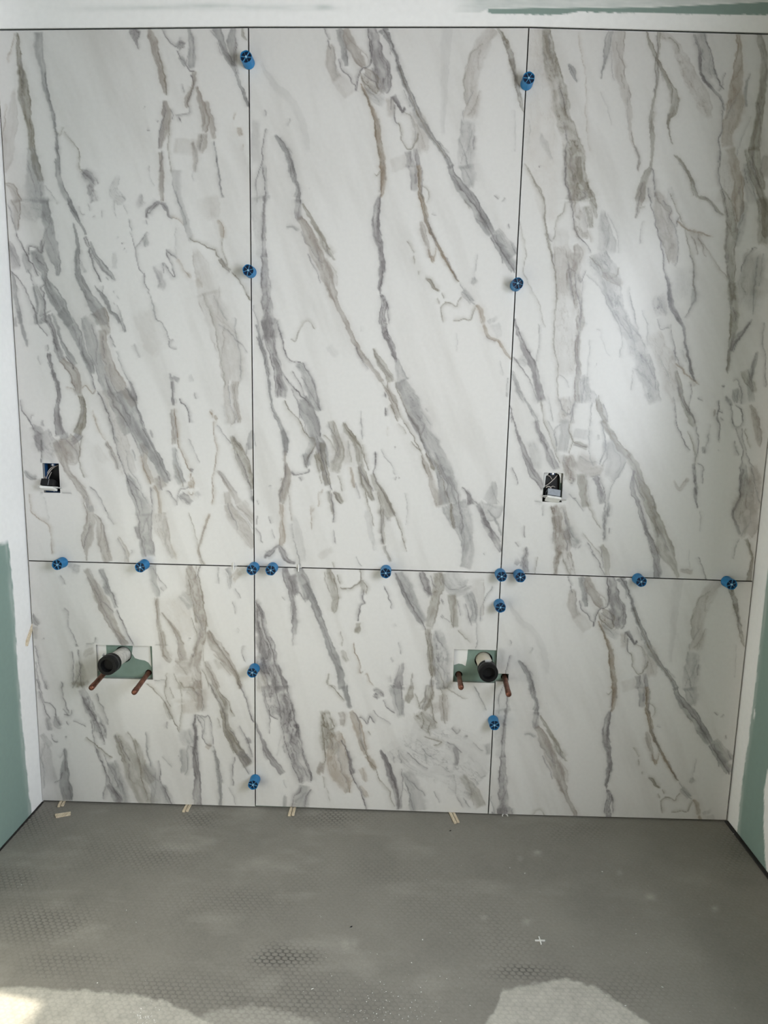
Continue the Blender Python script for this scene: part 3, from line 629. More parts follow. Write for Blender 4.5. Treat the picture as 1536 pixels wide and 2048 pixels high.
B g .17 0 0 .9 1 | 690,540,120 800,640,240 950,720,280 1100,760,240 1270,790,140
B g .14 0 0 .9 .8 | 880,860,240 1000,960,280 1180,1040,240
L v .4 7 | 850,770 890,830 950,860
L v .4 8 | 925,690 950,760 990,800
L g .4 8 | 1040,720 1080,740 1130,770
L v .5 11 | 1088,648 1130,690 1172,702
B g .38 0 0 .8 .7 | 1095,740,20 1108,800,34 1118,860,14
L g .35 9 | 1178,700 1225,765
B v .5 .2 .1 .6 .5 | 712,765,10 750,850,26 782,930,24 805,1000,16 812,1070,14
L v .45 8 | 700,800 742,900 790,970
L g .38 7 | 838,855 832,960 820,1070
B g .2 .2 0 .8 0 | 848,870,30 880,960,70 920,1075,80
B t .36 0 .1 .7 .3 | 1128,890,10 1180,980,36 1235,1075,50
L v .36 10 | 1088,985 1145,1085
L g .3 8 | 1165,1010 1200,1080
L g .2 9 | 1000,980 1022,1070
B o .42 0 .1 .6 .2 | 1075,-10,34 1100,90,36 1132,152,14
L g .25 9 | 1130,150 1180,225
B g .4 .1 .1 .6 .5 | 1165,-10,24 1190,60,34 1196,150,22
L g .32 6 | 1245,15 1215,120 1212,240
L g .42 9 | 1195,420 1240,520 1268,585
L g .26 8 | 1040,90 1100,170 1170,210
L k .25 3 | 1092,210 1092,250
L k .25 3 | 1090,425 1090,470
L k .3 3 | 1075,420 1100,420
R 1016 0 2.954
B o .54 .1 .4 .5 .7 | 222,170,42 240,290,62 266,400,82 292,520,92 316,640,92 342,730,100 366,820,104 392,920,112 402,1010,116 420,1100,140 430,1190,160
L v .45 9 | 330,720 345,830 338,960 345,1080 365,1182
L v .5 9 | 295,500 330,600 350,680
B b .12 0 0 1 .2 | 150,180,120 180,400,160 190,700,200 200,1000,220
B g .42 .1 .1 .7 .3 | 350,372,10 378,415,32 392,455,18 412,494,4
L b .22 7 | 415,190 440,370 460,480 465,700 478,900
B g .48 .2 .2 .6 .3 | 605,185,34 588,280,34 562,370,14 550,472,6
L g .16 9 | 552,540 600,680 612,745
B t .32 .05 .4 .6 .1 | 660,185,56 648,300,74 660,420,62 690,530,52 707,640,42 717,740,20 732,840,14 762,920,14 770,1020,8
B o .55 .1 .25 .5 .1 | 812,190,8 845,280,20 880,345,16 905,410,22 945,480,26 975,540,36 988,600,46 968,660,44 946,695,20 946,760,11 975,860,4
B o .46 .2 .2 .5 .2 | 893,190,28 888,300,14 875,400,22 880,480,12 870,570,14 846,650,14 845,760,27 850,880,22 840,980,18 802,1060,42 780,1150,52 775,1190,50
L v .38 9 | 850,1000 870,1100 880,1182
B t .2 0 0 .9 .5 | 850,1040,60 845,1190,130
B t .24 .05 .2 .8 .6 | 905,205,40 955,225,40 1000,280,44 1045,370,76 1095,480,96 1155,580,90 1200,710,24
L o .45 9 | 945,218 990,255 1015,320
B v .52 .1 .1 .5 .6 | 1100,203,14 1125,290,18 1135,390,16 1152,460,16 1210,530,14 1260,590,15 1285,660,10
L v .5 11 | 1165,203 1190,280 1220,400 1248,490 1272,530
B g .3 0 0 .8 .7 | 1135,205,70 1165,350,84 1215,470,64
L v .4 8 | 1280,430 1265,500 1240,540
B b .44 .3 .25 .5 .25 | 1358,205,20 1372,300,30 1360,400,48 1350,500,64 1345,600,100 1322,700,92 1296,790,62 1290,880,72
L v .5 12 | 1272,650 1265,760 1245,830 1245,960
B t .16 0 0 .9 .3 | 1290,900,80 1300,1190,140
B o .56 .25 .3 .4 .2 | 1480,205,30 1505,320,38 1512,420,46 1497,560,46 1490,700,46 1466,820,52 1456,900,62
B g .32 0 0 .8 .3 | 1432,425,6 1400,530,16 1405,640,14
L g .28 10 | 1440,690 1390,800 1350,930
B g .3 0 0 .8 .5 | 1400,960,20 1420,1080,50 1440,1190,60
L o .38 9 | 100,970 150,1060 190,1140 212,1190
B g .18 0 0 .9 .3 | 185,780,20 220,860,34 265,950,14
L g .2 10 | 118,700 122,850
L v .5 4 | 185,975 187,990
B g .12 0 0 1 .4 | 960,1100,30 970,1182,60
R 1016 400 2.954
B g .34 .1 .15 .8 .7 | 520,300,90 560,380,120 605,450,110 622,540,92 642,640,84 692,740,84 752,850,94 802,970,104 842,1090,94 872,1190,64
L o .42 10 | 212,-10 225,120 240,240 260,350 280,460 280,600 275,760 280,900 295,1000 296,1190
L v .35 8 | 235,200 258,250
B t .46 .2 .2 .6 .8 | 382,300,72 382,400,84 392,500,84 410,600,62 426,700,44 416,800,32 411,900,30 420,1000,30 406,1080,26 406,1190,26
L v .5 9 | 400,420 405,540 430,640 430,720 415,820 415,950 425,1010
L v .42 9 | 345,360 360,430 380,520 385,600
B t .16 0 0 .9 .4 | 300,150,90 320,300,110 330,500,120 330,700,130 330,900,130 340,1060,110
L g .3 9 | 300,1030 340,1060 360,1110
L g .4 9 | 465,440 530,500 570,560 600,640 650,730 670,830 662,935
L g .42 11 | 710,510 725,600 750,700 770,800
L g .32 12 | 790,650 820,760 822,860
L g .3 9 | 640,570 690,680 730,800 760,950
L g .25 9 | 800,820 810,930 830,1010
L g .22 8 | 430,720 470,730
L g .14 10 | 540,760 560,830 605,930
L g .2 9 | 520,760 545,770
L g .28 10 | 490,820 480,950 470,1080
L v .5 5 | 525,968 533,972
B g .3 0 0 .9 .6 | 430,1030,60 450,1100,90 455,1190,110
L g .3 8 | 500,1120 525,1182
L g .3 8 | 740,1000 735,1130
B v .62 .2 .2 .5 .2 | 935,440,14 955,540,24 975,640,30 1010,700,27 1040,745,22 1046,820,11 1060,920,14 1082,1000,14 1112,1080,8
L v .46 12 | 1080,320 1100,420 1098,500 1112,580 1080,640 1045,700
B g .3 0 0 .8 .4 | 1090,520,14 1100,570,30 1085,630,14
B g .12 0 0 .9 .2 | 1050,380,90 1040,500,120 1040,600,90
B o .48 .35 .15 .6 .4 | 1320,480,52 1330,600,42 1336,700,48 1326,800,32 1310,900,22 1300,1000,16 1310,1020,8
B o .52 .2 .1 .6 .3 | 1505,-10,70 1510,100,66 1512,210,70 1500,270,40
B g .22 0 0 .9 .3 | 1455,300,130 1445,420,150 1430,540,140 1410,660,110
L g .38 10 | 1482,330 1462,480 1440,680
L v .35 6 | 1380,540 1405,540
B v .46 0 0 .7 .6 | 1442,700,8 1395,770,26 1340,830,30 1312,900,16
L g .42 10 | 1512,720 1505,820 1530,950
B g .36 0 .1 .7 .5 | 1485,890,8 1455,990,24 1430,1080,30 1440,1190,40
B v .3 0 0 .9 1 | 890,560,50 900,620,80 905,690,40
L v .35 9 | 880,700 900,760 955,750
L v .42 10 | 955,730 985,850 990,950
B t .22 0 0 .9 .6 | 850,780,90 930,950,110 970,1100,100 990,1190,90
L g .28 9 | 890,910 930,1000 965,1085
L v .35 8 | 1258,1100 1282,1106
L g .35 9 | 1030,880 1045,960
B v .56 .2 .25 .5 .4 | 38,690,4 70,820,26 110,920,32 150,990,40 180,1100,44 202,1190,44
L v .45 12 | 35,930 90,1010 140,1090 175,1190
L g .38 8 | 186,730 180,850 158,955
L o .3 8 | 70,130 100,250 112,330 92,420 140,520 180,620 225,755
B g .34 0 0 .8 .4 | 25,1020,20 60,1130,34 105,1190,30
B g .3 0 0 .9 .6 | 60,930,50 120,970,60
R 1016 800 2.954
B v .56 .1 .2 .6 .4 | 12,40,5 50,160,15 90,270,28 120,370,44 160,460,44 205,530,26
B g .46 .1 .1 .6 .5 | 102,-10,10 160,110,18 200,200,26 245,300,36 278,390,44 305,425,26
L o .38 10 | 195,-10 215,130 260,240 302,352
L g .32 8 | 240,-10 280,180 312,322
B g .2 0 0 .9 .6 | 180,270,40 180,340,60 170,410,60
B t .32 .1 .1 .8 .9 | 340,-10,100 345,120,84 330,250,66 360,330,84 345,430,94
L v .48 10 | 300,-10 330,60 365,85 392,20
L v .42 9 | 398,-10 372,110 355,200 400,250 475,272
B t .26 0 0 .9 .4 | 370,240,60 430,330,150 500,400,170 570,425,90
L g .34 9 | 492,10 480,150 485,270 522,355 562,330 577,230
L g .3 9 | 540,60 560,140 575,230
B g .28 0 .1 .8 .2 | 600,230,70 640,320,130 650,380,110 605,460,60
L g .34 8 | 702,358 650,420 612,530 605,650 600,790
L g .3 8 | 520,190 535,230
B o .52 .2 .2 .5 .2 | 525,-10,16 545,60,36 580,130,27 630,220,32 700,310,37 750,400,47 790,490,50 832,590,52 872,700,62 910,810,78 940,900,84 975,980,40 1002,1045,14
L v .5 9 | 560,20 585,80 590,150
L o .45 9 | 700,310 745,380 775,450
B v .5 .2 .1 .5 .2 | 742,410,14 740,530,26 765,600,22 795,690,26 832,800,24 868,900,40 880,1050,42
L o .5 8 | 830,790 870,850 890,910
B o .42 .1 .1 .6 .3 | 440,420,54 430,520,54 450,600,36 500,690,22 550,770,17 572,850,10
B g .44 .1 .1 .6 .5 | 512,430,26 545,500,50 562,560,44 575,660,16 570,760,15 565,860,8
L v .45 8 | 372,455 385,480 372,500 362,470
B t .5 .15 .2 .6 .9 | 270,608,64 286,720,64 312,820,84 322,900,84 342,960,62 362,1040,44
B g .34 0 .1 .8 .6 | 325,640,30 355,740,70 405,860,60
B v .42 0 0 .7 .4 | 300,940,34 285,990,30 282,1040,20
B g .32 .1 .1 .7 .4 | 330,600,20 400,720,26 480,830,26 540,930,34 585,1045,44
B o .36 0 0 .8 .3 | 556,860,14 580,960,28 590,1050,26
L v .35 8 | 490,880 530,960 572,1025
B v .52 .2 .1 .5 .5 | 1097,370,26 1105,470,20 1106,560,22 1122,645,5
L g .22 8 | 1128,650 1138,780
L g .25 8 | 1195,140 1180,260
L v .2 5 | 1242,290 1240,300
B v .46 0 0 .6 .3 | 1390,400,13 1372,500,11 1364,600,12 1332,665,14 1350,730,18 1375,800,14
B t .46 .1 .1 .7 .5 | 1405,420,54 1412,540,84 1400,650,124 1410,740,124 1408,815,50
B t .3 0 0 .8 .4 | 1440,380,60 1470,520,60 1480,640,40
B o .5 .1 .2 .6 .1 | 1408,815,16 1440,920,16 1436,1000,16 1425,1065,30
L g .4 9 | 1370,820 1345,880 1330,945
L g .35 8 | 1340,270 1356,335
L v .42 10 | 1122,925 1150,1000 1170,1065
B t .32 0 0 .8 .2 | 1005,1005,14 1050,1015,26 1095,1025,20
L g .12 10 | 1080,880 1070,1000
B g .38 0 0 .8 .4 | 108,850,10 95,940,30 102,1020,26
L g .35 8 | 42,835 62,892
L g .32 9 | 90,740 98,825
L g .38 8 | 18,390 45,480 58,545
L g .3 12 | 178,930 160,1035
L g .2 8 | 35,930 45,1000
B t .25 0 0 .9 .4 | 975,470,12 1008,530,20 1062,460,20
L k .25 3 | 198,603 222,603
R 490 640 5.12
B g .5 .3 .2 .6 .2 | 110,60,16 150,200,24 200,400,26 250,620,22 270,800,22 310,960,34 370,1080,46 420,1250,40 436,1400,14
B v .5 .3 .2 .5 .5 | 205,-20,90 240,150,110 280,300,92 320,450,84 350,600,76 380,720,120 375,810,90
L v .65 14 | 300,380 400,560 480,660 560,750 690,890 740,1000 775,1200
L v .5 12 | 280,330 320,500 345,650 350,800
L v .65 16 | 295,-20 370,150 410,320 460,410 580,430
L g .45 26 | 320,0 395,200
B g .5 0 .5 .5 .2 | 530,440,70 620,550,94 670,700,116 720,850,100 772,940,14
L v .55 12 | 590,430 680,600 730,750 772,930
L v .45 12 | 480,520 560,650 620,800 680,900
B g .5 .1 .1 .5 .2 | 590,790,60 630,920,150 700,1050,124 720,1180,124 780,1300,90 830,1460,60 850,1536,40
L o .65 14 | 410,820 470,940 540,1010 600,1120 640,1190 710,1225 700,1320 640,1420 630,1520
L v .5 12 | 480,700 530,800 560,950 550,1010
B g .3 0 0 .8 .3 | 690,1230,50 650,1380,70 640,1500,50
L o .45 14 | 720,1340 760,1430 810,1536
L g .5 14 | 850,1060 920,1180 960,1300 990,1390
L o .5 16 | 1000,1040 1080,1180 1180,1300 1250,1480
B t .2 0 0 .9 .2 | 940,1150,120 1000,1350,240 980,1500,240
L v .35 10 | 1190,1000 1190,1200
L v .5 12 | 1330,1350 1330,1480
L o .45 12 | 1310,290 1390,470 1440,560 1480,740 1530,850
B o .3 0 .3 .7 .2 | 1330,330,20 1420,450,60 1500,600,60
L v .6 14 | 1430,740 1440,800
L o .6 14 | 1480,860 1536,960
L v .6 14 | 1430,890 1432,990
R 1030 300 5.12
L o .45 14 | 130,170 200,310 270,430 300,560 310,720 330,860 370,940
L o .5 14 | 320,860 345,1000 380,1130 400,1230 420,1370 420,1536
L v .6 16 | 520,0 530,200 515,320 560,450 580,600 600,740 640,880 710,950 750,1000 770,1060
L o .45 12 | 520,520 490,620 430,720 410,860 380,920
B o .5 .3 .3 .5 .3 | 650,50,40 660,180,50 690,300,50 740,380,50 760,430,20
B t .36 .2 .2 .7 .5 | 590,60,110 590,250,110 600,340,60
B t .4 .3 .2 .7 .9 | 590,330,70 610,480,80 620,620,90 660,720,130 680,800,150 700,930,100
L v .5 12 | 690,430 725,470 670,510 690,520
B o .48 .1 .3 .6 .4 | 750,420,50 790,470,60 810,580,56 832,710,16
B o .4 .1 .1 .7 .5 | 740,560,70 770,700,60 790,820,40
B g .3 0 .1 .9 .4 | 880,600,20 930,800,110 950,950,160 940,1080,170
L t .45 20 | 740,820 770,950
B t .42 .3 .2 .6 .6 | 620,950,20 650,1050,80 625,1180,60 600,1230,40
L o .5 12 | 760,1080 850,1170 920,1260 960,1310 1040,1290 1060,1200
L g .42 14 | 840,1180 900,1340 960,1520
B t .36 .2 .1 .7 .5 | 880,1270,40 1000,1310,80 1110,1390,40
L v .45 11 | 520,1160 560,1220 620,1240
L v .45 11 | 650,1260 670,1350 710,1300 740,1230
L g .45 12 | 560,1240 570,1400 600,1536
L v .4 10 | 380,1060 395,1200
B t .2 .3 .3 .8 .2 | 460,980,140 470,1200,130 480,1500,120
B t .48 .2 .2 .6 .6 | 1320,310,40 1285,440,84 1270,560,60 1245,660,30 1240,710,10
L o .4 12 | 1270,600 1290,590 1340,570
L v .3 16 | 1320,720 1290,850 1280,960
B b .09 0 0 1 .1 | 250,60,280 330,400,260 370,800,120
R 1236 300 5.12
L v .6 16 | 300,380 310,470 360,640 400,830 440,960 465,1080 480,1230 510,1400 530,1560
L v .5 14 | 340,180 370,350 375,500
B t .4 .3 .1 .7 .4 | 380,400,30 440,540,140 470,700,190 500,850,180 540,1000,130 550,1100,100 545,1170,20
L v .48 12 | 460,510 540,600 530,680 570,760 610,860 620,960 625,1080 600,1200
L o .5 12 | 540,440 600,620 690,780 710,900 740,1020 770,1150 780,1260 770,1400 800,1510
B b .58 0 0 .5 0 | 600,715,10 690,790,16 800,840,12 990,888,5
L v .6 14 | 605,790 610,730 635,690
L t .55 14 | 740,880 790,920 800,1000 815,1075
L t .55 14 | 810,860 860,980 870,1060 905,1098
L t .4 12 | 820,900 900,1000 960,1080 1040,1220 1110,1310
B t .25 0 0 .9 .2 | 720,820,40 800,900,80 860,1000,60
B o .52 .1 .3 .6 .3 | 565,40,14 640,110,30 700,200,28 760,330,40 830,500,40
B o .5 0 .1 .7 .5 | 820,480,40 900,500,40 980,570,36 1040,640,26 1100,668,8
L v .55 14 | 1030,0 1045,100 1035,300 1080,450 1110,600 1120,700
B o .46 .3 .3 .6 .3 | 1050,380,40 1110,520,70 1150,680,90 1165,850,100 1150,1000,110 1150,1200,90 1155,1350,80 1165,1560,70
B b .42 .2 .3 .6 .2 | 1140,-40,100 1180,100,104 1200,200,96 1235,350,116 1220,500,110 1235,650,70 1200,760,24
B o .46 .4 .1 .6 .3 | 1310,-20,24 1340,150,34 1400,300,50 1470,450,70 1505,600,84 1505,820,64 1530,900,40
B o .5 .3 .3 .5 .2 | 1400,-40,110 1410,120,104 1450,250,64 1480,420,40
B t .42 0 0 .8 .3 | 1536,40,50 1505,150,70 1500,300,90
L v .42 12 | 1300,180 1310,250 1330,350
L v .5 12 | 1385,1000 1320,1080 1270,1180 1245,1250
L v .45 12 | 1365,1015 1400,995 1430,1010
B o .2 .2 0 .9 .3 | 1400,1020,110 1390,1200,230 1400,1400,250 1390,1540,230
L g .45 14 | 1440,1100 1410,1300 1380,1500
L g .35 14 | 1490,1050 1470,1250 1440,1400
B g .35 0 0 .8 .4 | 1280,520,60 1270,700,70 1240,880,60 1210,1000,40
L v .4 12 | 1090,1130 1110,1150 1130,1060
R 1236 700 5.12
B b .6 0 0 .5 0 | 580,130,12 660,210,15 750,290,19 838,362,5
L v .48 12 | 570,0 600,80 620,150 660,190
L o .45 14 | 690,30 740,130 780,270 800,330
B o .45 .2 .2 .6 .7 | 590,200,24 640,350,50 660,480,50 700,580,54 750,700,60 798,800,30
L v .45 12 | 750,340 755,450 740,560 740,650
B t .3 0 0 .8 .4 | 760,320,60 770,380,40
L v .55 14 | 560,480 590,600 600,740 650,860 700,990 740,1030
L o .45 14 | 710,820 760,930 790,1050 800,1180
L v .48 12 | 800,780 830,900 825,1000 800,1100 785,1200 790,1350
B v .55 0 0 .6 .2 | 775,1410,10 795,1455,26 802,1510,5
L v .42 12 | 820,1160 880,1200 860,1370
L g .38 12 | 930,850 920,960 890,1060
B v .4 0 0 .8 .4 | 880,980,20 893,1040,44 880,1070,20
B t .55 0 0 .6 .4 | 990,590,10 985,640,26 975,690,12
L v .55 18 | 1030,510 1040,570 1010,680 1040,790 1035,950
L v .55 16 | 1020,630 1080,645
L v .45 12 | 1030,690 1080,722
L v .4 10 | 820,490 880,525
L v .45 12 | 1060,380 1100,375
B v .52 0 0 .7 .6 | 1110,460,14 1140,520,54 1165,590,34
L v .6 17 | 1150,540 1165,680 1180,770 1250,775 1272,700 1250,610 1200,560
L v .5 16 | 1180,320 1220,300 1250,370 1272,450 1262,560
B g .32 .1 .1 .7 .4 | 1200,380,50 1225,470,90 1230,550,60
L v .5 14 | 1205,790 1240,900 1270,1050 1240,1280 1250,1520
L v .45 12 | 1275,790 1290,950 1340,1130 1395,1205
L o .42 14 | 1300,800 1310,870 1360,1010
L v .4 12 | 1190,920 1215,1090
B t .48 .1 .3 .6 .3 | 1345,550,24 1390,650,60 1430,770,74 1455,900,50 1456,1000,14
B o .42 .2 .1 .7 .4 | 1290,200,60 1330,280,96 1385,370,70 1400,450,40
L v .5 16 | 1430,30 1390,130 1380,290
L v .45 12 | 1525,100 1508,250 1520,380
B g .3 .2 .2 .8 .4 | 1280,1150,60 1290,1350,110 1320,1540,150
B t .22 .1 .1 .8 .3 | 1380,1180,50 1420,1400,110
L v .5 14 | 1130,0 1125,120 1120,220 1140,240
R 10 400 6.144
B g .34 .1 .3 .7 .2 | 330,-30,330 345,60,300 390,150,220 440,250,120
B g .55 .3 .3 .4 .1 | 500,-20,60 510,200,110 530,350,120 560,500,140 590,620,140 630,740,110 650,830,80 650,960,10
B t .38 0 .4 .6 .1 | 130,-30,120 130,100,110 145,220,80 150,330,50 150,390,24
L g .5 18 | 20,60 80,200 130,330 155,400
L v .65 20 | 150,390 200,530 260,650 310,740 360,800 430,940
L v .65 14 | 290,690 300,570 370,580 430,630 470,660
L v .5 14 | 410,560 415,620
B v .5 .3 .3 .5 .1 | 455,480,14 455,570,30 455,650,22
L v .5 18 | 495,480 480,560 450,660
B g .58 .2 .3 .4 .15 | 350,600,110 390,700,150 440,800,130 490,870,90 500,960,70 540,1050,90 600,1150,150 650,1250,170 710,1370,160 780,1500,120 820,1560,110
B g .35 0 0 .8 .1 | 230,640,60 280,780,90 320,900,60
L v .5 14 | 290,840 340,970 370,1080
L v .65 16 | 505,970 490,1040 460,1080 480,1150 475,1250 490,1360 470,1430
B g .5 .2 .3 .6 .3 | 370,1030,60 400,1150,90 420,1280,120 430,1400,130 450,1550,130
L v .55 14 | 70,860 130,930 200,1020 260,1110 300,1230 340,1330 390,1450 420,1545
B v .36 0 0 .9 .3 | 60,520,40 100,680,120 130,780,130 150,860,60
B g .42 .1 .2 .7 .2 | 90,900,20 110,1050,50 120,1200,40 170,1350,50 200,1540,50
B v .3 0 0 .9 .2 | 110,1450,60 120,1545,50
B g .68 .2 .3 .3 0 | 770,-20,50 815,80,66 860,180,50 910,280,36 950,360,30 985,440,22
L v .6 14 | 985,440 970,480 1000,560 1030,600
L v .6 14 | 985,440 1020,530 1040,580
B g .66 .1 .2 .4 0 | 1030,580,24 1070,740,18 1120,880,14 1180,1020,8
B g .5 .1 .2 .5 0 | 1045,500,10 1070,600,36 1150,730,50 1230,840,50 1300,930,40 1355,1005,8
B g .6 .2 .2 .4 0 | 830,270,16 850,380,24 880,520,40 885,700,50 890,850,60 920,970,90 970,1080,90 1020,1180,80 1080,1270,130 1150,1380,170 1190,1480,170 1200,1560,160
B g .3 0 0 .8 0 | 930,740,20 1000,900,30
B g .6 .1 .2 .5 0 | 1080,1040,8 1130,1110,24 1200,1190,50 1260,1300,50 1310,1390,40 1370,1430,40 1425,1530,40
L g .4 16 | 1190,1040 1190,1140 1240,1230
L g .45 14 | 1310,1110 1340,1160
L g .4 12 | 1360,1150 1410,1230
B g .45 0 0 .6 .2 | 1320,1290,20 1350,1250,40
L g .4 16 | 1360,1260 1400,1380 1445,1500
L g .4 14 | 1220,920 1260,990
L v .28 16 | 910,70 930,150 980,190
L v .28 14 | 1010,20 1050,140
L v .3 16 | 1060,220 1110,190
L v .3 14 | 1200,110 1190,180 1210,240
L g .3 14 | 1350,-10 1360,240
L g .25 14 | 1450,20 1520,200
L v .6 12 | 1370,440 1390,465
L v .5 10 | 1440,520 1450,545
L v .5 10 | 1470,590 1485,610
L v .4 10 | 1490,640 1520,655
B g .18 0 0 .9 0 | 1330,620,40 1340,860,70
L g .3 12 | 610,-10 640,60
R 20 620 6.144
B g .45 .1 .2 .6 .2 | 110,-10,50 140,140,40 165,280,40 190,400,40 200,470,16
L v .55 14 | 310,20 360,180 420,270 460,330
B v .52 .3 .2 .5 .3 | 400,30,140 470,150,70 530,280,60 570,420,70 610,540,80 660,640,80
L v .65 16 | 470,150 520,270 560,420 600,520
B g .48 .1 .2 .5 .1 | 490,20,20 570,200,26 620,340,26 670,460,40 740,580,60 800,690,50
L v .7 18 | 690,570 740,650 790,740
B t .6 .3 .3 .4 .1 | 620,600,60 700,680,90 780,770,100 820,870,110 840,970,80 865,1060,70
B o .65 .2 .4 .4 0 | 860,1030,50 890,1150,60 900,1260,70 890,1360,90 850,1450,100 810,1550,90
L v .5 12 | 460,420 470,520
B v .6 .4 .3 .4 0 | 475,520,20 490,570,50 510,660,30 540,770,30 590,890,36 615,980,44 610,1100,50 585,1220,60 590,1330,80 605,1450,90 620,1560,110
L b .4 16 | 690,940 760,960 800,1010
L b .55 14 | 880,970 930,930 960,960 1010,1030 1050,970
L v .55 14 | 1060,1030 1110,1070 1150,1170 1200,1300 1240,1430 1270,1545
B g .55 .2 .2 .5 .2 | 590,-10,140 670,60,130 760,200,130 830,320,100 870,440,80 920,560,90 980,680,90 1020,800,40
L v .65 14 | 870,500 930,600 980,700 1020,860 1050,980
B g .42 .3 .1 .6 .2 | 890,60,50 950,200,130 1000,350,180 1040,500,150 1080,620,120 1110,720,100 1160,860,120 1220,1000,140 1280,1130,130 1350,1280,150 1420,1430,140 1470,1550,130
B t .58 .1 .4 .4 0 | 1060,-20,180 1120,80,170 1170,200,110 1220,320,50
B t .55 .2 .3 .4 .1 | 1120,220,100 1150,400,110 1180,560,120 1230,700,130 1300,830,130 1360,930,130 1420,1030,110 1490,1120,110 1550,1200,100
L v .6 16 | 1220,280 1260,360 1290,460
L g .45 12 | 1300,500 1370,680 1420,800 1460,890
B v .6 .1 .3 .4 0 | 1455,870,16 1500,1000,44 1535,1140,50
B g .55 .1 .2 .5 0 | 1200,-10,40 1280,60,44 1350,140,50 1390,210,40 1420,290,8
L g .4 14 | 1335,-10 1390,140
L v .45 12 | 1160,780 1220,930 1280,1060
L v .5 12 | 1250,1080 1290,1190 1370,1300 1440,1430
L v .4 12 | 1330,1100 1420,1260 1480,1400
L b .35 12 | 1000,1210 1040,1330 1080,1450 1140,1545
L v .6 18 | 130,1110 150,1220 200,1320 250,1380 290,1480
L v .4 14 | 290,1300 250,1290 240,1360
B v .42 0 0 .8 .4 | 260,1420,60 330,1490,140 360,1560,150
B v .3 0 0 .8 .2 | 400,1330,20 390,1430,50
L v .2 14 | 340,560 380,670
R 260 340 6.144
B t .5 .2 .3 .5 0 | 395,-20,50 395,150,60 395,300,50 390,400,30
B g .25 .2 0 .8 .1 | 570,-20,120 580,150,110 600,300,80 640,480,60 700,700,60 760,900,80
L g .5 16 | 570,250 590,380 640,520 690,680
B v .62 .2 .2 .5 .3 | 185,600,20 200,550,26 220,500,50 280,460,60 340,410,50 370,370,30
L v .7 14 | 190,600 210,540 260,520 340,410
B v .3 0 0 .9 .5 | 130,280,30 130,390,70 180,450,90
B v .62 .3 .1 .5 .3 | 370,390,20 430,450,60 460,520,40 490,580,26 540,610,10
L b .5 14 | 510,600 540,580 610,620 660,685
L v .4 12 | 190,600 205,670
L v .5 14 | 210,760 170,830 110,920 80,1000 80,1090 110,1200 150,1270
B g .35 0 0 .7 0 | 190,780,20 190,880,60 215,950,20
L v .42 12 | -10,740 50,890 75,980
L v .55 13 | 150,1265 170,1280 180,1400 220,1460 240,1545
L v .65 14 | 455,970 470,1080 510,1200 540,1310 500,1280 430,1170 400,1140
L v .4 14 | 400,1140 410,1280
L v .65 18 | 465,990 520,1050 580,1100
L b .55 14 | 580,1090 640,1180 700,1270 760,1330
L g .25 14 | 570,700 570,1050
B b .38 0 0 .7 .3 | 690,1240,20 740,1300,50 770,1340,10
B b .32 0 0 .7 .3 | 810,1320,40 850,1400,60 870,1460,30
B v .35 0 0 .9 .4 | 280,1180,40 350,1280,70 390,1400,90 370,1480,70
L o .75 16 | 720,830 780,870 820,890 900,910 980,960 1050,990 1080,1050 1110,1090
B o .6 .2 .2 .6 .2 | 1100,1080,30 1150,1150,60 1200,1220,50 1240,1260,20
L o .65 14 | 1230,1240 1310,1320 1380,1420 1440,1545
L o .5 16 | 1130,830 1140,960 1180,1080 1200,1180
B b .42 0 0 .6 .1 | 1070,600,20 1110,680,50 1130,780,50 1125,850,20
B g .55 0 .1 .6 0 | 1080,-10,24 1100,150,16 1125,300,12 1140,360,6
B t .16 0 0 .9 0 | 960,300,200 1000,480,220 1020,620,150
B t .22 .2 .1 .9 .1 | 780,950,60 860,1150,150 920,1350,200 970,1560,220
L g .25 12 | 770,-10 780,150
L g .22 12 | 230,-10 270,140 310,210
R 180 780 6.144
B g .64 .2 .3 .4 .2 | 380,-20,150 440,120,190 500,260,190 560,400,180 620,540,170 690,670,140 760,780,120 830,880,130 890,990,120 940,1090,90 980,1140,30
L v .65 14 | 480,-10 530,120 580,220 600,300
L v .65 14 | 640,470 720,620 790,760 870,900 920,1010 980,1120
L v .5 12 | 590,270 660,420 690,500
L v .6 14 | 220,-10 290,190 330,250 390,330 450,420 500,490 550,620 610,740 640,830
L v .5 12 | 330,60 400,190 440,270 490,330 480,440
B b .36 .2 .2 .6 .1 | 620,640,30 680,760,50 660,870,60 690,960,70 730,1060,70 760,1160,60
L b .55 14 | 620,800 650,920 700,1040 750,1170
L v .65 14 | 70,-10 130,100 180,200 230,330 280,500 310,660 350,830 400,950 460,1100 520,1240 570,1370 600,1480 610,1560
B g .46 .3 .1 .5 .3 | 440,1020,50 500,1130,110 560,1270,130 610,1370,150 650,1480,180 660,1570,190
B t .22 .1 .1 .9 .4 | 180,-20,140 260,200,150 340,450,160 400,700,180 440,900,180 500,1050,150
L g .45 12 | 520,720 560,870
L g .42 12 | 440,740 470,960 580,1120 640,1260 700,1400
L g .42 12 | 240,400 300,560 360,640
L v .6 14 | 745,1190 740,1300 750,1450 765,1545
B b .4 .1 .1 .7 .1 | 770,1170,50 830,1260,40 850,1400,40 870,1545,40
B t .48 0 0 .7 .3 | 820,1060,60 860,1140,130 910,1230,110
L v .65 14 | 910,1250 980,1250 1010,1310 1050,1360 1085,1420
L b .38 14 | 30,300 80,440 150,560 190,620
B t .42 0 .2 .7 0 | 190,610,20 230,700,50 290,830,50 350,990,20
B t .12 0 0 1 0 | 80,650,60 130,800,100 220,900,80
L v .6 14 | -10,1165 70,1240 140,1350 190,1450 220,1545
B g .42 0 0 .7 .2 | -10,1400,60 30,1520,90
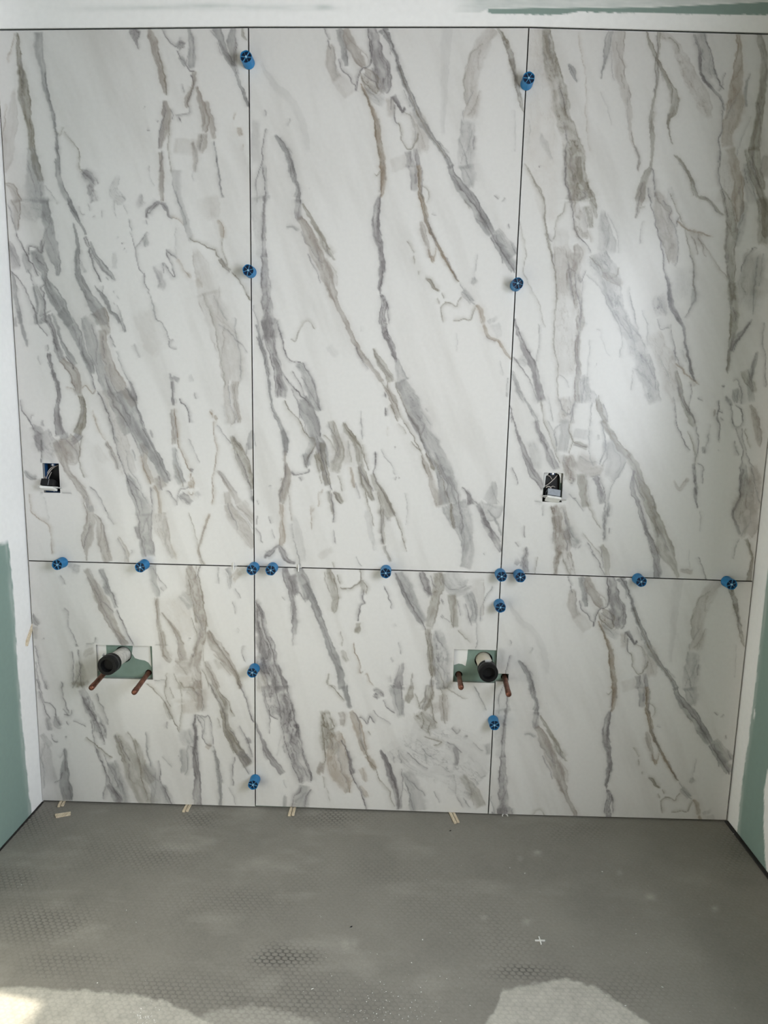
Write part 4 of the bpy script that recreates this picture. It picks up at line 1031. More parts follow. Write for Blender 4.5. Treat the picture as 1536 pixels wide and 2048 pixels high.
B v .38 0 0 .7 0 | 735,480,20 760,560,26 772,605,8
L v .5 14 | -5,20 30,40 70,10
R 310 760 7.68
B v .58 .2 .2 .4 0 | 230,-10,40 260,120,36 290,280,40 295,400,40
L b .8 22 | 290,420 300,560 330,740 345,900 355,1010 410,1100 450,1230 500,1370 530,1410
B t .52 .1 .1 .6 .2 | 265,430,60 275,600,90 290,780,90 280,920,80 290,1000,40
B g .42 .1 .2 .7 .2 | 285,1000,50 300,1150,60 320,1320,90 360,1470,120 420,1620,120
L o .5 14 | 310,1290 350,1420 390,1540 440,1650
B v .52 0 0 .6 .2 | 500,1350,20 545,1390,50 580,1395,10
L b .8 24 | 540,1420 530,1530
B b .42 0 0 .7 .6 | 500,1530,40 550,1590,110 580,1700,100
L b .5 14 | 560,1480 600,1600 610,1700
L v .6 14 | 355,1900 350,1780 400,1680 470,1665 530,1640
L b .6 14 | 500,1690 540,1760 600,1750 590,1680
B v .42 .2 .2 .7 .6 | 390,1720,80 460,1800,120 540,1860,100 600,1910,80
B v .3 0 0 .7 .2 | 640,1680,70 680,1760,90 700,1800,60
L v .75 14 | 385,280 400,340 450,380 490,430 510,500 520,600 530,670
L v .38 12 | 520,890 560,990 600,1090 650,1200 690,1270
L v .4 12 | 600,190 640,300
B b .6 0 0 .6 0 | 820,470,16 860,520,30 880,540,14
B b .55 0 0 .6 .2 | 900,530,30 930,580,50 960,610,20
L b .4 12 | 870,440 860,520 880,600
L b .6 18 | 890,620 880,720 890,820 920,960 950,1070 935,1200 910,1350 880,1500 890,1700 890,1930
L v .45 14 | 930,680 1020,770 1100,880 1170,980
B o .52 .2 .3 .6 .5 | 1180,840,20 1230,950,110 1290,1070,140 1340,1200,150 1400,1360,130 1450,1500,110 1500,1650,90
L v .7 16 | 1250,1130 1330,1290 1390,1440 1450,1600 1490,1760 1510,1850
L v .55 14 | 1190,850 1260,970 1310,1070
B g .42 0 0 .7 .1 | 1490,780,40 1460,900,80 1470,1050,90
L v .5 14 | 1420,960 1400,1080 1400,1160
B t .36 .2 .2 .7 .1 | 930,1370,40 1020,1450,50 1100,1580,70 1200,1730,90 1300,1930,90
L v .48 14 | 980,1400 1080,1550 1160,1680
B t .42 0 0 .7 .1 | 1090,1690,60 1120,1800,100 1130,1930,110
B t .34 .2 .2 .7 .2 | 1080,-20,60 1100,200,70 1120,400,70 1180,600,110 1150,700,60
B t .34 .1 .2 .7 .2 | 1230,-20,120 1230,200,110 1250,400,80 1290,600,80 1290,680,40
R 640 840 6.144
B o .36 .2 .2 .7 .3 | 120,-10,60 180,150,90 230,300,110 250,430,120 200,540,120 170,660,80
L o .5 14 | 160,-10 190,180 240,330
B o .52 .1 .3 .6 .2 | 280,20,30 330,120,60 390,220,60 460,320,80 490,450,80 510,600,90 540,700,100 580,820,90 610,920,60 650,1010,20
L o .6 14 | 270,10 350,160 420,270 480,400 490,520
L o .5 13 | 520,300 560,480 600,620
L o .6 14 | 470,560 510,740 560,940 610,1100 640,1220 660,1310
L v .6 18 | 670,390 680,520 665,620 670,700 710,790
B o .48 .2 .3 .6 .1 | 640,640,40 680,760,60 740,880,110 790,1010,130 830,1130,130 890,1220,90
L o .65 14 | 700,770 760,880 820,980 870,1090 930,1210 980,1330 1045,1545
L o .5 14 | 690,880 730,1050 750,1200 750,1350 770,1480 790,1545
B o .36 0 0 .8 .1 | 740,1080,60 770,1300,50 780,1550,50
L v .6 14 | 755,1440 780,1545
B b .46 0 0 .6 .2 | 370,560,20 390,680,50 410,780,40 430,850,10
L o .45 14 | 340,250 380,430 390,520
L v .4 12 | 350,290 345,360
L v .4 13 | 440,760 460,870 490,970
B o .52 .2 .3 .5 .3 | 20,250,60 40,450,70 60,600,80 90,720,80 110,820,60
L v .65 16 | -10,330 50,530 90,680 130,820 150,870
L v .6 14 | 10,560 50,720 70,820
B o .64 0 0 .6 .5 | 160,880,14 210,920,70 250,980,60 300,1030,10
L o .5 13 | 210,680 250,760 270,880
B o .42 .1 .2 .6 .1 | 100,860,50 120,950,60 140,1080,40 150,1180,20
L v .7 18 | 130,900 150,1050 165,1260
L v .6 14 | 175,1340 190,1480 200,1535
B b .3 0 0 .8 .2 | -10,860,60 40,880,60
L o .45 14 | 30,180 80,200 140,290 190,380
L g .45 12 | 200,410 230,450 245,440
L g .28 12 | 505,-10 510,250
L g .36 14 | 740,360 820,480 880,560 920,680
L v .38 16 | 920,690 925,740
L v .38 14 | 950,720 970,710
L v .65 12 | 915,325 945,335
L g .25 14 | 1050,890 1060,1100 1050,1300
B g .16 0 0 .9 0 | 560,1100,60 620,1350,70 660,1545,70
L v .35 14 | 810,1190 830,1260
R 760 760 6.144
B g .52 .2 .1 .6 .3 | 250,-20,130 320,150,170 400,320,190 470,480,190 540,620,190 610,760,200 690,900,200 750,1040,190 800,1170,200 830,1300,230 830,1430,250 850,1570,270
L o .65 14 | -10,0 100,130 170,240 230,370 270,470 330,570 400,680 450,790 500,880
B t .42 .2 .2 .6 .3 | 60,60,60 140,200,80 190,330,60 220,480,40
L o .7 16 | 120,290 160,350 180,430 210,510
L o .4 12 | 210,530 290,600 320,670
L o .6 14 | 185,-10 240,180 300,310 350,420 430,540 490,650 520,780
B v .5 0 0 .7 .2 | 340,400,20 390,500,60 450,590,70 480,640,20
L v .75 18 | 480,620 520,760 560,880 610,990 640,1050
B o .7 0 0 .5 0 | 560,880,16 610,1000,40 650,1070,50 690,1110,14
L o .6 14 | 660,980 720,1080 750,1170
L o .55 14 | 380,750 430,820 490,870 510,960 560,1090 600,1200
B t .42 .2 0 .7 .2 | 500,900,30 560,1060,50 620,1180,60 650,1320,100 700,1440,100 740,1570,100
L o .6 14 | 760,1200 790,1330 830,1430 860,1545
L v .55 14 | 830,1180 890,1300 940,1390 970,1545
L g .4 14 | 390,160 440,190 480,240
L g .3 12 | 560,340 600,400
L g .42 14 | 520,700 560,850
L g .42 14 | 680,880 730,980
L v .7 16 | 1000,1310 1080,1390 1140,1460 1220,1545
B v .52 .2 .1 .6 .4 | 1040,1330,20 1100,1430,60 1130,1550,70
B g .32 .1 .2 .7 0 | 1390,1220,20 1400,1340,90 1370,1450,150 1330,1570,220
L v .6 18 | 55,340 55,400 65,445
L v .45 18 | 60,170 66,205
L b .2 16 | 70,560 80,700
R 510 900 6.144
B t .55 .4 .2 .4 .1 | 385,-20,30 390,80,30 385,180,40 400,270,90 390,350,90 370,440,80 340,530,90 330,610,80 315,670,30
L v .6 14 | 385,170 370,300 340,450 300,540 300,640
B v .52 0 0 .6 .3 | 430,250,30 460,290,30 470,330,50
L v .6 18 | 440,270 480,310 540,295 600,290 650,270 660,230
L v .45 14 | 590,20 620,160 640,230
B g .42 0 0 .7 .1 | 600,30,40 640,120,60 650,220,30
L v .55 16 | 720,-10 660,100 650,200
L v .65 24 | 525,330 575,390
B b .42 .2 .2 .5 .1 | 315,650,30 320,800,40 320,880,40 330,1000,60 325,1120,50 310,1190,40
L t .5 12 | 420,400 410,520 420,640 435,760 440,880
L g .42 12 | 440,900 460,1020 490,1130 520,1260 560,1430
B g .14 0 0 1 0 | 480,800,60 540,1100,100 600,1400,90
B v .6 .2 .2 .5 .3 | 110,1360,14 130,1300,30 170,1270,60 230,1230,40 290,1180,40 330,1240,60 370,1310,50 430,1370,40 520,1400,20
L v .55 14 | 110,1225 150,1250 190,1220
L v .65 14 | 120,1350 140,1290 180,1300 270,1205
L v .65 14 | 300,1200 350,1300 420,1370 510,1395
L v .42 14 | 10,970 60,1050 90,1150
L v .36 13 | 20,620 40,680
L v .36 13 | 30,800 20,920
L v .48 16 | 175,810 195,910
L v .3 14 | 195,970 240,1090
L v .35 14 | 310,350 320,380
L v .3 14 | 170,455 210,445
L b .42 12 | 680,680 700,760 690,880 690,980
L b .42 12 | 730,710 710,770
L b .36 12 | 790,500 780,620 770,700
B o .52 .2 .3 .5 .3 | 750,30,60 790,160,60 830,280,60
L o .45 14 | 740,20 760,160 790,300 820,420
R 500 1130 3.808
B v .55 .2 .1 .6 .2 | 275,25,40 290,120,60 310,220,40 330,320,36 335,430,36 338,540,20
L v .4 8 | 320,500 325,560 330,620
B v .6 0 0 .6 .2 | 320,60,70 345,140,60 350,200,50 365,240,20
L v .65 10 | 320,120 350,180 365,220
B g .55 .1 .3 .5 .1 | 365,25,60 410,110,70 440,190,70 430,280,14
B g .62 .2 .3 .4 0 | 420,130,60 470,240,50 510,330,46 550,450,44 600,580,50 645,710,56 680,830,56 705,965,44
L v .5 7 | 400,60 460,180 510,300 540,400
L v .55 8 | 375,200 415,260 430,290
B o .55 .1 .3 .6 .5 | 590,30,40 620,110,70 640,180,60 655,260,50 650,330,36 630,365,10
L o .7 9 | 640,100 670,190 680,260
L o .7 12 | 690,160 710,175 760,180 800,155 840,130 850,70 848,20
L o .55 9 | 670,70 690,150
B o .55 .2 .2 .6 .3 | 845,100,20 865,170,30 870,220,24
L o .5 8 | 850,110 890,160 880,230
L v .75 12 | 865,180 862,250 870,290 840,310 825,370 820,430
B o .6 .2 .2 .6 .3 | 822,430,30 825,480,36 810,530,30
L b .7 12 | 795,590 800,650 820,720 835,790 850,840
B o .5 0 0 .7 .2 | 840,800,14 850,840,40
L b .5 10 | 870,850 890,830 905,880 945,935
B o .5 0 0 .7 .5 | 700,640,14 720,700,40 735,740,20
L o .45 7 | 690,500 710,570 705,620
B o .6 0 0 .5 0 | 600,820,6 585,890,18 590,920,10
L o .55 8 | 590,915 640,920 655,955
L v .3 8 | 240,235 270,270
B v .6 .2 .5 .5 1 | 50,300,26 70,400,70 90,500,100 115,600,130 140,700,130 170,800,120 210,880,110 250,970,110
L v .8 10 | 45,270 90,420 130,550 180,700 215,810 275,955
L v .6 8 | 50,330 60,450 95,520 100,620 130,720 140,640
L v .5 8 | 80,700 100,640
L v .6 8 | 80,780 130,850 155,960
L v .55 8 | 140,760 190,880 205,955
L v .55 8 | 60,480 85,560 70,650
B t .3 0 0 .8 .6 | 50,700,40 80,850,80 110,970,90
R 500 1370 3.808
B v .6 .2 .5 .4 1 | 235,-10,100 245,100,110 280,200,110 310,320,110 330,430,130 370,560,110 410,680,110 430,750,80
L v .75 9 | 275,-5 310,150 350,280 380,400 410,540 450,640 465,730
L v .65 8 | 195,-5 210,120 235,230 250,340 270,440 310,570 360,690 385,760
L v .55 8 | 340,360 325,340 320,420 350,460
L v .55 8 | 310,470 360,620 400,720
L v .55 8 | 250,120 300,250 320,330
B v .46 .2 .2 .6 1 | 130,-10,80 150,80,90 170,170,90 200,240,60
L v .65 9 | 140,190 170,240 220,265
L v .5 8 | 110,-5 130,120 150,220 145,380
L v .5 8 | 265,440 250,480 270,520
B g .42 .2 .2 .6 .1 | 420,750,80 400,850,100 380,940,120
L v .7 10 | 470,790 430,840 415,940
L v .75 10 | 385,770 380,815 335,850 320,940
L v .45 12 | 395,750 420,750
B v .58 .2 .2 .5 0 | 5,220,12 40,280,12 70,380,16 120,490,30 180,580,40 245,690,30
L g .25 8 | 255,720 280,790
B g .46 0 0 .5 0 | 280,830,12 260,860,30 265,930,30
L g .2 8 | 240,380 205,540
L o .65 9 | 590,-5 640,30 680,80 720,120
B o .54 .2 .2 .6 .9 | 570,180,60 580,260,70 590,360,110 610,460,120 600,520,90
L o .75 9 | 550,230 545,340 560,450 580,540 570,600
L o .65 8 | 600,250 640,310 600,350
L o .65 8 | 590,300 610,400 630,500
B b .45 .2 .3 .6 .4 | 640,340,70 660,450,120 670,560,150 690,660,150 730,740,100 750,830,14
B t .52 0 0 .7 .6 | 560,580,50 545,650,60 560,680,40
L o .5 8 | 560,690 570,790
L o .3 8 | 590,780 610,890
L v .75 9 | 690,420 740,500 760,600 775,690 800,740 850,830 888,945
B v .46 0 0 .7 .6 | 745,490,20 765,600,30 785,690,40
L o .5 8 | 740,820 760,740
B b .32 0 0 .8 .2 | 830,620,30 870,700,50 890,750,10
B b .32 0 0 .8 .2 | 830,760,30 880,830,40 900,860,14
B t .42 0 0 .7 .6 | 680,190,40 700,250,40 690,320,20
B g .6 .1 .3 .5 0 | 710,-10,50 740,110,36 760,190,30
B b .54 .2 .3 .5 .1 | 755,180,30 800,280,60 840,380,60 860,460,40 880,540,30
L o .65 9 | 840,400 870,500 900,570 955,660
B b .42 0 0 .6 0 | 880,530,20 930,600,40 955,660,20
L v .75 10 | 815,245 860,260 890,295 915,240 955,300
L o .5 9 | 890,350 920,380
R 740 1130 3.808
B g .58 .3 .1 .6 .3 | 220,60,60 250,140,90 290,220,90 330,300,80 380,380,70 420,450,60
L v .65 9 | 195,60 240,160 280,250 330,320 380,400 420,490
B v .52 .1 .1 .6 .4 | 385,60,40 410,120,60 440,200,50 460,250,14
L v .5 9 | 370,60 400,160 450,230
B o .54 .2 .2 .6 .5 | 520,65,60 520,150,90 500,240,60 480,330,60 460,420,60 450,490,50
B g .36 0 0 .9 .3 | 590,60,120 640,150,150 700,170,110 760,140,60
L v .4 9 | 460,80 490,180
B o .5 .2 .2 .6 .2 | 625,210,70 635,300,60 645,400,60 660,490,30
L o .5 8 | 680,490 740,570 770,610
L v .6 8 | 540,250 555,290 545,295 538,260
B g .44 .1 .1 .7 .3 | 740,200,60 770,260,70 790,360,50 780,450,60
L v .55 9 | 730,290 750,370 775,470
L g .42 9 | 780,260 805,380 815,560 800,640
B t .2 0 .2 .8 0 | 800,90,120 830,250,80 840,400,40
L g .5 8 | 940,150 870,270 840,350 840,440
B o .55 .4 .1 .5 .5 | 440,470,60 445,560,40 460,660,50 475,760,60 480,860,40
L o .7 10 | 420,480 435,580 455,700 470,800 465,940
B g .38 .1 .1 .8 .7 | 510,480,40 530,600,110 540,700,140 545,800,110 560,960,100
L v .45 8 | 500,500 510,560 560,620
L v .5 8 | 505,600 510,650
L v .5 8 | 510,700 540,740
L o .5 8 | 490,760 540,850 565,955
L v .45 8 | 530,390 560,410
L g .3 8 | 540,380 620,440
L v .55 9 | 115,160 135,220 155,290 160,340
L g .25 8 | 180,440 190,470
L g .45 8 | 210,580 230,680
B g .45 0 0 .6 0 | 160,700,8 180,740,14
B v .44 .1 .2 .7 .2 | 240,730,8 230,830,40 210,960,90
L v .4 8 | 150,830 160,900
B o .48 0 0 .6 .3 | 320,810,8 315,880,20 310,960,50
B v .44 0 0 .6 .2 | 480,870,30 460,950,40
R 740 1370 3.808
B g .44 .1 .1 .7 .3 | 180,-20,100 210,80,90 230,180,80 240,260,50
B v .42 .2 .2 .7 1 | 20,60,40 60,60,70 90,100,50
L v .55 9 | 100,110 140,180 190,215
L v .4 8 | 20,190 80,250 160,300
B o .52 .1 .1 .6 .4 | 320,-10,20 300,80,50 280,140,40
L o .6 9 | 340,60 370,130 390,185
B o .6 .3 .2 .5 .6 | 460,-10,40 450,80,70 420,150,70 390,190,50
B o .48 .1 .1 .7 .9 | 360,200,60 400,260,110 440,300,120 470,350,80
L o .65 10 | 390,200 410,280 390,330
L o .6 9 | 450,100 480,200 490,260 520,290
L o .55 9 | 470,290 440,340 460,390
B t .45 0 0 .7 .4 | 540,60,50 560,160,60 570,290,40
L o .55 8 | 530,-5 550,120 570,300
B t .32 0 0 .8 .5 | 480,130,80 510,220,70
L o .5 10 | 560,20 640,60 700,100 750,100
L g .55 10 | 790,-10 830,80 885,200
L v .65 10 | 615,320 660,370 690,340
L v .65 10 | 720,380 745,395
L o .55 8 | 410,395 470,410 540,440 480,460
L v .55 9 | 580,430 650,470 700,520
B v .44 0 0 .7 .3 | 640,460,20 660,540,40 655,620,20
L v .45 8 | 630,600 660,610
L v .5 9 | 400,480 430,530 470,545
L v .55 8 | 280,510 340,570 400,620 440,635
L g .42 8 | 410,520 430,610
L g .4 8 | 780,430 830,490 860,500
L v .45 8 | 840,390 850,410
B v .58 .1 .2 .6 .4 | 65,485,10 110,560,40 140,640,50 180,740,50 205,830,40 215,940,24
L v .65 9 | 140,600 170,700 210,800 215,940
L o .55 9 | -5,575 40,630 60,690 100,750 150,810 155,860 190,930
B g .32 .5 0 .5 0 | 270,640,50 310,720,90 350,830,110 370,950,130
L v .5 8 | 240,630 250,760 240,850 235,940
L g .45 8 | 255,785 300,840 330,945
B o .38 0 .1 .7 .2 | 690,680,30 750,760,60 800,840,80 850,940,80
L v .45 9 | 650,830 690,900 720,945
L g .4 9 | 700,850 770,945
B g .32 0 0 .8 .2 | 890,440,50 900,540,40
B g .14 0 0 1 .7 | 200,350,300 400,500,400 650,600,400 850,750,300
L g .4 8 | 480,800 520,900
L g .3 8 | 640,680 660,800 650,850
L v .4 8 | 180,540 190,600
L v .35 8 | 580,620 600,640
L v .4 8 | 210,490 240,600
R 60 1130 3.808
B t .58 .2 .2 .5 .1 | 420,20,40 470,120,60 520,220,90 570,320,90 610,410,80 650,490,60 700,570,50 745,620,40
B g .52 .1 .3 .5 .1 | 545,15,50 570,100,40 600,190,40 640,270,30 660,340,24
L v .7 14 | 660,340 700,420 740,510 790,610
L v .5 9 | 620,200 660,310
L v .5 8 | 440,90 490,190 540,300 590,400 640,490 700,600
B g .35 0 0 .7 0 | 560,150,30 600,230,30
L v .45 8 | 225,75 265,150
B g .3 0 0 .8 .2 | 320,20,60 380,40,60
L v .45 8 | 260,320 290,360 300,470 340,560 360,620
B g .42 0 0 .6 .2 | 345,590,14 355,625,24
L v .5 9 | 310,650 325,760 335,900
L v .55 10 | 360,640 380,760 390,900 400,955
B o .36 0 0 .8 .5 | 370,720,50 385,850,80 390,955,90
B g .48 .2 0 .6 .1 | 25,370,10 45,430,50 75,465,10
B g .3 0 0 .7 0 | 40,480,40 40,560,20
L v .45 8 | 40,620 65,720 90,830 130,955
L v .45 8 | 45,740 70,860 90,955
B o .3 0 0 .9 .3 | 410,700,20 440,660,50 490,640,20
L v .35 8 | 105,555 112,568
L v .4 7 | 240,880 245,955
L k .35 4 | 415,603 497,603
L k .35 4 | 495,545 495,603
R 60 1360 3.808
L v .55 9 | 60,-5 110,150 150,175 180,210 200,300 235,350
L v .5 9 | 110,-5 140,80
L v .55 9 | 75,90 110,180 130,260 160,300
B v .42 0 0 .7 .3 | 130,280,30 145,350,50 150,390,20
B v .45 0 0 .7 .3 | 195,270,20 210,340,60 235,350,20
L v .5 9 | 150,410 180,465 215,465
L v .6 9 | 245,5 250,120 270,200 300,260
L v .5 8 | 240,215 300,280
L v .5 8 | 250,260 310,270 310,220
L v .5 9 | 275,310 295,345
L v .5 8 | 260,430 285,430
L v .4 8 | 330,310 380,330 430,360
L o .75 10 | 430,435 490,485 560,540 630,590
B v .48 .1 .1 .6 .8 | 385,60,40 430,150,60 460,230,70 500,300,80 540,380,80 560,460,60
L v .65 9 | 400,130 450,220 510,320 550,420 570,500
L v .55 8 | 460,300 480,400 490,500 530,600
L v .55 8 | 500,100 545,180 570,260 590,340
B o .4 0 0 .7 .4 | 330,-5,40 345,35,50
B o .4 0 0 .7 .5 | 380,-5,60 390,60,50
L v .6 9 | 500,520 550,620 580,700 585,800 560,900
L v .7 10 | 560,640 600,740 640,830 690,915
L v .5 8 | 560,560 600,640 650,740 690,830
B g .42 .1 .1 .7 .5 | 620,600,60 650,720,90 690,830,110 720,940,120
B v .48 0 0 .6 .4 | 590,790,20 640,860,60 680,935,60
B o .38 .1 .1 .7 .4 | 640,400,30 700,480,70 760,600,110 800,720,120 850,850,120 900,950,120
L o .5 9 | 650,420 700,520 740,640
L o .6 10 | 740,390 800,480 830,600 850,740 900,920
L o .45 9 | 680,420 720,540
B o .42 0 0 .7 .2 | 790,440,20 830,540,50 870,680,60 930,800,70
L g .3 8 | 880,390 885,540 920,650
B g .55 .1 .3 .5 0 | 260,510,20 270,600,30 265,680,60 260,780,90 280,880,70 290,935,60
L v .5 9 | 255,520 275,620 270,700
L v .5 9 | 180,780 220,760 250,700
B g .2 0 0 .9 .3 | 100,480,80 130,620,90 150,800,100
L g .35 8 | 100,480 90,600 110,700 100,820
B g .25 0 0 .8 .3 | 90,420,40 150,520,60
L v .4 8 | 250,550 230,600
R 290 1130 4.327
B g .45 0 .1 .7 .1 | 60,10,60 70,100,60 100,220,50 120,290,30
L v .45 9 | 60,20 130,130 200,200
L v .45 9 | 130,190 170,230
B t .54 .3 .1 .5 .2 | 100,270,20 105,380,30 110,500,30 140,610,70 150,700,60 180,800,50 230,840,40
L o .55 9 | 95,280 100,450 120,560 150,680 150,760 190,820
L o .45 8 | 150,570 180,700
B t .5 .2 .1 .6 .1 | 130,400,8 200,480,20 260,560,40 300,660,50 310,760,60 330,840,60
L o .55 9 | 140,410 220,510 290,600 330,690
B t .58 .1 .3 .5 .8 | 380,10,40 400,100,90 430,200,120 450,300,120 470,400,90 490,500,90 485,600,80 470,700,80 440,800,90 420,880,110 440,970,90 450,1090,90
L o .65 10 | 470,20 460,100 490,240 520,420 540,540
L o .6 9 | 350,30 380,120 400,240 430,400 450,500
L o .5 9 | 440,10 430,120
L v .5 9 | 480,10 450,80 430,120
L o .55 8 | 400,450 440,560 445,700 430,800
L v .5 9 | 390,770 410,800 425,780
L v .5 8 | 375,630 395,635
B b .12 0 0 1 .2 | 200,250,200 300,450,200 340,650,120
B g .36 0 0 .8 .5 | 300,240,60 360,300,80 410,380,70
B t .42 0 0 .8 .5 | 250,850,90 330,870,140 400,900,100
B b .18 0 0 .9 .2 | 330,950,140 340,1080,140
L o .55 9 | 190,930 170,1000 165,1085
L o .5 9 | 240,930 280,1030 295,1085
B t .62 .1 .3 .5 .3 | 540,560,30 590,660,80 650,740,90 720,850,80 780,940,50 820,1040,30 832,1090,20
L o .65 9 | 550,560 640,700 720,820 790,940 830,1085
B t .45 .1 .1 .6 .4 | 520,820,20 560,920,60 600,1010,60 640,1090,50
L o .55 9 | 510,830 590,980 630,1085
L o .5 9 | 480,880 530,980 550,1085
L o .38 8 | 530,640 510,740 500,840
B o .22 0 0 .9 .3 | 620,800,60 680,900,80
B g .45 0 0 .7 .3 | 720,30,50 740,120,30 735,220,6
B b .36 0 0 .9 .4 | 760,60,110 820,110,80
L v .5 8 | 780,200 830,295
L v .5 8 | 745,310 775,430
L g .38 9 | 640,20 635,170
L v .5 9 | 840,700 850,780 880,850
L g .22 8 | 800,540 810,590
L k .25 4 | 75,690 200,690
L k .3 4 | 75,998 170,998
R 290 1360 4.327
L o .6 12 | 0,20 70,80 130,150 190,230 230,330 270,400 300,460
B o .42 0 0 .7 .3 | 150,180,20 190,260,50 230,350,30
L o .45 9 | 170,-5 170,120 220,240
L o .38 8 | 200,60 240,160
L o .45 9 | 290,-5 310,140 315,270 300,440
B t .48 .1 .2 .7 .3 | 350,20,160 420,80,110 470,180,70 460,270,50
B b .2 0 0 .9 .1 | 380,150,200 390,300,160
B t .38 0 0 .8 .2 | 490,60,80 490,200,90 480,280,60
L v .55 9 | 430,90 465,150
L o .55 9 | 290,20 330,60 400,60 430,90
B v .62 .3 .3 .5 .1 | 440,290,20 430,380,24 435,500,24 425,610,30 440,720,40 450,830,50 450,930,60 460,1085,60
L v .75 9 | 445,290 430,400 435,520 420,620 445,740 460,850
L v .55 9 | 455,310 490,420 500,500 540,560 580,570
L v .55 9 | 450,300 510,320 550,310 575,430 585,560
L g .45 9 | 470,310 510,370 500,480
B b .42 0 0 .7 .2 | 520,560,40 570,590,50
B g .5 .2 .2 .6 .1 | 590,600,14 620,700,30 630,800,40 645,920,30 650,1080,30
L g .55 9 | 585,560 620,700 640,850 650,1080
B g .32 0 0 .8 .3 | 340,420,110 360,520,110 400,570,60
B g .3 .1 .1 .8 .1 | 330,580,60 340,700,70 340,820,50
L g .45 9 | 370,560 360,650 370,760 350,830
L v .65 12 | 380,570 430,590
L v .35 8 | 285,655 300,660
L v .5 9 | 185,360 190,430
B g .38 .2 .1 .7 .2 | 20,700,60 60,830,110 100,940,120 130,1080,140
L v .6 9 | 125,690 130,780 140,880 170,950 240,1070
L g .42 9 | 0,440 15,620 60,760
B g .45 0 0 .7 .1 | 150,900,40 190,980,50 240,1080,50
L g .32 9 | 150,660 240,760
B o .54 .2 .2 .6 .6 | 560,10,20 610,110,50 660,190,60 690,280,60 700,390,60 740,480,80 790,580,70 840,660,70 900,760,80
L v .65 10 | 540,10 600,130 660,230 690,340 700,440 750,540 790,640 850,730 900,820
L o .65 9 | 600,10 650,110 710,190 740,260 775,320
L o .5 9 | 640,140 690,230
L v .6 10 | 740,430 790,500 830,590 890,660 920,700
B v .52 0 0 .6 .4 | 800,620,40 860,660,60 910,740,60
L v .5 9 | 830,640 860,670 900,640
L v .75 12 | 800,-5 840,100 880,200 910,290 945,360
L v .55 10 | 810,390 870,480 920,600 930,680
B v .48 0 0 .7 .2 | 880,480,40 910,560,40
L o .42 9 | 620,320 650,420
L o .48 9 | 690,430 730,560 770,640
L v .55 10 | 780,660 755,780 760,920
L g .38 9 | 720,920 760,1000 785,1080
R 1010 840 3.808
B v .62 .2 .2 .5 .2 | 70,-10,8 100,110,20 140,210,30 170,300,50 210,400,50 250,460,50 292,540,36
B v .48 .1 .1 .6 .5 | 220,-10,20 270,100,40 320,200,40 350,290,60 392,385,50
L v .55 9 | 215,-10 290,150 330,230 380,380
L o .5 9 | 290,-10 350,140 390,260 420,340
L g .42 8 | 320,-5 380,110 400,250
L g .42 8 | 430,30 380,80 400,200
B g .22 0 0 .9 .4 | 200,150,60 240,280,90 230,380,70
B g .38 .2 .2 .7 .2 | 455,-20,60 450,120,60 440,250,60
B t .52 .2 .2 .7 .9 | 480,250,60 490,330,90 500,420,90 470,480,50
L o .6 9 | 500,-5 480,80 510,160 560,180 630,210
L o .55 9 | 490,110 510,160 490,260
B o .42 0 0 .7 .3 | 510,170,20 580,190,40 640,220,20
B t .36 0 0 .9 .3 | 540,290,80 600,340,140 680,360,120 720,330,60
L g .5 9 | 640,-10 640,150 650,270 680,350
L g .55 10 | 740,-10 760,130 770,230 720,340
B g .32 .1 .1 .8 0 | 780,130,40 810,230,120 850,290,160 820,380,130 780,450,60
L g .5 8 | 930,310 870,400 820,490 800,590 790,740
B o .6 .2 .2 .5 0 | 730,-10,24 770,50,40 820,120,44 880,210,44 955,300,50
B g .2 0 0 .9 .2 | 590,60,120 580,150,120
B g .28 0 0 .7 0 | 705,110,20 712,160,20
B o .55 .2 .2 .6 .1 | 580,400,70 590,500,60 600,580,60 620,680,50
L o .55 9 | 620,620 680,750 740,840
B v .54 .1 .2 .6 .3 | 690,410,60 710,490,30 730,560,50 745,650,50
L v .55 9 | 710,430 760,540 770,660 765,800 750,940
B g .42 0 0 .7 0 | 760,680,40 765,800,30 750,930,20
L v .55 8 | 490,440 515,440 515,480 490,480
B t .55 .2 .2 .6 .8 | 360,640,60 390,720,70 400,820,70 410,920,80 410,1010,50 390,1090,40 385,1180,30
B t .44 .2 .2 .7 .8 | 430,640,60 450,780,80 460,900,90 460,1000,70 480,1090,60 510,1190,50
B g .32 0 0 .8 .4 | 480,800,60 510,900,90 560,960,60
L v .4 8 | 540,980 590,950
L o .55 9 | 340,650 380,780 390,950 410,1070 375,1180
L v .5 8 | 440,830 470,920 460,1000
L o .55 9 | 440,1060 490,1190
L g .45 8 | 440,680 490,820 520,900
L o .45 9 | 580,850 650,940 740,1050
B o .45 .1 .1 .7 .1 | 720,940,40 760,1040,50 770,1150,40 775,1195,40
L v .45 8 | 620,930 690,1050 750,1180
L v .4 9 | 650,1000 680,1040
B g .3 0 0 .8 0 | 800,620,14 795,740,14
L v .42 8 | 800,820 795,870
L v .42 8 | 510,600 540,590
L g .42 8 | 480,560 560,640 600,700
L v .5 9 | 45,355 75,430 90,495
L v .45 9 | 80,925 100,970
L v .45 9 | 140,800 155,900
B v .42 0 0 .8 .4 | 160,960,10 150,1060,50 155,1150,50
B v .3 0 0 .8 .3 | 70,1080,20 130,1090,70
L v .45 9 | 160,960 150,1120
L o .38 12 | 245,1040 225,1180
L k .3 4 | 285,640 285,730
L k .25 4 | 220,620 285,622
R 260 50 3.808
B v .58 0 0 .7 .9 | 10,35,30 40,70,70 45,110,30 70,200,4
B t .58 .2 .3 .5 .1 | 140,20,20 180,130,60 200,220,44 230,310,44 250,420,40 272,530,14
L o .55 8 | 215,200 250,330 275,480 270,540
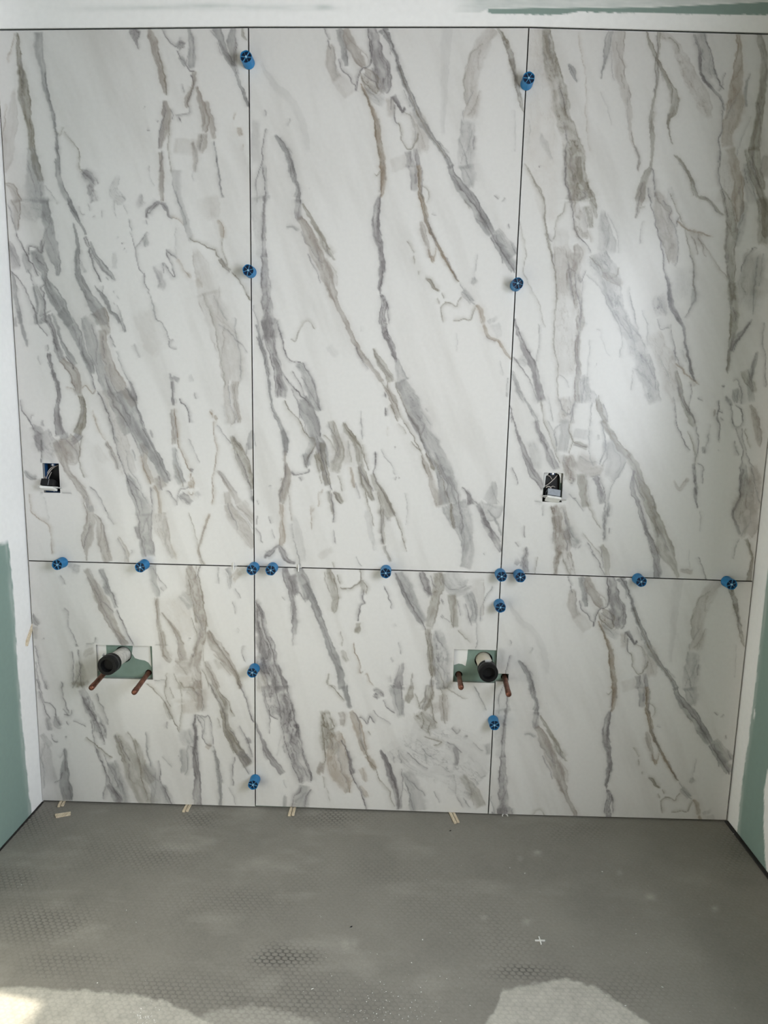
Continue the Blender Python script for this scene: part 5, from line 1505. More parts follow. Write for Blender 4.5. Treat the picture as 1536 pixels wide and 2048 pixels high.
B t .62 .2 .2 .4 0 | 265,570,20 275,670,60 270,760,60 240,850,56 225,960,26
L v .6 9 | 255,580 260,680 215,850 225,960
B t .54 .1 .1 .5 0 | 225,950,26 240,1060,30 240,1135,20
L v .6 9 | 235,20 270,90 320,150 360,180
B v .54 .1 .1 .6 .4 | 350,180,50 380,150,60 420,160,30
L v .6 9 | 350,190 380,250 420,300 450,345 490,360
B g .38 0 0 .7 0 | 370,230,30 400,280,40 430,310,30
L v .5 9 | 375,90 370,160
B g .48 .1 .1 .6 0 | 450,20,24 465,150,40 465,250,60 470,340,50
L g .42 8 | 440,170 430,280
B t .52 .2 .2 .5 0 | 485,350,34 490,430,30 460,500,20 440,540,40 430,600,30 440,640,20
L v .6 8 | 465,380 490,440 460,520 435,590 445,660 400,680 340,690
L v .38 8 | 395,440 410,520
L v .65 10 | 300,640 325,680 310,720
L v .7 14 | 365,700 395,750
L o .55 9 | 295,720 290,850 300,980 320,1140
B t .6 .1 .3 .5 0 | 505,460,14 530,560,40 560,660,56 575,760,60 560,820,30
B t .44 .1 .2 .6 0 | 570,570,30 600,680,40 630,800,36 640,880,20
L g .65 14 | 640,880 655,1000 677,1140
B t .45 .1 .1 .8 .1 | 560,810,60 550,900,70 530,980,40
L o .5 9 | 540,820 530,960
B t .42 0 0 .7 .1 | 470,880,30 495,1000,40 485,1130,20
B t .14 0 0 1 0 | 430,850,160 420,1000,180
B g .66 .2 .3 .4 0 | 650,15,60 700,140,54 740,240,46 790,330,34 830,430,24 870,530,24 902,615,24
B g .58 .2 .2 .5 .2 | 780,15,40 765,120,60 780,230,40 790,330,24
B o .5 0 0 .6 .3 | 855,25,20 870,90,24 885,110,10
B b .36 0 0 .8 .4 | 770,690,60 800,700,50
B b .42 0 0 .7 .4 | 820,760,20 835,820,40 840,860,20
L b .32 8 | 870,900 855,970
L v .42 8 | 125,800 150,795
L v .42 8 | 110,625 117,632
L v .38 8 | 215,745 225,725
L v .32 8 | 140,1070 150,1130
R 500 60 3.173
L v .6 10 | 470,-5 490,50 510,60
L v .5 9 | 490,60 510,130
B t .36 .1 .3 .7 .1 | 500,80,20 520,170,50 520,260,60 560,320,60
B t .18 0 0 .9 0 | 540,280,80 590,350,100 640,420,80
B g .48 .2 .2 .5 0 | 560,-5,40 585,80,44 600,160,36 610,240,16
B t .6 .2 .2 .4 0 | 605,-5,40 630,70,60 665,140,64 705,210,54 720,240,20
L v .65 9 | 565,175 575,240 600,270 625,290 645,340 665,350 672,385 680,300 700,250 755,230 770,170 760,100 750,40 755,-5
L v .5 8 | 760,60 775,140 765,210
B v .56 .2 .2 .5 .6 | 775,-5,50 790,80,70 815,180,90 840,270,100 855,350,90 855,410,20
B t .5 .2 .3 .6 1 | 710,260,40 740,290,90 770,330,110 800,380,70 805,400,30
L o .7 8 | 690,280 720,330 760,370 805,400 810,330 800,270
L v .5 8 | 770,240 800,320 790,390
L v .5 8 | 850,300 840,380
B b .6 .5 .1 .5 .1 | 690,330,10 735,400,12 765,480,16 795,570,26 815,670,34 830,780,40 845,880,36 850,980,26 835,1075,16
L o .75 8 | 700,355 745,430 775,520 795,620 810,740 830,860
L o .45 8 | 815,560 835,720 850,860
L o .5 7 | 825,890 800,925 785,905
B g .25 0 0 .9 .2 | 720,380,60 800,430,60 860,470,70
L g .4 8 | 730,370 790,420 825,460
B g .62 .2 .4 .4 .1 | 840,-5,70 880,60,36 910,130,26 955,270,28
L v .7 9 | 840,-5 890,60 920,160 955,270
B v .56 0 0 .6 .4 | 905,410,40 930,450,30 955,490,20
L v .55 8 | 900,420 900,510
L v .55 8 | 920,470 920,570 955,610
B t .25 0 0 .8 .2 | 890,420,60 900,560,50
B g .6 .1 .3 .5 .2 | 160,660,14 200,730,30 240,800,40 265,880,40 285,950,36 305,1000,24 295,1075,40
L v .6 8 | 180,680 230,760 270,860 290,960 310,1010 295,1075
L g .4 8 | 230,740 280,790
L g .4 7 | 265,930 270,970
L v .45 8 | 95,500 105,560
L v .55 8 | 105,620 85,720 80,830 90,940 95,1075
L v .45 8 | 80,840 45,940 40,1075
B g .2 .2 .2 .8 .1 | 95,850,20 75,960,60 70,1079,90
L g .3 9 | 255,560 240,620
B g .1 0 0 1 0 | 60,200,20 150,340,40 280,470,50 330,620,60 380,780,20
B g .18 0 0 .9 0 | 40,560,60 30,700,60 50,860,60
L g .25 8 | 370,1000 380,1020
R 740 330 2.975
B b .52 .1 .1 .5 0 | 70,-10,30 75,80,20 70,170,10
B v .6 .2 .2 .6 .4 | 65,180,16 45,260,40 40,340,50 45,440,46 65,520,24 72,600,30 60,690,20 55,760,16
L v .65 9 | 70,170 60,300 50,350 70,420
L v .65 9 | 65,570 75,640 55,740 65,790
B v .64 .3 .2 .5 .6 | 60,760,14 80,820,40 75,890,30 80,955,40
L v .6 9 | 95,800 105,870 115,950
B v .46 .1 .1 .6 .1 | 250,-10,50 260,80,40 265,160,30
B b .6 .3 .2 .5 0 | 280,-10,30 295,100,16 305,200,22 325,290,24 345,370,18 385,450,16 440,550,16 490,630,10 530,700,6
L o .7 8 | 275,-10 300,130 320,270 350,380 400,470 450,560 530,700
L o .45 8 | 305,120 345,150 350,190 335,230
B t .48 0 .1 .6 0 | 300,330,14 315,400,36 345,480,14 370,560,12
L b .5 9 | 350,500 375,580 390,490
B b .48 0 0 .6 0 | 370,540,20 378,585,20
L o .55 8 | 215,455 240,480 260,530
L o .4 6 | 265,540 270,600
L o .5 7 | 290,630 300,660
B o .7 0 0 .5 .2 | 325,670,8 360,690,24 390,730,20 430,755,10
L o .55 8 | 430,750 440,800
L o .55 9 | 440,810 490,830 510,840 545,780
L o .5 8 | 450,810 420,850 435,945
L o .42 8 | 400,790 410,830
L o .55 8 | 490,930 560,920 600,920 625,860 635,830
B g .32 0 0 .8 .3 | 545,740,30 580,780,50 610,820,30
L g .4 8 | 530,700 580,790 630,830
B b .56 0 0 .6 .2 | 630,830,10 660,860,24 675,910,20 682,955,16
B g .68 .3 .3 .4 .1 | 470,-10,40 495,60,36 530,110,56 590,190,60 650,290,64 700,370,60 730,420,40
B g .62 .3 .2 .4 .1 | 725,410,36 770,480,44 820,550,60 866,620,60
L v .65 9 | 495,60 550,140 620,240 690,340 740,430 800,530 862,640
B g .36 0 .1 .8 .3 | 750,380,40 800,450,70 862,530,80
L g .45 9 | 840,460 870,520
B g .4 0 0 .8 .4 | 570,-10,90 590,80,80 600,140,30
L v .5 8 | 730,180 760,205
L v .45 8 | 780,220 800,190
L v .4 8 | 740,370 755,380
L v .38 8 | 830,350 835,380
L g .3 7 | 620,690 650,520
B g .36 0 0 .7 0 | 615,670,20 622,690,34 615,710,10
L g .3 8 | 360,290 395,300
B g .2 0 0 .9 .4 | 720,910,60 740,945,60
L o .4 9 | 565,200 595,270
"""

# close-up drawings replace the coarse ones inside these rectangles
FINE = [(10, 400, 260, 645), (20, 625, 270, 870), (260, 340, 508, 590), (180, 780, 430, 1030), (310, 760, 508, 1010),
        (640, 840, 890, 1090), (760, 760, 1005, 1010), (512, 900, 650, 1128),
        (502, 1135, 748, 1378), (502, 1372, 748, 1618), (742, 1135, 988, 1378), (742, 1372, 985, 1625),
        (58, 1133, 300, 1370), (58, 1366, 300, 1612), (294, 1133, 508, 1372), (294, 1366, 508, 1612), (1010, 842, 1258, 1150), (262, 50, 494, 345), (502, 60, 800, 398), (742, 332, 1032, 648)]

TONES = {'g': (112, 112, 112), 't': (130, 120, 110), 'o': (110, 104, 90), 'b': (134, 117, 98), 'v': (94, 90, 92), 'k': (45, 45, 45)}
# corners of the six tiles on the wall plane: (x, z) of top-left, top-right, bottom-right, bottom-left
G = 0.0015
JZ = {-1: .8068, 0: .8076, 1: .8078, 2: .8020}
TILES = [
    ('TL', (-.7098, 2.3190), (-.0020-G, 2.3308), (.0000-G, JZ[0]+G), (-.7092, JZ[-1]+G)),
    ('TM', (-.0020+G, 2.3308), (.7672-G, 2.3366), (.7624-G, JZ[1]+G), (.0000+G, JZ[0]+G)),
    ('TR', (.7672+G, 2.3366), (1.5285, 2.3230), (1.5282, JZ[2]+G), (.7624+G, JZ[1]+G)),
    ('BL', (-.7092, JZ[-1]-G), (.0000-G, JZ[0]-G), (-.0038-G, -.0022), (-.7130, -.0062)),
    ('BM', (.0000+G, JZ[0]-G), (.7624-G, JZ[1]-G), (.7592-G, .0008), (-.0038+G, .0012)),
    ('BR', (.7624+G, JZ[1]-G), (1.5282, JZ[2]-G), (1.5262, .0074), (.7592+G, .0006)),
]
def rect_px(x0, y0, x1, y1):
    a = on_y(x0, y0); b = on_y(x1, y1); return (a[0], b[0], b[2], a[2])      # x0, x1, z0, z1
HOLES = {'TL': rect_px(85, 926.5, 120.5, 986), 'TR': rect_px(1088, 944.8, 1123.3, 1003.6),
         'BL': rect_px(191.6, 1290, 305.8, 1359.8), 'BM': rect_px(908.5, 1298.3, 996, 1366.5),
         'BR': rect_px(980, 1346.8, 1016.4, 1363.4)}

def catmull(P, n=4):
    Q = np.vstack([2*P[0]-P[1], P, 2*P[-1]-P[-2]]); o = []
    for i in range(1, len(Q)-2):
        for k in range(n):
            t = k/n
            o.append(.5*(2*Q[i]+(Q[i+1]-Q[i-1])*t+(2*Q[i-1]-5*Q[i]+4*Q[i+1]-Q[i+2])*t*t+(-Q[i-1]+3*Q[i]-3*Q[i+1]+Q[i+2])*t**3))
    o.append(Q[-2]); o = np.array(o); o[:, 2] = np.maximum(o[:, 2], .6); return o

def near_joint(p):
    q = on_y(p[0], p[1]); x, z = q[0], q[2]
    return min(abs(x), abs(x-.764), abs(x+.71), abs(x-1.528), abs(z-.8075), abs(z), abs(z-2.332)) < .011
FILL = 1.16
def split_fine(P, run_on):
    """cut a coarse vein where a close-up drawing takes over"""
    Q = catmull(P, 5)
    ins = np.zeros(len(Q), bool)
    for x0, y0, x1, y1 in FINE: ins |= (Q[:, 0] > x0+3) & (Q[:, 0] < x1-3) & (Q[:, 1] > y0+3) & (Q[:, 1] < y1-3)
    if not ins.any(): return [(P, run_on)]
    out = []; i = 0
    while i < len(Q):
        if ins[i]: i += 1; continue
        j = i
        while j+1 < len(Q) and not ins[j+1]: j += 1
        a, b = max(0, i-1), min(len(Q)-1, j+1)
        R_ = Q[a:b+1]
        if np.hypot(*(R_[1:, :2]-R_[:-1, :2]).T).sum() > 14:
            out.append((R_.copy(), [run_on[0] if i == 0 else 3, run_on[1] if j == len(Q)-1 else 3]))
        i = j+1
    return out
def parse_veins():
    out = []; ox = oy = 0; sc = 1
    for ln in VEINS.strip().split('\n'):
        if ln[0] == 'R':
            _, a, b, c = ln.split(); ox, oy, sc = float(a), float(b), float(c); continue
        head, pts = ln.split('|'); h = head.split(); P = []; yc = []
        for q in pts.split():
            v = [float(k) for k in q.split(',')]
            yc.append(v[1])
            P.append((ox+v[0]/sc, oy+v[1]/sc, (v[2] if len(v) > 2 else float(h[3]))/sc))
        P = np.array(P)
        hcr = (500 if oy == 1200 else 400)*sc
        run_on = []                                   # 1: the vein runs off the tile here, 2: it carries on in the next drawing, 0: it ends
        for c, e_, nb in ((yc[0], 0, 1), (yc[-1], -1, -2)):
            if near_joint(P[e_]): run_on.append(1)
            elif sc > 2.96 and abs(sc-5.12) > .1 and any(abs(P[e_, 0]-ox-k) < 4 or abs(P[e_, 1]-oy-k) < 4 for k in (0, 200, 220, 250, 300, 320, 340)): run_on.append(3)
            elif sc < 2.96 and (c <= 6 or c >= hcr-6):
                run_on.append(2); d_ = P[e_, :2]-P[nb, :2]; P[e_, :2] += d_/max(1e-6, np.hypot(*d_))*9
            else: run_on.append(0)
        for P, run_on in (split_fine(P, run_on) if sc < 2.96 else [(P, run_on)]):
          if h[0] == 'B': out.append(('B', h[1], float(h[2]), float(h[3]), float(h[4]), float(h[5]), float(h[6]), P, run_on))
          else:
            if not run_on[0]: P[0, 2] *= .45
            if not run_on[1]: P[-1, 2] *= .4
            out.append(('L', h[1], float(h[2]), 0, 0, .9, 0, P, run_on))
    return out
STROKES = parse_veins()
def hair_veins():
    """fine threads that wander along and across the broad veins"""
    rs = np.random.RandomState(3); out = []
    for st in list(STROKES):
        if st[0] != 'B' or st[2] < .26: continue
        P = st[7]; seg = np.hypot(*(P[1:, :2]-P[:-1, :2]).T); cum = np.concatenate([[0], np.cumsum(seg)]); tot = cum[-1]
        if tot < 28: continue
        for _ in range(int(round(tot/48))):
            ln = min(tot*.9, rs.uniform(22, 90)); s1 = rs.uniform(0, tot-ln); ss = np.linspace(s1, s1+ln, max(4, int(ln/11)))
            x = np.interp(ss, cum, P[:, 0]); y = np.interp(ss, cum, P[:, 1]); w_ = np.interp(ss, cum, P[:, 2])
            dx = np.gradient(x); dy = np.gradient(y); nn = np.hypot(dx, dy)+1e-6
            a_, b_ = rs.uniform(-1.15, 1.15, 2)
            off = (np.linspace(a_, b_, len(ss))+np.cumsum(rs.uniform(-.16, .16, len(ss))))*(w_*.5+1.5)
            Q = np.stack([x-dy/nn*off, y+dx/nn*off, np.full(len(ss), rs.uniform(1.6, 3.2))], 1)
            Q[0, 2] *= .4; Q[-1, 2] *= .3
            out.append(('L', st[1] if rs.rand() < .5 else 'v', rs.uniform(.2, .5)*min(1, .5+st[2]), 0, 0, .9, 0, Q, [0, 0]))
    return out
STROKES += hair_veins()
def stroke_tile(P):
    m = P.mean(0); q = on_y(m[0], m[1]); x, z = q[0], q[2]
    return ('T' if z > .8075 else 'B')+('L' if x < 0 else 'M' if x < .764 else 'R')
BY_TILE = {}
for i, s in enumerate(STROKES): BY_TILE.setdefault(stroke_tile(s[7]), []).append((i, s))

def paint_print(X, Z, key):
    """colour of the tile print at wall points X, Z (2-D arrays, rows = z falling, columns = x rising)"""
    shp = X.shape
    src = key
    if key == 'BR': X = X-.7600; Z = Z+1.5290; src = 'TM'       # the same printed face as the middle slab above
    uv = proj(np.stack([X.ravel(), 0*X.ravel(), Z.ravel()], 1))
    U = uv[:, 0].reshape(shp); V = uv[:, 1].reshape(shp)
    wx = (fbm(U/9, V/9, 1, 3)-.5)*5+(fbm(U/38+9, V/38, 3, 3)-.5)*7
    wy = (fbm(U/9+40, V/9, 2, 3)-.5)*5
    Uw = U+wx; Vw = V+wy
    base = np.array((217, 216, 213), float)
    # faint clouds that run with the veins
    a = math.radians(70); ca, sa = math.cos(a), math.sin(a)
    al = U*ca+V*sa; ac = -U*sa+V*ca
    cl = fbm(al/260, ac/46, 4, 4); cl2 = fbm(al/70, ac/9, 6, 3)
    cm = np.clip((cl-.5)*3, 0, 1)*.05*(.6+.8*cl2)
    col = base[None, None]*(1-cm[..., None]*np.array((.95, 1, 1.08)))
    x0, x1 = X.min(), X.max(); z0, z1 = Z.min(), Z.max()
    ny, nx = shp
    ACC = np.zeros(shp)
    for idx, st in BY_TILE.get(src, []):
        kind, tone, dens, eL, eR, soft, crk, P0, run_on = st
        P = catmull(P0)
        pad = P[:, 2].max()*.75+8
        lo = P[:, :2].min(0)-pad; hi = P[:, :2].max(0)+pad
        def idxs(lo, hi):
            a1 = on_y(lo[0], lo[1]); b1 = on_y(hi[0], lo[1]); c1 = on_y(lo[0], hi[1]); d1 = on_y(hi[0], hi[1])
            xa = min(a1[0], c1[0]); xb = max(b1[0], d1[0]); za = max(a1[2], b1[2]); zb = min(c1[2], d1[2])
            i0 = int(np.clip((xa-x0)/(x1-x0)*(nx-1)-2, 0, nx)); i1 = int(np.clip((xb-x0)/(x1-x0)*(nx-1)+3, 0, nx))
            j0 = int(np.clip((z1-za)/(z1-z0)*(ny-1)-2, 0, ny)); j1 = int(np.clip((z1-zb)/(z1-z0)*(ny-1)+3, 0, ny))
            return i0, i1, j0, j1
        I0, I1, J0, J1 = idxs(lo, hi)
        if I1-I0 < 2 or J1-J0 < 2: continue
        sh = (J1-J0, I1-I0)
        D = np.full(sh, 1e3); T = np.zeros(sh); S = np.zeros(sh); HW = np.ones(sh); OVER = np.zeros(sh)
        s0 = 0.0; seg = np.hypot(*(P[1:, :2]-P[:-1, :2]).T); tot = seg.sum()
        for k in range(len(P)-1):
            a_, b_ = P[k], P[k+1]
            if seg[k] < 1e-6: continue
            pd = max(a_[2], b_[2])*.8+8
            i0, i1, j0, j1 = idxs(np.minimum(a_, b_)[:2]-pd, np.maximum(a_, b_)[:2]+pd)
            i0, i1, j0, j1 = max(i0, I0), min(i1, I1), max(j0, J0), min(j1, J1)
            if i1 <= i0 or j1 <= j0: s0 += seg[k]; continue
            uu = Uw[j0:j1, i0:i1]-a_[0]; vv = Vw[j0:j1, i0:i1]-a_[1]
            dx, dy = (b_[:2]-a_[:2])/seg[k]
            t = np.clip(uu*dx+vv*dy, 0, seg[k]); f = t/seg[k]
            hw = (a_[2]+(b_[2]-a_[2])*f)*.5
            px = uu-t*dx; py = vv-t*dy
            raw = uu*dx+vv*dy; ov = np.maximum(-raw, raw-seg[k]).clip(0) if k in (0, len(P)-2) else 0*uu
            d = np.hypot(px, py)
            sl = (slice(j0-J0, j1-J0), slice(i0-I0, i1-I0))
            m = d-hw < D[sl]-HW[sl]
            D[sl] = np.where(m, d, D[sl]); HW[sl] = np.where(m, hw, HW[sl])
            OVER[sl] = np.where(m, ov, OVER[sl]); T[sl] = np.where(m, -px*dy+py*dx, T[sl]); S[sl] = np.where(m, s0+t, S[sl])
            s0 += seg[k]
        T = np.where(T >= 0, D, -D)
        o = idx*7.31
        # ragged sides: each flank of a band swells and pinches on its own, and both ends fray out
        side = T > 0
        if kind == 'B':
            wl = .7+.6*fbm(S/24+o, np.where(side, 3.7, 61.3)+o, (idx+1) % 11, 3)
            HW = HW*wl
            sharp = eL > eR if eL != eR else idx % 2 == 0          # which flank is crisp
            sf = np.where(side == sharp, np.minimum(soft, .45), soft+.35)
            sw = np.maximum(1.3, sf*HW*(.5+1.0*vnoise(S/31+o, np.where(side, 11.7, 43.3)+o, 5)))
        else:
            HW = np.maximum(HW*.66, .8); sw = np.full_like(HW, 1.5)
        p = smooth(np.clip((HW-D)/sw+.5, 0, 1))
        n1 = fbm(S/75+o, T/(2.2+HW*.2)+o, idx % 11, 4); n2 = fbm(S/26+o, T/14+3*o, (idx+5) % 11, 3)
        el = min(4.0 if kind == 'L' else 5+P[:, 2].mean()*(.25+.8*soft**2), tot*.4)
        FD = {2: 18.0, 3: 9.0}
        far = np.full_like(S, 1e3)
        e0 = far if run_on[0] == 1 else (S/FD[run_on[0]] if run_on[0] > 1 else (S-OVER*2.5)/el+.2)
        e1 = far if run_on[1] == 1 else ((tot-S)/FD[run_on[1]] if run_on[1] > 1 else (tot-S-OVER*2.5)/el+.2)
        ef = smooth(np.clip(np.minimum(e0, e1), 0, 1))*np.clip(1-OVER/4, 0, 1)
        if kind == 'B':
            fray = np.clip(ef*1.4-(1-ef)*n1*(.8 if soft < .75 else .25), 0, 1)
            al_ = dens*p*np.clip(.42+.45*n1+.7*(n2-.5)+.4*crk*(n1-.5), .06, 1.2)*FILL
            er = np.clip(2.2*vnoise(S/21+o, o+0*S, 3)-.5, 0, 1.3)
            hug = np.exp(-((D-HW*.94)/1.05)**2)
            al_ = al_+(np.where(side, eL, eR)*.75+np.where(side == sharp, .22*dens, .0))*er*hug
            if HW.max() > 4:
                f3 = fbm(S/85+3*o, T/(4+HW*.3)+o, (idx+2) % 11, 2)
                al_ = al_+.42*dens*p*np.exp(-((f3-.5)/.022)**2)*np.clip(n2*1.6-.3, 0, 1)
            if crk:
                f1 = fbm(S/30+2*o, T/7+o, (idx+3) % 11, 3); f2 = fbm(S/15+o, T/11-o, (idx+7) % 11, 2)
                g_ = np.clip((fbm(S/40, T/20+o, 8, 2)-.3)*3, 0, 1)
                al_ = al_+crk*p*g_*(.36*np.exp(-((f1-.5)/.026)**2)+.16*np.exp(-((f2-.5)/.03)**2))
                al_ = al_*(1-crk*.5*np.clip((f2-.48)*5, 0, 1))
            bleed = .10*dens*np.exp(-(np.maximum(D-HW, 0)/(4+HW*.5))**2)*(.4+1.2*n2)
            al_ = np.maximum(al_, bleed)*fray
        else:
            al_ = dens*p*np.clip(.5+1.0*vnoise(S/13+o, T/6+o, 2), 0, 1.25)
            wide = np.where(side == (idx % 2 == 0), 4.2, 1.7)*np.maximum(HW, 1.2)
            halo = np.exp(-(D/wide)**2)*dens*.34*(.3+1.2*n2)
            al_ = np.maximum(al_, halo)*ef
        acc = ACC[J0:J1, I0:I1]
        al_ = np.clip(al_, 0, .93)*(1-.5*acc)
        ACC[J0:J1, I0:I1] = acc+(1-acc)*al_
        al_ = al_[..., None]
        c = np.array(TONES[tone], float)*.93*(.92+.16*n2[..., None])
        col[J0:J1, I0:I1] = col[J0:J1, I0:I1]*(1-al_)+c*al_
    col = np.clip(col/255, 0, 1)
    return np.where(col <= .04045, col/12.92, ((col+.055)/1.055)**2.4)

def grid_object(name, P, keep, back, mat, parent=None, attr=None, colour=None, lip=0.0):
    """a sheet of quads (rows, columns) with a rim that gives it thickness; cells with keep False are cut out"""
    ny, nx, _ = P.shape
    vid = np.arange(ny*nx).reshape(ny, nx)
    q = np.stack([vid[:-1, :-1], vid[1:, :-1], vid[1:, 1:], vid[:-1, 1:]], -1)[keep]
    kp = np.zeros((ny+1, nx+1), bool); kp[1:-1, 1:-1] = keep
    rim = []
    # horizontal edges (row j, columns i -> i+1): cell above is kp[j, i+1], below kp[j+1, i+1]
    for j, i in zip(*np.nonzero(kp[:-1, 1:-1] != kp[1:, 1:-1])):
        if j < ny and i < nx-1: rim.append((vid[j, i], vid[j, i+1]) if kp[j+1, i+1] else (vid[j, i+1], vid[j, i]))
    for j, i in zip(*np.nonzero(kp[1:-1, :-1] != kp[1:-1, 1:])):
        if j < ny-1 and i < nx: rim.append((vid[j+1, i], vid[j, i]) if kp[j+1, i+1] else (vid[j, i], vid[j+1, i]))
    used = sorted({v for e in rim for v in e}); mp = {v: ny*nx+k for k, v in enumerate(used)}
    flat = P.reshape(-1, 3).copy()
    bk = flat[used]+np.array(back)
    if lip: flat[used] += np.array(back)/np.linalg.norm(back)*lip
    verts = np.vstack([flat, bk])
    rimq = np.array([(a, b, mp[b], mp[a]) for a, b in rim], dtype=np.int64).reshape(-1, 4)[:, ::-1]
    faces = np.vstack([q, rimq])
    used_mask = np.zeros(len(verts), bool); used_mask[faces.ravel()] = True
    remap = np.cumsum(used_mask)-1
    faces = remap[faces]
    if colour is not None:
        cc = np.vstack([colour.reshape(-1, 3), colour.reshape(-1, 3)[used]])[used_mask]
    verts = verts[used_mask]
    me = bpy.data.meshes.new(name)
    me.vertices.add(len(verts)); me.vertices.foreach_set('co', verts.astype(np.float32).ravel())
    me.loops.add(faces.size); me.loops.foreach_set('vertex_index', faces.astype(np.int32).ravel())
    me.polygons.add(len(faces)); me.polygons.foreach_set('loop_start', np.arange(0, faces.size, 4, dtype=np.int32))
    me.update(calc_edges=True); me.validate()
    if colour is not None:
        at = me.color_attributes.new(attr, 'FLOAT_COLOR', 'POINT')
        at.data.foreach_set('color', np.hstack([cc, np.ones((len(cc), 1))]).astype(np.float32).ravel())
    return link(name, me, mat, parent)

def snapped(n, marks):
    t = np.linspace(0, 1, n)
    for m in marks:
        k = int(np.argmin(abs(t-m)))
        if 0 < k < n-1: t[k] = m
    return t

# ------------------------------------------------------------------ the back wall and its tiles
STEP = 0.0025
wall_me = bpy.data.meshes.new('wall_back')
bm = bmesh.new(); add_box(bm, (XL-.02, .0122, -.03), (XR+.02, .028, ZC)); bm.to_mesh(wall_me); bm.free()
wall_back = link('wall_back', wall_me, MAT['green']); wall_back['kind'] = 'structure'

def bilerp(c, s, t):
    tl, tr, br, bl = [np.array(k) for k in c]
    return (tl*(1-s)[..., None]+tr*s[..., None])*(1-t)[..., None]+(bl*(1-s)[..., None]+br*s[..., None])*t[..., None]
for key, *c in TILES:
    wdt = c[1][0]-c[0][0]; hgt = c[0][1]-c[3][1]
    nx = int(round(wdt/STEP))+1; ny = int(round(hgt/STEP))+1
    ms, mt = [], []
    h = HOLES.get(key)
    if h:
        zc = (h[2]+h[3])/2; tt = (c[0][1]-zc)/hgt
        xa = c[0][0]+(c[3][0]-c[0][0])*tt; xb = c[1][0]+(c[2][0]-c[1][0])*tt
        s_lo, s_hi = (h[0]-xa)/(xb-xa), (h[1]-xa)/(xb-xa)
        t_lo, t_hi = (c[0][1]-h[3])/hgt, (c[0][1]-h[2])/hgt
        ms = [m for m in (s_lo, s_hi) if .004 < m < .996]; mt = [t_lo, t_hi]
    ss = snapped(nx, ms); ts = snapped(ny, mt)
    s, t = np.meshgrid(ss, ts)
    xz = bilerp(c, s, t)
    P = np.stack([xz[..., 0], np.zeros_like(s), xz[..., 1]], -1)
    keep = np.ones((ny-1, nx-1), bool)
    if h:
        sc_ = (ss[1:]+ss[:-1])/2; tc_ = (ts[1:]+ts[:-1])/2
        keep &= ~(((sc_ > s_lo) & (sc_ < s_hi))[None, :] & ((tc_ > t_lo) & (tc_ < t_hi))[:, None])
    colr = paint_print(P[..., 0], P[..., 2], key)
    grid_object('tile', P, keep, (0, .0100, 0), MAT['tile'], wall_back, 'marble', colr, .0007)

def lin(r, g, b): return np.array(srgb(r, g, b)[:3])
GREEN = lin(138, 160, 151); MUD = lin(248, 248, 246)

# plastered strip of wall over the tiles, flush with their faces
xs = np.linspace(XL-.02, XR+.02, 560); zs = np.linspace(ZC, 2.3190, 60)
X, Z = np.meshgrid(xs, zs)
topz = np.interp(xs, [-.71, -.002, .767, 1.53], [2.3232, 2.3345, 2.3402, 2.3268])
Z = ZC+(topz[None, :]-ZC)*np.linspace(0, 1, 60)[:, None]
P = np.stack([X, 0*X+.0004, Z], -1)
uv = proj(P.reshape(-1, 3)); U = uv[:, 0].reshape(X.shape); V = uv[:, 1].reshape(X.shape)
jag = (fbm(U/5, V/5, 2, 3)-.5)*5+(fbm(U/60, V/60, 5, 2)-.5)*5
top_e = np.interp(U, [960, 977, 1060, 1300, 1536, 1800], [26, 18, 16, 15, 4, -10])
bot_e = np.interp(U, [960, 977, 1130, 1160, 1300, 1536, 1800], [20, 27, 29, 24, 26.5, 30, 34])+jag*.6
g1 = np.clip((V-top_e)/1.5+.5, 0, 1)*np.clip((bot_e-V)/1.5+.5, 0, 1)*np.clip((U-974)/4, 0, 1)
veil = np.clip((top_e-V)/2, 0, 1)*np.clip((U-900)/60, 0, 1)*(.34+.3*(fbm(U/30, V/6, 4)-.5))
smear = np.exp(-((V-15-2*np.sin(U/90))/6)**2)*np.clip(1-abs(U-420)/340, 0, 1)*.5*fbm(U/60, V/8, 3)*1.2
smear = smear+np.exp(-((V-14)/5)**2-((U-648)/16)**2)*.35
k = np.clip(g1*.95+veil+smear, 0, 1)[..., None]
colr = MUD*(1-k)+GREEN*.92*k
keep = np.ones((59, 559), bool)
grid_object('plaster_band', P, keep, (0, .0122, 0), MAT['board'], wall_back, 'board', colr)

# mortar that shows through the open joints
def mortar(lo, hi):
    bm = bmesh.new(); add_box(bm, lo, hi); return bm_obj('mortar_strip', bm, MAT['mortar'], wall_back)
mortar((-.020, .0102, 1.0), (.016, .0122, 2.345)); mortar((.748, .0102, 1.0), (.785, .0122, 2.345))
mortar((-.020, .0102, .83), (.016, .0122, 1.0)); mortar((.748, .0102, .83), (.785, .0122, 1.0))
mortar((XL, .0102, .79), (XR, .0122, .825))
mortar((-.020, .0102, .0), (.016, .0122, .79)); 
mortar((.742, .0102, HOLES['BM'][3]+.004), (.778, .0122, .79)); mortar((.742, .0102, .0), (.778, .0122, HOLES['BM'][2]-.004))
mortar((XL, .0102, 2.31), (XR, .0121, 2.318))
mortar((XL, .0102, 0), (XL+.012, .0121, 2.3)); mortar((XR-.012, .0102, 0), (XR, .0121, 2.3))

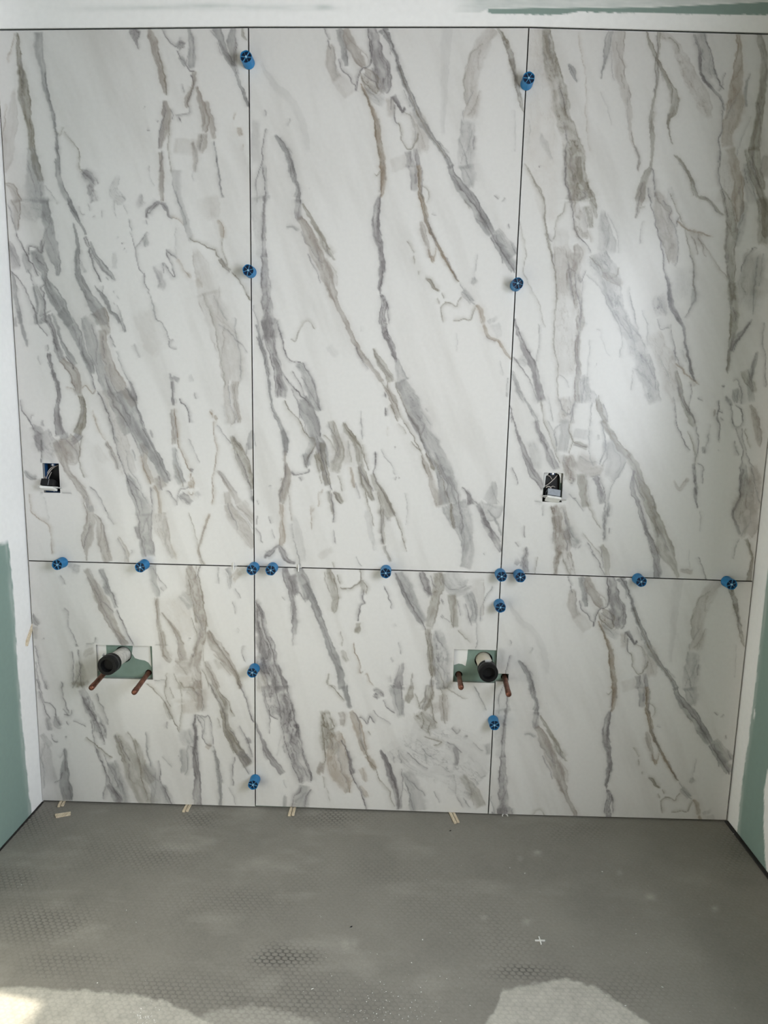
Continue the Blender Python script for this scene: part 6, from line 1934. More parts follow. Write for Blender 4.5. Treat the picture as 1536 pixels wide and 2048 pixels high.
# openings cut through the board behind the tiles
def cut(o, bmc):
    me = bpy.data.meshes.new('cutter'); bmesh.ops.recalc_face_normals(bmc, faces=bmc.faces[:]); bmc.to_mesh(me); bmc.free()
    co = bpy.data.objects.new('cutter', me); C.objects.link(co)
    md = o.modifiers.new('cut', 'BOOLEAN'); md.object = co; md.operation = 'DIFFERENCE'; md.solver = 'EXACT'
    dg = bpy.context.evaluated_depsgraph_get()
    nm = bpy.data.meshes.new_from_object(o.evaluated_get(dg)); nm.name = 'wall_back'
    o.modifiers.clear(); o.data = nm
    bpy.data.objects.remove(co, do_unlink=True)
    if not nm.materials: nm.materials.append(MAT['green'])
YD = .0122
PIPES = {
    'pvcL': (on_y(246, 1309, YD), on_y(213.5, 1332, -.100)), 'pvcR': (on_y(967.3, 1320.5, YD), on_y(977.5, 1347, -.092)),
    'cuLL': (None, on_y(181.5, 1377, -.125)), 'cuLR': (on_y(297, 1345.5, YD), on_y(267.3, 1386, -.125)),
    'cuRL': (on_y(917.4, 1349, YD), on_y(922.2, 1376, -.088)), 'cuRR': (on_y(1008.8, 1353.5, YD), on_y(1017.6, 1390, -.120)),
}
dvec = PIPES['cuLR'][0]-PIPES['cuLR'][1]
PIPES['cuLL'] = (PIPES['cuLL'][1]+dvec*np.array([.85, 1, .85]), PIPES['cuLL'][1])
for kx, rad in (('pvcL', .0275), ('pvcR', .0285), ('cuLL', .011), ('cuLR', .0105), ('cuRL', .0115), ('cuRR', .0115)):
    b0 = PIPES[kx][0]; bmc = bmesh.new()
    add_lathe(bmc, [(0, -.03), (rad, -.03), (rad, .03), (0, .03)], 28, Matrix.Translation((b0[0], YD+.008, b0[2])) @ Matrix.Rotation(math.pi/2, 4, 'X'))
    cut(wall_back, bmc)
for kx in ('TL', 'TR'):
    h = HOLES[kx]; bmc = bmesh.new(); e_ = .004 if kx == 'TR' else -.001; add_box(bmc, (h[0]+e_, 0, h[2]-.001), (h[1]-e_, .05, h[3]+.001)); cut(wall_back, bmc)
wall_back.name = 'wall_back'
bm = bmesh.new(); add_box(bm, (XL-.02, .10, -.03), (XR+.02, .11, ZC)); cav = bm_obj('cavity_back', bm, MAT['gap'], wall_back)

# dried joint compound on the board inside the two pipe openings
def patch(pts, y=YD):
    v = [on_y(a, b, y) for a, b in pts]; bm = bmesh.new()
    f = [bm.verts.new((p[0], y-.0005, p[2])) for p in v]; g = [bm.verts.new((p[0], y, p[2])) for p in v]
    bm.faces.new(f); n = len(f)
    for k in range(n): bm.faces.new((f[k], g[k], g[(k+1) % n], f[(k+1) % n]))
    return bm_obj('joint_compound', bm, MAT['paint'], wall_back)
patch([(190, 1288), (212, 1288), (213, 1306), (210, 1316), (206, 1326), (200, 1340), (190, 1346)])
patch([(266, 1288), (300, 1288), (303, 1334), (297, 1325), (290, 1321), (279, 1319), (270, 1316), (264, 1307)])
patch([(1086, 943), (1098, 943), (1096.5, 949), (1092, 952), (1090.5, 962), (1089.5, 974), (1086, 976)])
patch([(1113, 943), (1126, 943), (1126, 966), (1120.5, 966), (1120, 955), (1118, 949), (1114, 947)])
patch([(907, 1296), (936, 1296), (934, 1318), (931, 1332), (924, 1328), (917, 1327), (908, 1330)])

# ------------------------------------------------------------------ side walls, floor, ceiling, windows
def bands(Y, Zv, left):
    """joint compound over the corner tape and along one seam, bare green board elsewhere"""
    n = (fbm(Y*40+3, Zv*40, 5, 3)-.5)*.02+(fbm(Y*9, Zv*5, 8, 2)-.5)*.03
    if left:
        edge = np.interp(Zv, [0, .16, .42, .68, .9, 1.2, 2.6], [-.070, -.086, -.089, -.092, -.100, -.11, -.12])
        k = np.clip(((Y-edge+n*.6)/.004)+.5, 0, 1)
        seam = np.clip(((Zv-.885)+n*.8)/.008+.5, 0, 1)*np.clip((1.32-Zv+n)/.01+.5, 0, 1)
    else:
        edge = np.interp(Zv, [0, .15, .33, .5, .8, 1.2, 2.6], [-.066, -.060, -.070, -.073, -.076, -.08, -.09])
        k = np.clip(((Y-edge+n*.5)/.004)+.5, 0, 1)
        e2 = np.interp(Zv, [0, .03, .12, .22, .29, .33, .36], [-.250, -.231, -.200, -.182, -.190, -.24, -.60])
        seam = np.clip((e2-Y+n*.3)/.004+.5, 0, 1)*(Y > -.55)
        seam = np.maximum(seam, np.exp(-((Y+.086)/.005)**2-((Zv-.415)/.018)**2)*(fbm(Y*260, Zv*260, 3) > .5))
    thin = np.exp(-((Y-edge+.006)/.010)**2)*.5*(fbm(Y*60, Zv*16, 2)-.15)
    k = np.clip(np.maximum(k, seam)+np.clip(thin, 0, 1), 0, 1)
    k = np.where(Y < -.55, .7 if left else .1, k)      # skim coat over the rest of the room
    return k[..., None]
def side_wall(name, x, out, left):
    ys = np.concatenate([[YB-.1, -3.0, W1['y0'], -1.5, W1['y1']], np.arange(-.60, .0121, .005)])
    zz = np.concatenate([[ZC, W1['z1'], 1.95, 1.75, 1.5], np.arange(1.42, .93, -.008), [W1['z0']], np.arange(.912, -.02, -.008)])
    Y, Zv = np.meshgrid(ys, zz)
    P = np.stack([np.full_like(Y, x), Y, Zv], -1)
    keep = np.ones((len(zz)-1, len(ys)-1), bool)
    if not left:
        yc = (ys[1:]+ys[:-1])/2; zc = (zz[1:]+zz[:-1])/2
        keep &= ~(((yc > W1['y0']) & (yc < W1['y1']))[None] & ((zc > W1['z0']) & (zc < W1['z1']))[:, None])
    k = bands(Y, Zv, left)
    o = grid_object(name, P, keep, (out, 0, 0), MAT['board'], None, 'board', GREEN*(1-k)+MUD*k)
    o['kind'] = 'structure'; return o
side_wall('wall_left', XL, -.10, True); side_wall('wall_right', XR, .10, False)
def struct_box(name, lo, hi, mat):
    bm = bmesh.new(); add_box(bm, lo, hi); o = bm_obj(name, bm, mat); o['kind'] = 'structure'; return o
struct_box('ceiling', (XL-.1, YB-.1, ZC), (XR+.1, .12, ZC+.05), MAT['paper'])
bm = bmesh.new()
add_box(bm, (XL-.1, YB-.1, -.05), (W2['x0'], YB, ZC)); add_box(bm, (W2['x1'], YB-.1, -.05), (XR+.1, YB, ZC))
add_box(bm, (W2['x0'], YB-.1, -.05), (W2['x1'], YB, W2['z0'])); add_box(bm, (W2['x0'], YB-.1, W2['z1']), (W2['x1'], YB, ZC))
o = bm_obj('wall_rear', bm, MAT['paper']); o['kind'] = 'structure'
mg, ntg, bg_ = mat_new('window_glass')
tr = node(ntg, 'ShaderNodeBsdfTransparent'); gl = node(ntg, 'ShaderNodeBsdfGlossy'); gl.inputs['Roughness'].default_value = .02
mxs = node(ntg, 'ShaderNodeMixShader'); mxs.inputs[0].default_value = .06
ntg.links.new(tr.outputs[0], mxs.inputs[1]); ntg.links.new(gl.outputs[0], mxs.inputs[2])
ntg.links.new(mxs.outputs[0], ntg.nodes['Material Output'].inputs[0])
def window(name, lo, hi, ax):
    """frame of four rails round one pane; ax is the thin axis"""
    a, b = [i for i in range(3) if i != ax]
    bm = bmesh.new(); t = .05
    for k, (e, s_) in enumerate(((a, 0), (a, 1), (b, 0), (b, 1))):
        l, h_ = list(lo), list(hi)
        if s_ == 0: h_[e] = lo[e]+t
        else: l[e] = hi[e]-t
        if e == b: l[a] += t; h_[a] -= t
        add_box(bm, l, h_)
    o = bm_obj(name, bm, MAT['frame']); o['kind'] = 'structure'
    l, h_ = list(lo), list(hi); l[a] += t; l[b] += t; h_[a] -= t; h_[b] -= t
    mid = (lo[ax]+hi[ax])/2; l[ax] = mid-.003; h_[ax] = mid+.003
    bm = bmesh.new(); add_box(bm, l, h_); bm_obj('pane', bm, mg, o)
window('window_1', (XR+.03, W1['y0'], W1['z0']), (XR+.09, W1['y1'], W1['z1']), 0)
window('fill_window', (W2['x0'], YB-.09, W2['z0']), (W2['x1'], YB-.03, W2['z1']), 1)  # added, out of view, to carry the warm rear fill

# floor: levelled grey screed over a honeycomb mesh that shows through where the skin is thin
xs = np.linspace(XL-.02, XR+.02, 900)
ys = np.concatenate([np.arange(.0121, -.98, -.0027), [-1.2, -1.6, -2.2, -3.0, YB-.1]])
X, Y = np.meshgrid(xs, ys)
uv = proj(np.stack([X.ravel(), np.maximum(Y, -1.2).ravel(), floor_z(X).ravel()], 1))
U = uv[:, 0].reshape(X.shape); V = uv[:, 1].reshape(X.shape)
# honeycomb distance: pitch 17 mm across, rows squeezed in depth
px_, py_ = .0170, .0170
def hexd(x, y):
    r = np.array([1, 1.7320508]); h2 = r*.5
    a0 = np.mod(x, r[0])-h2[0]; a1 = np.mod(y, r[1])-h2[1]
    b0 = np.mod(x-h2[0], r[0])-h2[0]; b1 = np.mod(y-h2[1], r[1])-h2[1]
    m = a0*a0+a1*a1 < b0*b0+b1*b1
    g0 = np.abs(np.where(m, a0, b0)); g1 = np.abs(np.where(m, a1, b1))
    return np.maximum(g0*.5+g1*.8660254, g0)             # 0 in the middle, .5 at the walls
hd = hexd((X+.2*0+(fbm(X*3, Y*3, 1, 2)-.5)*.01)/px_, Y/py_*1.0*1.35)
PATCH = [(578, 1912, 50, 22, 1.0), (545, 1918, 45, 10, .7), (60, 1640, 45, 28, .8), (20, 1760, 55, 25, .6), (90, 1845, 90, 34, .6),
         (150, 1915, 80, 10, .4), (115, 1935, 60, 22, .35), (395, 1636, 42, 20, .6), (660, 1636, 70, 22, .6), (330, 1706, 80, 26, .35),
         (460, 1805, 120, 32, .35), (320, 1985, 140, 40, .34), (560, 1985, 130, 50, .34), (1050, 1938, 60, 9, .75), (1060, 1952, 90, 10, .5),
         (1150, 1662, 60, 20, .3), (1230, 1985, 110, 35, .3), (980, 1830, 60, 40, .2), (870, 1800, 90, 50, .2), (1470, 1690, 26, 50, .45), (700, 1740, 160, 40, .14),
         (200, 1700, 120, 40, .2), (1010, 1890, 60, 30, .25), (700, 2010, 200, 40, .25)]
show = .07*np.ones_like(U)
for cx, cy, rx, ry, am in PATCH: show = show+am*np.exp(-((U-cx)/rx)**2-((V-cy)/ry)**2)
show = np.clip(show*(.45+1.1*fbm(X*22, Y*22, 6, 3)), 0, 1)
show = show*(np.clip((Y+.97)/.02, 0, 1))
wallness = smooth(np.clip((hd-.36)/.10, 0, 1))
wallness = wallness*show
und = (fbm(X*5, Y*5, 4, 3)-.5)*.0012
Zf = floor_z(X)+und*np.clip(-Y*20, 0, 1)-.0013*wallness
SC = lin(137, 134, 126); ME = lin(52, 51, 49); DU = lin(204, 201, 190)
n = fbm(X*7, Y*7, 9, 4); n2 = fbm(X*60, Y*60, 3, 3)
colr = SC[None, None]*(.86+.28*n)[..., None]*(.96+.08*n2)[..., None]
k = (.72*wallness)[..., None]; colr = colr*(1-k)+ME*k
# pale dry dust left at the front
e = (fbm(U/14, V/9, 2, 3)-.5)*14
d1 = np.interp(U, [-60, 60, 160, 270, 330, 380, 430, 520], [1974, 1975, 1980, 1990, 2003, 2025, 2047, 2110])
d2 = np.interp(U, [880, 960, 990, 1005, 1060, 1130, 1190, 1250, 1300, 1380], [2120, 2060, 2020, 1982, 1968, 1957, 1972, 2012, 2050, 2120])
d3 = np.interp(U, [300, 380, 420, 500, 560, 700], [2090, 2042, 2022, 2010, 2020, 2070])
dust = np.clip((V-np.minimum(d1, d2)+e)/7+.5, 0, 1)
dust = np.maximum(dust, .55*np.clip((V-d3+e)/12+.5, 0, 1))*(.62+.5*n2)*np.where(hd > .4, .8, 1)
scuff = .2*np.clip(fbm(X*6+3, Y*14, 7, 4)-.56, 0, 1)*4*np.clip(1-(X-.1)/1.6, 0, 1)
for (cx, cy, r_) in ((1300, 1795, 10), (1430, 1817, 8), (1240, 1745, 6), (1075, 1706, 8), (967, 1836, 7), (1054, 1844, 9), (700, 1890, 14), (1040, 1716, 6)):
    scuff = scuff+.28*np.exp(-((U-cx)/r_)**2-((V-cy)/(r_*.8))**2)*n2*1.6
kd = np.clip(dust*.75+scuff, 0, 1)[..., None]
colr = colr*(1-kd)+DU*kd
fl = grid_object('floor', np.stack([X, Y, Zf], -1), np.ones((len(ys)-1, len(xs)-1), bool), (0, 0, -.06), MAT['floor'], None, 'ground', colr)
fl['kind'] = 'structure'
# dark edging strips where the floor meets the side walls
for nm, xa, xb, hgt in (('trim_1', XR-.012, XR-.0005, .0045), ('trim_2', XL+.0005, XL+.006, .003)):
    bm = bmesh.new(); add_box(bm, (xa, -1.2, floor_z(xa)-.002), (xb, -.001, floor_z(xa)+hgt), .0012)
    o = bm_obj(nm, bm, MAT['strip']); o['kind'] = 'structure'

# ------------------------------------------------------------------ tile levelling caps
R_CAP, L_CAP = .0163, .040
def cap_meshes():
    n = 48
    def ring(bm, r, z, lob):
        return [bm.verts.new((r*(1+lob*math.cos(6*t))*math.cos(t), r*(1+lob*math.cos(6*t))*math.sin(t), z)) for t in (2*math.pi*k/n for k in range(n))]
    bm = bmesh.new()
    prof = [(R_CAP*.60, .0008, 0), (R_CAP*.99, .0008, .0), (R_CAP*1.03, .0022, .0), (R_CAP*1.03, .005, .0), (R_CAP*.995, .0062, .012), (R_CAP*.985, L_CAP-.0016, .022),
            (R_CAP*.97, L_CAP-.0004, .022), (R_CAP*.95, L_CAP, .022), (R_CAP*.925, L_CAP-.0002, .022), (R_CAP*.915, L_CAP-.001, .022), (R_CAP*.905, L_CAP-.0075, .02), (R_CAP*.2, L_CAP-.0075, 0)]
    rg = [ring(bm, *p) for p in prof]
    for a, b in zip(rg, rg[1:]):
        for k in range(n): bm.faces.new((a[k], a[(k+1) % n], b[(k+1) % n], b[k]))
    bm.faces.new(rg[-1]); bm.faces.new(rg[0][::-1])
    bmesh.ops.recalc_face_normals(bm, faces=bm.faces[:])
    body = bpy.data.meshes.new('cap_body'); bm.to_mesh(body); bm.free(); body.materials.append(MAT['blue']); body.shade_smooth()
    spokes = []
    for k in range(6):
        bm = bmesh.new(); add_box(bm, (R_CAP*.12, -.00045, L_CAP-.0064), (R_CAP*.915, .00045, L_CAP-.0005))
        bmesh.ops.rotate(bm, verts=bm.verts[:], cent=(0, 0, 0), matrix=Matrix.Rotation(k*math.pi/3+math.pi/6, 3, 'Z'))
        me = bpy.data.meshes.new('cap_spoke'); bm.to_mesh(me); bm.free(); me.materials.append(MAT['spoke']); spokes.append(me)
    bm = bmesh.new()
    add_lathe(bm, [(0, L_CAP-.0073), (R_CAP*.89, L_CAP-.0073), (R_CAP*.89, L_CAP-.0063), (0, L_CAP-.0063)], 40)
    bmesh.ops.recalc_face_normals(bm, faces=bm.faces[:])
    shade_disc = bpy.data.meshes.new('cap_shade_disc'); bm.to_mesh(shade_disc); bm.free(); shade_disc.materials.append(MAT['pocket_shade'])  # dark disc: the depth shade of the pockets is painted on it
    bm = bmesh.new()
    add_lathe(bm, [(0, L_CAP-.006), (.0009, L_CAP-.006), (.0009, L_CAP+.0006), (.0018, L_CAP+.0008), (.0024, L_CAP+.0002), (.0026, L_CAP-.0062), (0, L_CAP-.0062)], 20)
    bmesh.ops.recalc_face_normals(bm, faces=bm.faces[:])
    hub = bpy.data.meshes.new('cap_hub'); bm.to_mesh(hub); bm.free(); hub.materials.append(MAT['hub']); hub.shade_smooth()
    return body, spokes, hub, shade_disc
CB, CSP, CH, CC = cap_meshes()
CAPS = [   # pixel of the hub, joint it sits on, label
    (492, 113.3, 'v0', 'blue tile levelling cap nearest the top of the left vertical joint'),
    (1058.8, 156, 'v1', 'blue tile levelling cap nearest the top of the right vertical joint'),
    (495.6, 539.8, 'v0', 'blue levelling cap halfway up the upper left vertical joint'),
    (1035.5, 566.8, 'v1', 'blue levelling cap halfway up the upper right vertical joint'),
    (114, 1131.7, 'h', 'leftmost blue levelling cap on the horizontal joint, by the left wall'),
    (280, 1135.8, 'h', 'blue levelling cap on the horizontal joint above the left pipe opening'),
    (503.4, 1141, 'h', 'blue levelling cap on the left crossing of the tile joints'),
    (541.2, 1141.8, 'h', 'blue levelling cap just right of the left crossing of tile joints'),
    (771.4, 1146, 'h', 'lone blue levelling cap in the middle of the centre tile\'s lower edge'),
    (1003.4, 1154.3, 'h', 'blue levelling cap on the right crossing of the tile joints'),
    (1041, 1156.6, 'h', 'blue levelling cap just right of the right crossing of tile joints'),
    (1282.8, 1165.6, 'h', 'second blue levelling cap from the right on the horizontal joint'),
    (1463.9, 1170.3, 'h', 'rightmost blue levelling cap on the horizontal joint, by the right wall'),
    (1000, 1215, 'v1', 'blue levelling cap below the right joint crossing and above the right pipes'),
    (504.2, 1345.7, 'v0', 'blue levelling cap on the lower left vertical joint, level with the pipes'),
    (988.6, 1451.2, 'v1', 'blue levelling cap below the right black pipe cap'),
    (506.2, 1570.7, 'v0', 'lowest blue levelling cap, just above the floor on the left joint'),
]
def joint_x(z, j):
    if j == 'v0': return np.interp(z, [0, .8076, 2.33], [-.0038, 0, -.0020])
    return np.interp(z, [0, .8078, 2.336], [.7592, .7624, .7672])
def joint_z(x): return np.interp(x, [-.709, 0, .7624, 1.528], [JZ[-1], JZ[0], JZ[1], JZ[2]])
random.seed(4)
for i, (u, v, j, lab) in enumerate(CAPS):
    p = on_y(u, v, -L_CAP); x, z = p[0], p[2]
    if j == 'h': z = .6*joint_z(x)+.4*z
    else: x = .6*joint_x(z, j)+.4*x
    r = empty('levelling_cap', (x, -.0002, z)); tag(r, lab, 'levelling cap', 'blue levelling caps along the tile joints')
    r.rotation_euler = (math.pi/2+random.uniform(-.02, .02), random.uniform(-.02, .02), 0)
    spin = random.uniform(0, 1.05)
    for nm, me in [('cap_body', CB)]+[('spoke', m) for m in CSP]+[('hub', CH), ('shade_disc', CC)]:
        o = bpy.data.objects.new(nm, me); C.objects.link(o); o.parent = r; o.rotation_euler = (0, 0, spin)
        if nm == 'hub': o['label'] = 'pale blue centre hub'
        if nm == 'shade_disc': o['label'] = 'dark disc coloured as the shade behind the spokes'

# ------------------------------------------------------------------ drain stubs and copper stubs
def drain(kx, pipe_mat, lab, rp, rc, clamp_ang):
    a, b = [Vector(p) for p in PIPES[kx]]
    r = empty('drain_pipe', a); tag(r, lab, 'pipe')
    d = (b-a); Lg = d.length; d.normalize(); Mx = axis_matrix((0, 0, 0), d)
    def part(nm, prof, mat, par=r, n=40):
        bm = bmesh.new(); add_lathe(bm, prof, n, Mx); o = bm_obj(nm, bm, mat, par); smooth_by_angle(o); return o
    part('pipe_stub', [(rp*.86, -.05), (rp, -.05), (rp, Lg-.012), (rp*.86, Lg-.012), (rp*.86, -.05)], pipe_mat)
    c0 = Lg-.038
    cap = part('rubber_cap', [(rp*1.02, c0), (rc*.95, c0), (rc, c0+.002), (rc, c0+.011), (rc*.955, c0+.012), (rc*.955, c0+.021), (rc, c0+.022), (rc, Lg-.003),
                        (rc*.97, Lg), (rc*.66, Lg), (rc*.63, Lg-.0015), (rc*.60, Lg-.018), (0, Lg-.020)], MAT['rubber'])
    part('clamp_band', [(rc*.956, c0+.0123), (rc*.985, c0+.0125), (rc*.985, c0+.0205), (rc*.956, c0+.0207)], MAT['band'], cap)
    bm = bmesh.new()
    add_box(bm, (-.0075, rc*.97, c0+.011), (.0075, rc+.0045, c0+.022), .001)
    add_lathe(bm, [(0, 0), (.0034, 0), (.0038, .001), (.0038, .004), (0, .0042)], 12, Matrix.Translation((.0075, rc+.0025, c0+.0165)) @ Matrix.Rotation(math.pi/2, 4, 'Y'))
    bmesh.ops.transform(bm, matrix=Mx @ Matrix.Rotation(clamp_ang, 4, 'Z'), verts=bm.verts[:])
    bm_obj('clamp_screw', bm, MAT['steel'], cap)
    return r
drain('pvcL', MAT['pvc'], 'scuffed white drain pipe with black rubber cap in the left opening', .0238, .0300, 0.9)
drain('pvcR', MAT['pvc_clean'], 'cream drain pipe with black rubber cap and clamp in the right opening', .0238, .0292, 0.06)
def copper(kx, lab, rad=.0079):
    a, b = [Vector(p) for p in PIPES[kx]]
    r = empty('copper_pipe', a); tag(r, lab, 'pipe', 'capped copper stubs')
    d = b-a; Lg = d.length; d.normalize(); Mx = axis_matrix((0, 0, 0), d)
    bm = bmesh.new(); add_lathe(bm, [(0, -.05), (rad, -.05), (rad, Lg-.022), (0, Lg-.022)], 24, Mx)
    smooth_by_angle(bm_obj('tube', bm, MAT['copper'], r))
    bm = bmesh.new()
    add_lathe(bm, [(rad, Lg-.026), (rad*1.1, Lg-.0255), (rad*1.1, Lg-.006), (rad*1.0, Lg-.0025), (rad*.7, Lg-.0005), (rad*.3, Lg), (0, Lg)], 24, Mx)
    smooth_by_angle(bm_obj('end_cap', bm, MAT['copper'], r))
copper('cuLL', 'copper stub left of the scuffed white drain, partly behind its cap')
copper('cuLR', 'long copper stub right of the scuffed white drain')
copper('cuRL', 'short copper stub left of the cream drain')
copper('cuRR', 'copper stub right of the cream drain, in the small notch')

# ------------------------------------------------------------------ outlet boxes with loose receptacles
def outlet_box(key, lab, wall_mat):
    h = HOLES[key]; r = empty('outlet_box', ((h[0]+h[1])/2, .012, h[2])); tag(r, lab, 'outlet box')
    x0, x1, z0, z1 = h[0]+.0005, h[1]-.0005, h[2]+.0005, h[3]-.0005; o0 = r.location
    bm = bmesh.new()
    def bx(lo, hi): add_box(bm, Vector(lo)-o0, Vector(hi)-o0)
    t = .002; ya, yb = .0115, .075
    bx((x0, ya, z0), (x0+t, yb, z1)); bx((x1-t, ya, z0), (x1, yb, z1)); bx((x0+t, ya, z0), (x1-t, yb, z0+t)); bx((x0+t, ya, z1-t), (x1-t, yb, z1))
    bm_obj('box_shell', bm, wall_mat, r)
    bm = bmesh.new(); bx((x0+t, .027, z0+t), (x1-t, .029, z1-t)); bm_obj('box_back', bm, MAT['black_plastic'], r)
    for zz in (z1-t-.006, z0+t):
        bm = bmesh.new(); bx(((x0+x1)/2-.006, .013, zz), ((x0+x1)/2+.006, .030, zz+.006))
        ear = bm_obj('screw_boss', bm, MAT['box_blue'], r)
        bm = bmesh.new(); add_lathe(bm, [(0, 0), (.003, 0), (.003, .0012), (0, .0016)], 14,
                                    Matrix.Translation(Vector(((x0+x1)/2, .013, zz+.003))-o0) @ Matrix.Rotation(math.pi/2, 4, 'X'))
        bm_obj('screw', bm, MAT['steel'], ear)
    return r
outlet_box('TL', 'blue outlet box sunk in the tile near the left wall', MAT['box_blue'])
outlet_box('TR', 'dark outlet box sunk in the tile right of the right joint', MAT['black_plastic'])
def wire(parent, pts, rad=.0016):
    o0 = parent.location; bm = bmesh.new()
    add_tube(bm, [Vector(p)-o0 for p in curve_pts(pts)], rad, 8); bm_obj('wire', bm, MAT['wire'], parent, True)
def V3(u, v, y): return Vector(on_y(u, v, y))
def receptacle(lab, M_, body_mat, with_label, flip):
    """local frame: x along the strap, y thickness (face at -y), z across"""
    r = empty('receptacle', M_.to_translation()); tag(r, lab, 'receptacle')
    Rm = M_.to_3x3().to_4x4()
    def part(nm, boxes, mat, par=r, bev=.0008):
        bm = bmesh.new()
        for lo, hi in boxes: add_box(bm, lo, hi, bev)
        bmesh.ops.transform(bm, matrix=Rm, verts=bm.verts[:]); return bm_obj(nm, bm, mat, par)
    body = part('receptacle_body', [((-.020, .002, -.015), (.018, .022, .015))], body_mat)
    st = part('metal_strap', [((-.026, -.001, -.0085), (.032, .0010, .0085)), ((-.031, -.001, -.006), (-.026, .001, .006)), ((.032, -.001, -.004), (.040, .001, .004))], MAT['steel'], r, .0003)
    part('face', [((-.021, -.008, -.0155), (.021, -.0012, .0155))], MAT['white_plastic'], r, .0015)
    for sx in (-.010, .008):
        part('terminal_screw', [((sx-.003, .008, -.0175), (sx+.003, .014, -.0150))], MAT['steel'], body, .0004)
    if with_label:
        part('rating_label', [((-.006, .0221, -.012), (.015, .0224, .009))], MAT['white_plastic'], body, 0)
        part('printed_lines', [((-.004, .02245, z), (.013, .0226, z+.0028)) for z in (-.010, -.0052, -.0004, .0044)], MAT['print'], body, 0)
        part('side_window', [((-.0202, .004, -.010), (-.0198, .018, .010))], MAT['black_plastic'], body, 0)
    else:
        part('body_seam', [((.0035, .0025, -.0152), (.0045, .0222, .0152))], MAT['grey_plastic'], body, 0)
    return r
# the left one lies on its side and pokes out past the left edge of the box
pL = V3(97.5, 974, -.016)
ML = Matrix.Translation(pL) @ Matrix.Rotation(math.radians(3), 4, 'Y') @ Matrix.Rotation(math.radians(68), 4, 'X') @ Matrix.Rotation(math.radians(0), 4, 'Z')
rl = receptacle('black receptacle with bright strap hanging out of the left outlet box', ML, MAT['black_plastic'], False, False)
wire(rl, [V3(92, 959, .0), V3(95, 950, .018), V3(104, 938, .022), V3(116, 930, .026)], .0014)
wire(rl, [V3(89, 958, .002), V3(93, 949, .02), V3(101, 937, .02), V3(113, 930, .026)], .0014)
wire(rl, [V3(97, 957, .004), V3(100, 950, .02), V3(103, 944, .026)], .0013)
pR = V3(1106, 995.5, -.010)
MR = Matrix.Translation(pR) @ Matrix.Rotation(math.radians(8), 4, 'Y') @ Matrix.Rotation(math.radians(58), 4, 'X')
rr = receptacle('grey receptacle with printed label hanging out of the right outlet box', MR, MAT['grey_plastic'], True, False)
wire(rr, [V3(1091, 972, .010), V3(1098, 967, .02), V3(1108, 958, .023), V3(1115, 950, .026)], .0014)
wire(rr, [V3(1095, 951, .02), V3(1100, 953, .022), V3(1104, 959, .025)], .0013)
wire(rr, [V3(1092, 975, .006), V3(1096, 973, .004), V3(1100, 974, .003), V3(1103, 979, .002)], .0016)
wire(rr, [V3(1101, 975, .012), V3(1105, 972.5, .018), V3(1110, 974, .025)], .0013)

# ------------------------------------------------------------------ small things on the floor and in the joints
def shim(lab, base, tip, wpx, group=None, thick=.0052):
    a = Vector(on_floor(*base)); b = Vector(on_floor(*tip)); wd = wpx*.00152
    d = (b-a); d.z = 0; d = d.normalized()
    a = a-d*.008
    s = Vector((-d.y, d.x, 0)); r = empty('wood_shim', b); r.location.z = floor_z(b.x)+.0006
    tag(r, lab, 'shim', group); Lg = (b-a).length
    for sgn in (-1, 1):          # two thin wedges side by side
        bm = bmesh.new(); o1 = .0013*sgn; vs_ = []
        for al, th in ((0, thick if sgn < 0 else thick*.9), (-Lg, thick*.55)):
            for side in (o1, sgn*wd/2):
                for zz in (0, th):
                    al2 = al-(.003 if sgn > 0 and al == 0 else 0)
                    q = d*al2+s*side+Vector((0, 0, zz)); vs_.append(bm.verts.new(q))
        bmesh.ops.convex_hull(bm, input=vs_)
        bm_obj('wedge', bm, MAT['wood'], r)
    return r
SG = 'wooden shims under the bottom tiles'
shim('leftmost wooden shim pushed under the bottom tile near the corner', (126.5, 1602), (121, 1614.5), 12, SG)
shim('wooden shim under the left bottom tile, below the pipes', (379, 1608), (370.5, 1625), 12.5, SG)
shim('wooden shim under the centre tile, just right of the left joint', (587, 1614), (582, 1633), 13, SG)
shim('long slanted wooden shim under the centre tile, left of the right joint', (903.5, 1626), (914, 1648), 12, SG)
shim('short broken shim lying loose on the floor near the left corner', (136, 1629), (110, 1634), 12, None)
# shim wedged upright in the left corner joint
r = empty('wood_shim', on_y(65, 1256, .004)); tag(r, 'wooden shim stuck in the gap beside the left wall', 'shim')
a = Vector((XL+.0022, .004, on_y(65, 1256)[2])); 
b = Vector(on_y(47.5, 1289, -.040)); b.x = max(b.x, XL+.004)
r.location = a
bm = bmesh.new(); d = b-a; vs_ = []
for p, t_, h_ in ((Vector((0, 0, 0)), .0012, .008), (d, .0036, .0085)):
    for sx in (-1, 1):
        for sz in (-1, 1): vs_.append(bm.verts.new(p+Vector((sx*t_, 0, sz*h_*.6))))
bmesh.ops.convex_hull(bm, input=vs_); bm_obj('wedge', bm, MAT['wood'], r)
bm = bmesh.new(); vs_ = []
for p, t_, h_ in ((Vector((0, 0, .010)), .0012, .003), (d+Vector((0, .002, .008)), .0034, .003)):
    for sx in (-1, 1):
        for sz in (-1, 1): vs_.append(bm.verts.new(p+Vector((sx*t_, 0, sz*h_))))
bmesh.ops.convex_hull(bm, input=vs_); bm_obj('wedge', bm, MAT['wood'], r)

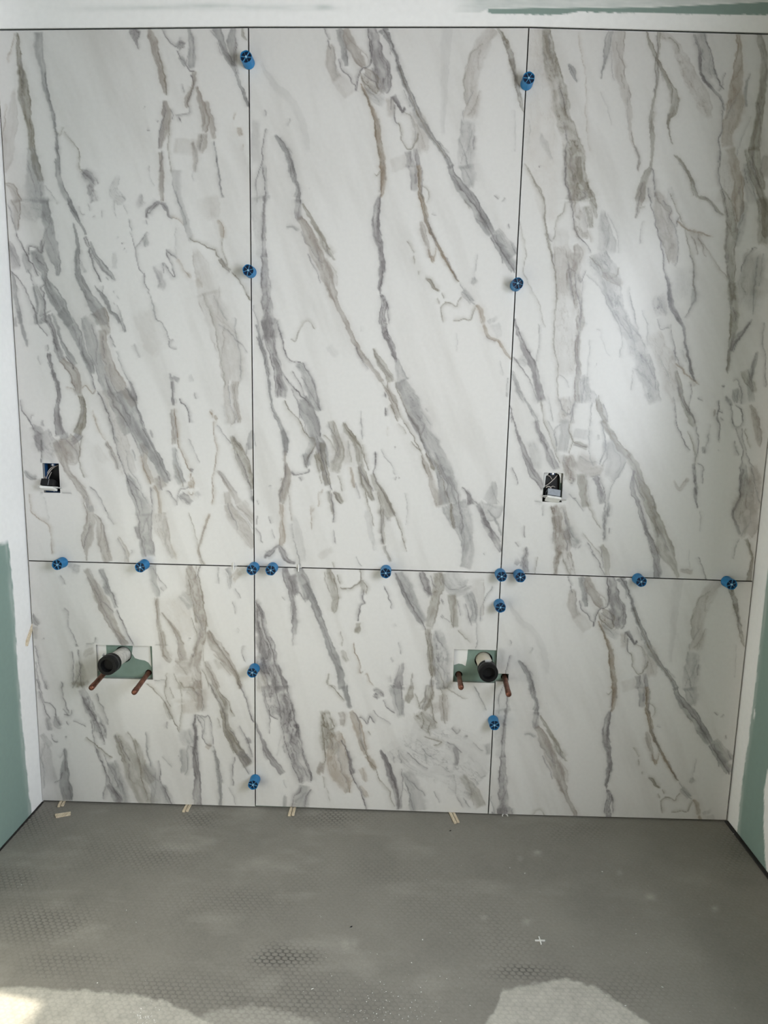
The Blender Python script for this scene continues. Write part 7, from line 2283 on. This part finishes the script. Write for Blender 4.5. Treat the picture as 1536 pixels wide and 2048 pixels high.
# cross spacer lying on the floor
p = Vector(on_floor(1080, 1882.5)); bm = bmesh.new()
t = .0013; Lx = .0125; hh = .003
poly = [(-Lx, -t), (-t, -t), (-t, -Lx), (t, -Lx), (t, -t), (Lx, -t), (Lx, t), (t, t), (t, Lx), (-t, Lx), (-t, t), (-Lx, t)]
f = [bm.verts.new((x, y, hh)) for x, y in poly]; g = [bm.verts.new((x, y, 0)) for x, y in poly]
bm.faces.new(f); bm.faces.new(g[::-1])
for k in range(12): bm.faces.new((f[k], g[k], g[(k+1) % 12], f[(k+1) % 12]))
o = bm_obj('cross_spacer', bm, MAT['white_plastic']); o.location = p; o.location.z += .0004; o.rotation_euler = (0, 0, .04)
tag(o, 'white plastic cross spacer lying on the grey floor', 'spacer')
# horseshoe spacer at the foot of the tiles
p = Vector(on_floor(1010, 1632.5)); bm = bmesh.new()
pts = [Vector((.0085*math.cos(t_), .0030+.012*math.sin(t_), 0)) for t_ in np.linspace(math.pi*1.02, -.06, 11)]
for k in range(10):
    a, b = pts[k], pts[k+1]; n_ = Vector((-(b-a).y, (b-a).x, 0)).normalized()*.0016
    vs_ = [bm.verts.new(q+s_*n_+Vector((0, 0, z))) for q in (a, b) for s_ in (-1, 1) for z in (0, .003)]
    bmesh.ops.convex_hull(bm, input=vs_)
o = bm_obj('horseshoe_spacer', bm, MAT['white_plastic']); o.location = (p.x, p.y-.004, floor_z(p.x)+.0006); tag(o, 'white curved spacer on the floor at the foot of the right tile', 'spacer')
# two white spacers standing across the horizontal joint
for u, v, lab in ((467.5, 1133, 'white plastic spacer across the horizontal joint, left of the left crossing'),
                  (597.5, 1136.5, 'white plastic spacer across the horizontal joint, right of the left crossing')):
    p = on_y(u, v); z = joint_z(p[0]); bm = bmesh.new()
    add_box(bm, (-.0015, -.006, -.0115), (.0015, -.0002, .0115), .0005); add_box(bm, (-.009, .0025, -.0011), (.009, .008, .0011)); add_box(bm, (-.0012, -.001, -.0011), (.0012, .003, .0011))
    o = bm_obj('joint_spacer', bm, MAT['white_plastic']); o.location = (p[0], 0, z); tag(o, lab, 'spacer', 'joint spacers')

# crumbs of grout and tile on the floor: too many to count
random.seed(11); bm = bmesh.new()
def crumb(x, y, s_):
    vs_ = [bm.verts.new((x+random.uniform(-1, 1)*s_, y+random.uniform(-1, 1)*s_, floor_z(x)+random.uniform(0, .8)*s_)) for _ in range(6)]
    try: bmesh.ops.convex_hull(bm, input=vs_)
    except Exception: pass
def at_px(u, v, s_):
    q = on_floor(u, v); crumb(q[0], q[1], s_)
for _ in range(150):
    at_px(random.uniform(20, 1500), 1640+400*random.random()**.7, random.uniform(.0004, .0010))
for _ in range(110):
    u = random.gauss(770, 70); v = 2046-abs(random.gauss(0, 45)); at_px(u, v, random.uniform(.0006, .0017))
for _ in range(60): at_px(random.gauss(290, 14), random.gauss(2036, 12), random.uniform(.0005, .0022))
for u, v, s_ in ((43, 1770, .0022), (252, 1821, .0016), (272, 1845, .0016), (625, 1979, .0028), (845, 1880, .0022), (823, 1926, .0022), (1019, 1736, .0024), (1204, 1744, .0022),
                 (1049, 1747, .002), (1272, 1868, .0018), (1250, 2011, .0028), (1325, 1975, .0022), (642, 1834, .002), (640, 1831, .0016), (195, 1966, .002),
                 (940, 2012, .002), (1146, 1893, .0015), (39, 1719, .0016), (1467, 1668, .0026), (1050, 1746, .002), (900, 1866, .0014), (1293, 1906, .0014)):
    at_px(u, v, s_)
deb = bm_obj('floor_crumbs', bm, MAT['white_plastic']); tag(deb, 'tiny white crumbs of grout scattered over the grey floor', 'debris', None, 'stuff')
for u, v, s_, lab in ((702, 1854, .0038, 'small black chip lying on the grey floor'), (900, 1662, .004, 'dark splinter on the floor in front of the slanted shim')):
    q = Vector(on_floor(u, v)); bm = bmesh.new()
    vs_ = [bm.verts.new(k) for k in ((-s_, -s_*.5, 0), (s_*.7, -s_*.2, 0), (s_, s_*.7, .0012), (0, s_*.1, .0022), (-s_*.4, 0, .0012))]
    bmesh.ops.convex_hull(bm, input=vs_); o = bm_obj('dark_chip', bm, MAT['rubber']); o.location = q; o.location.z += .0003; tag(o, lab, 'debris')
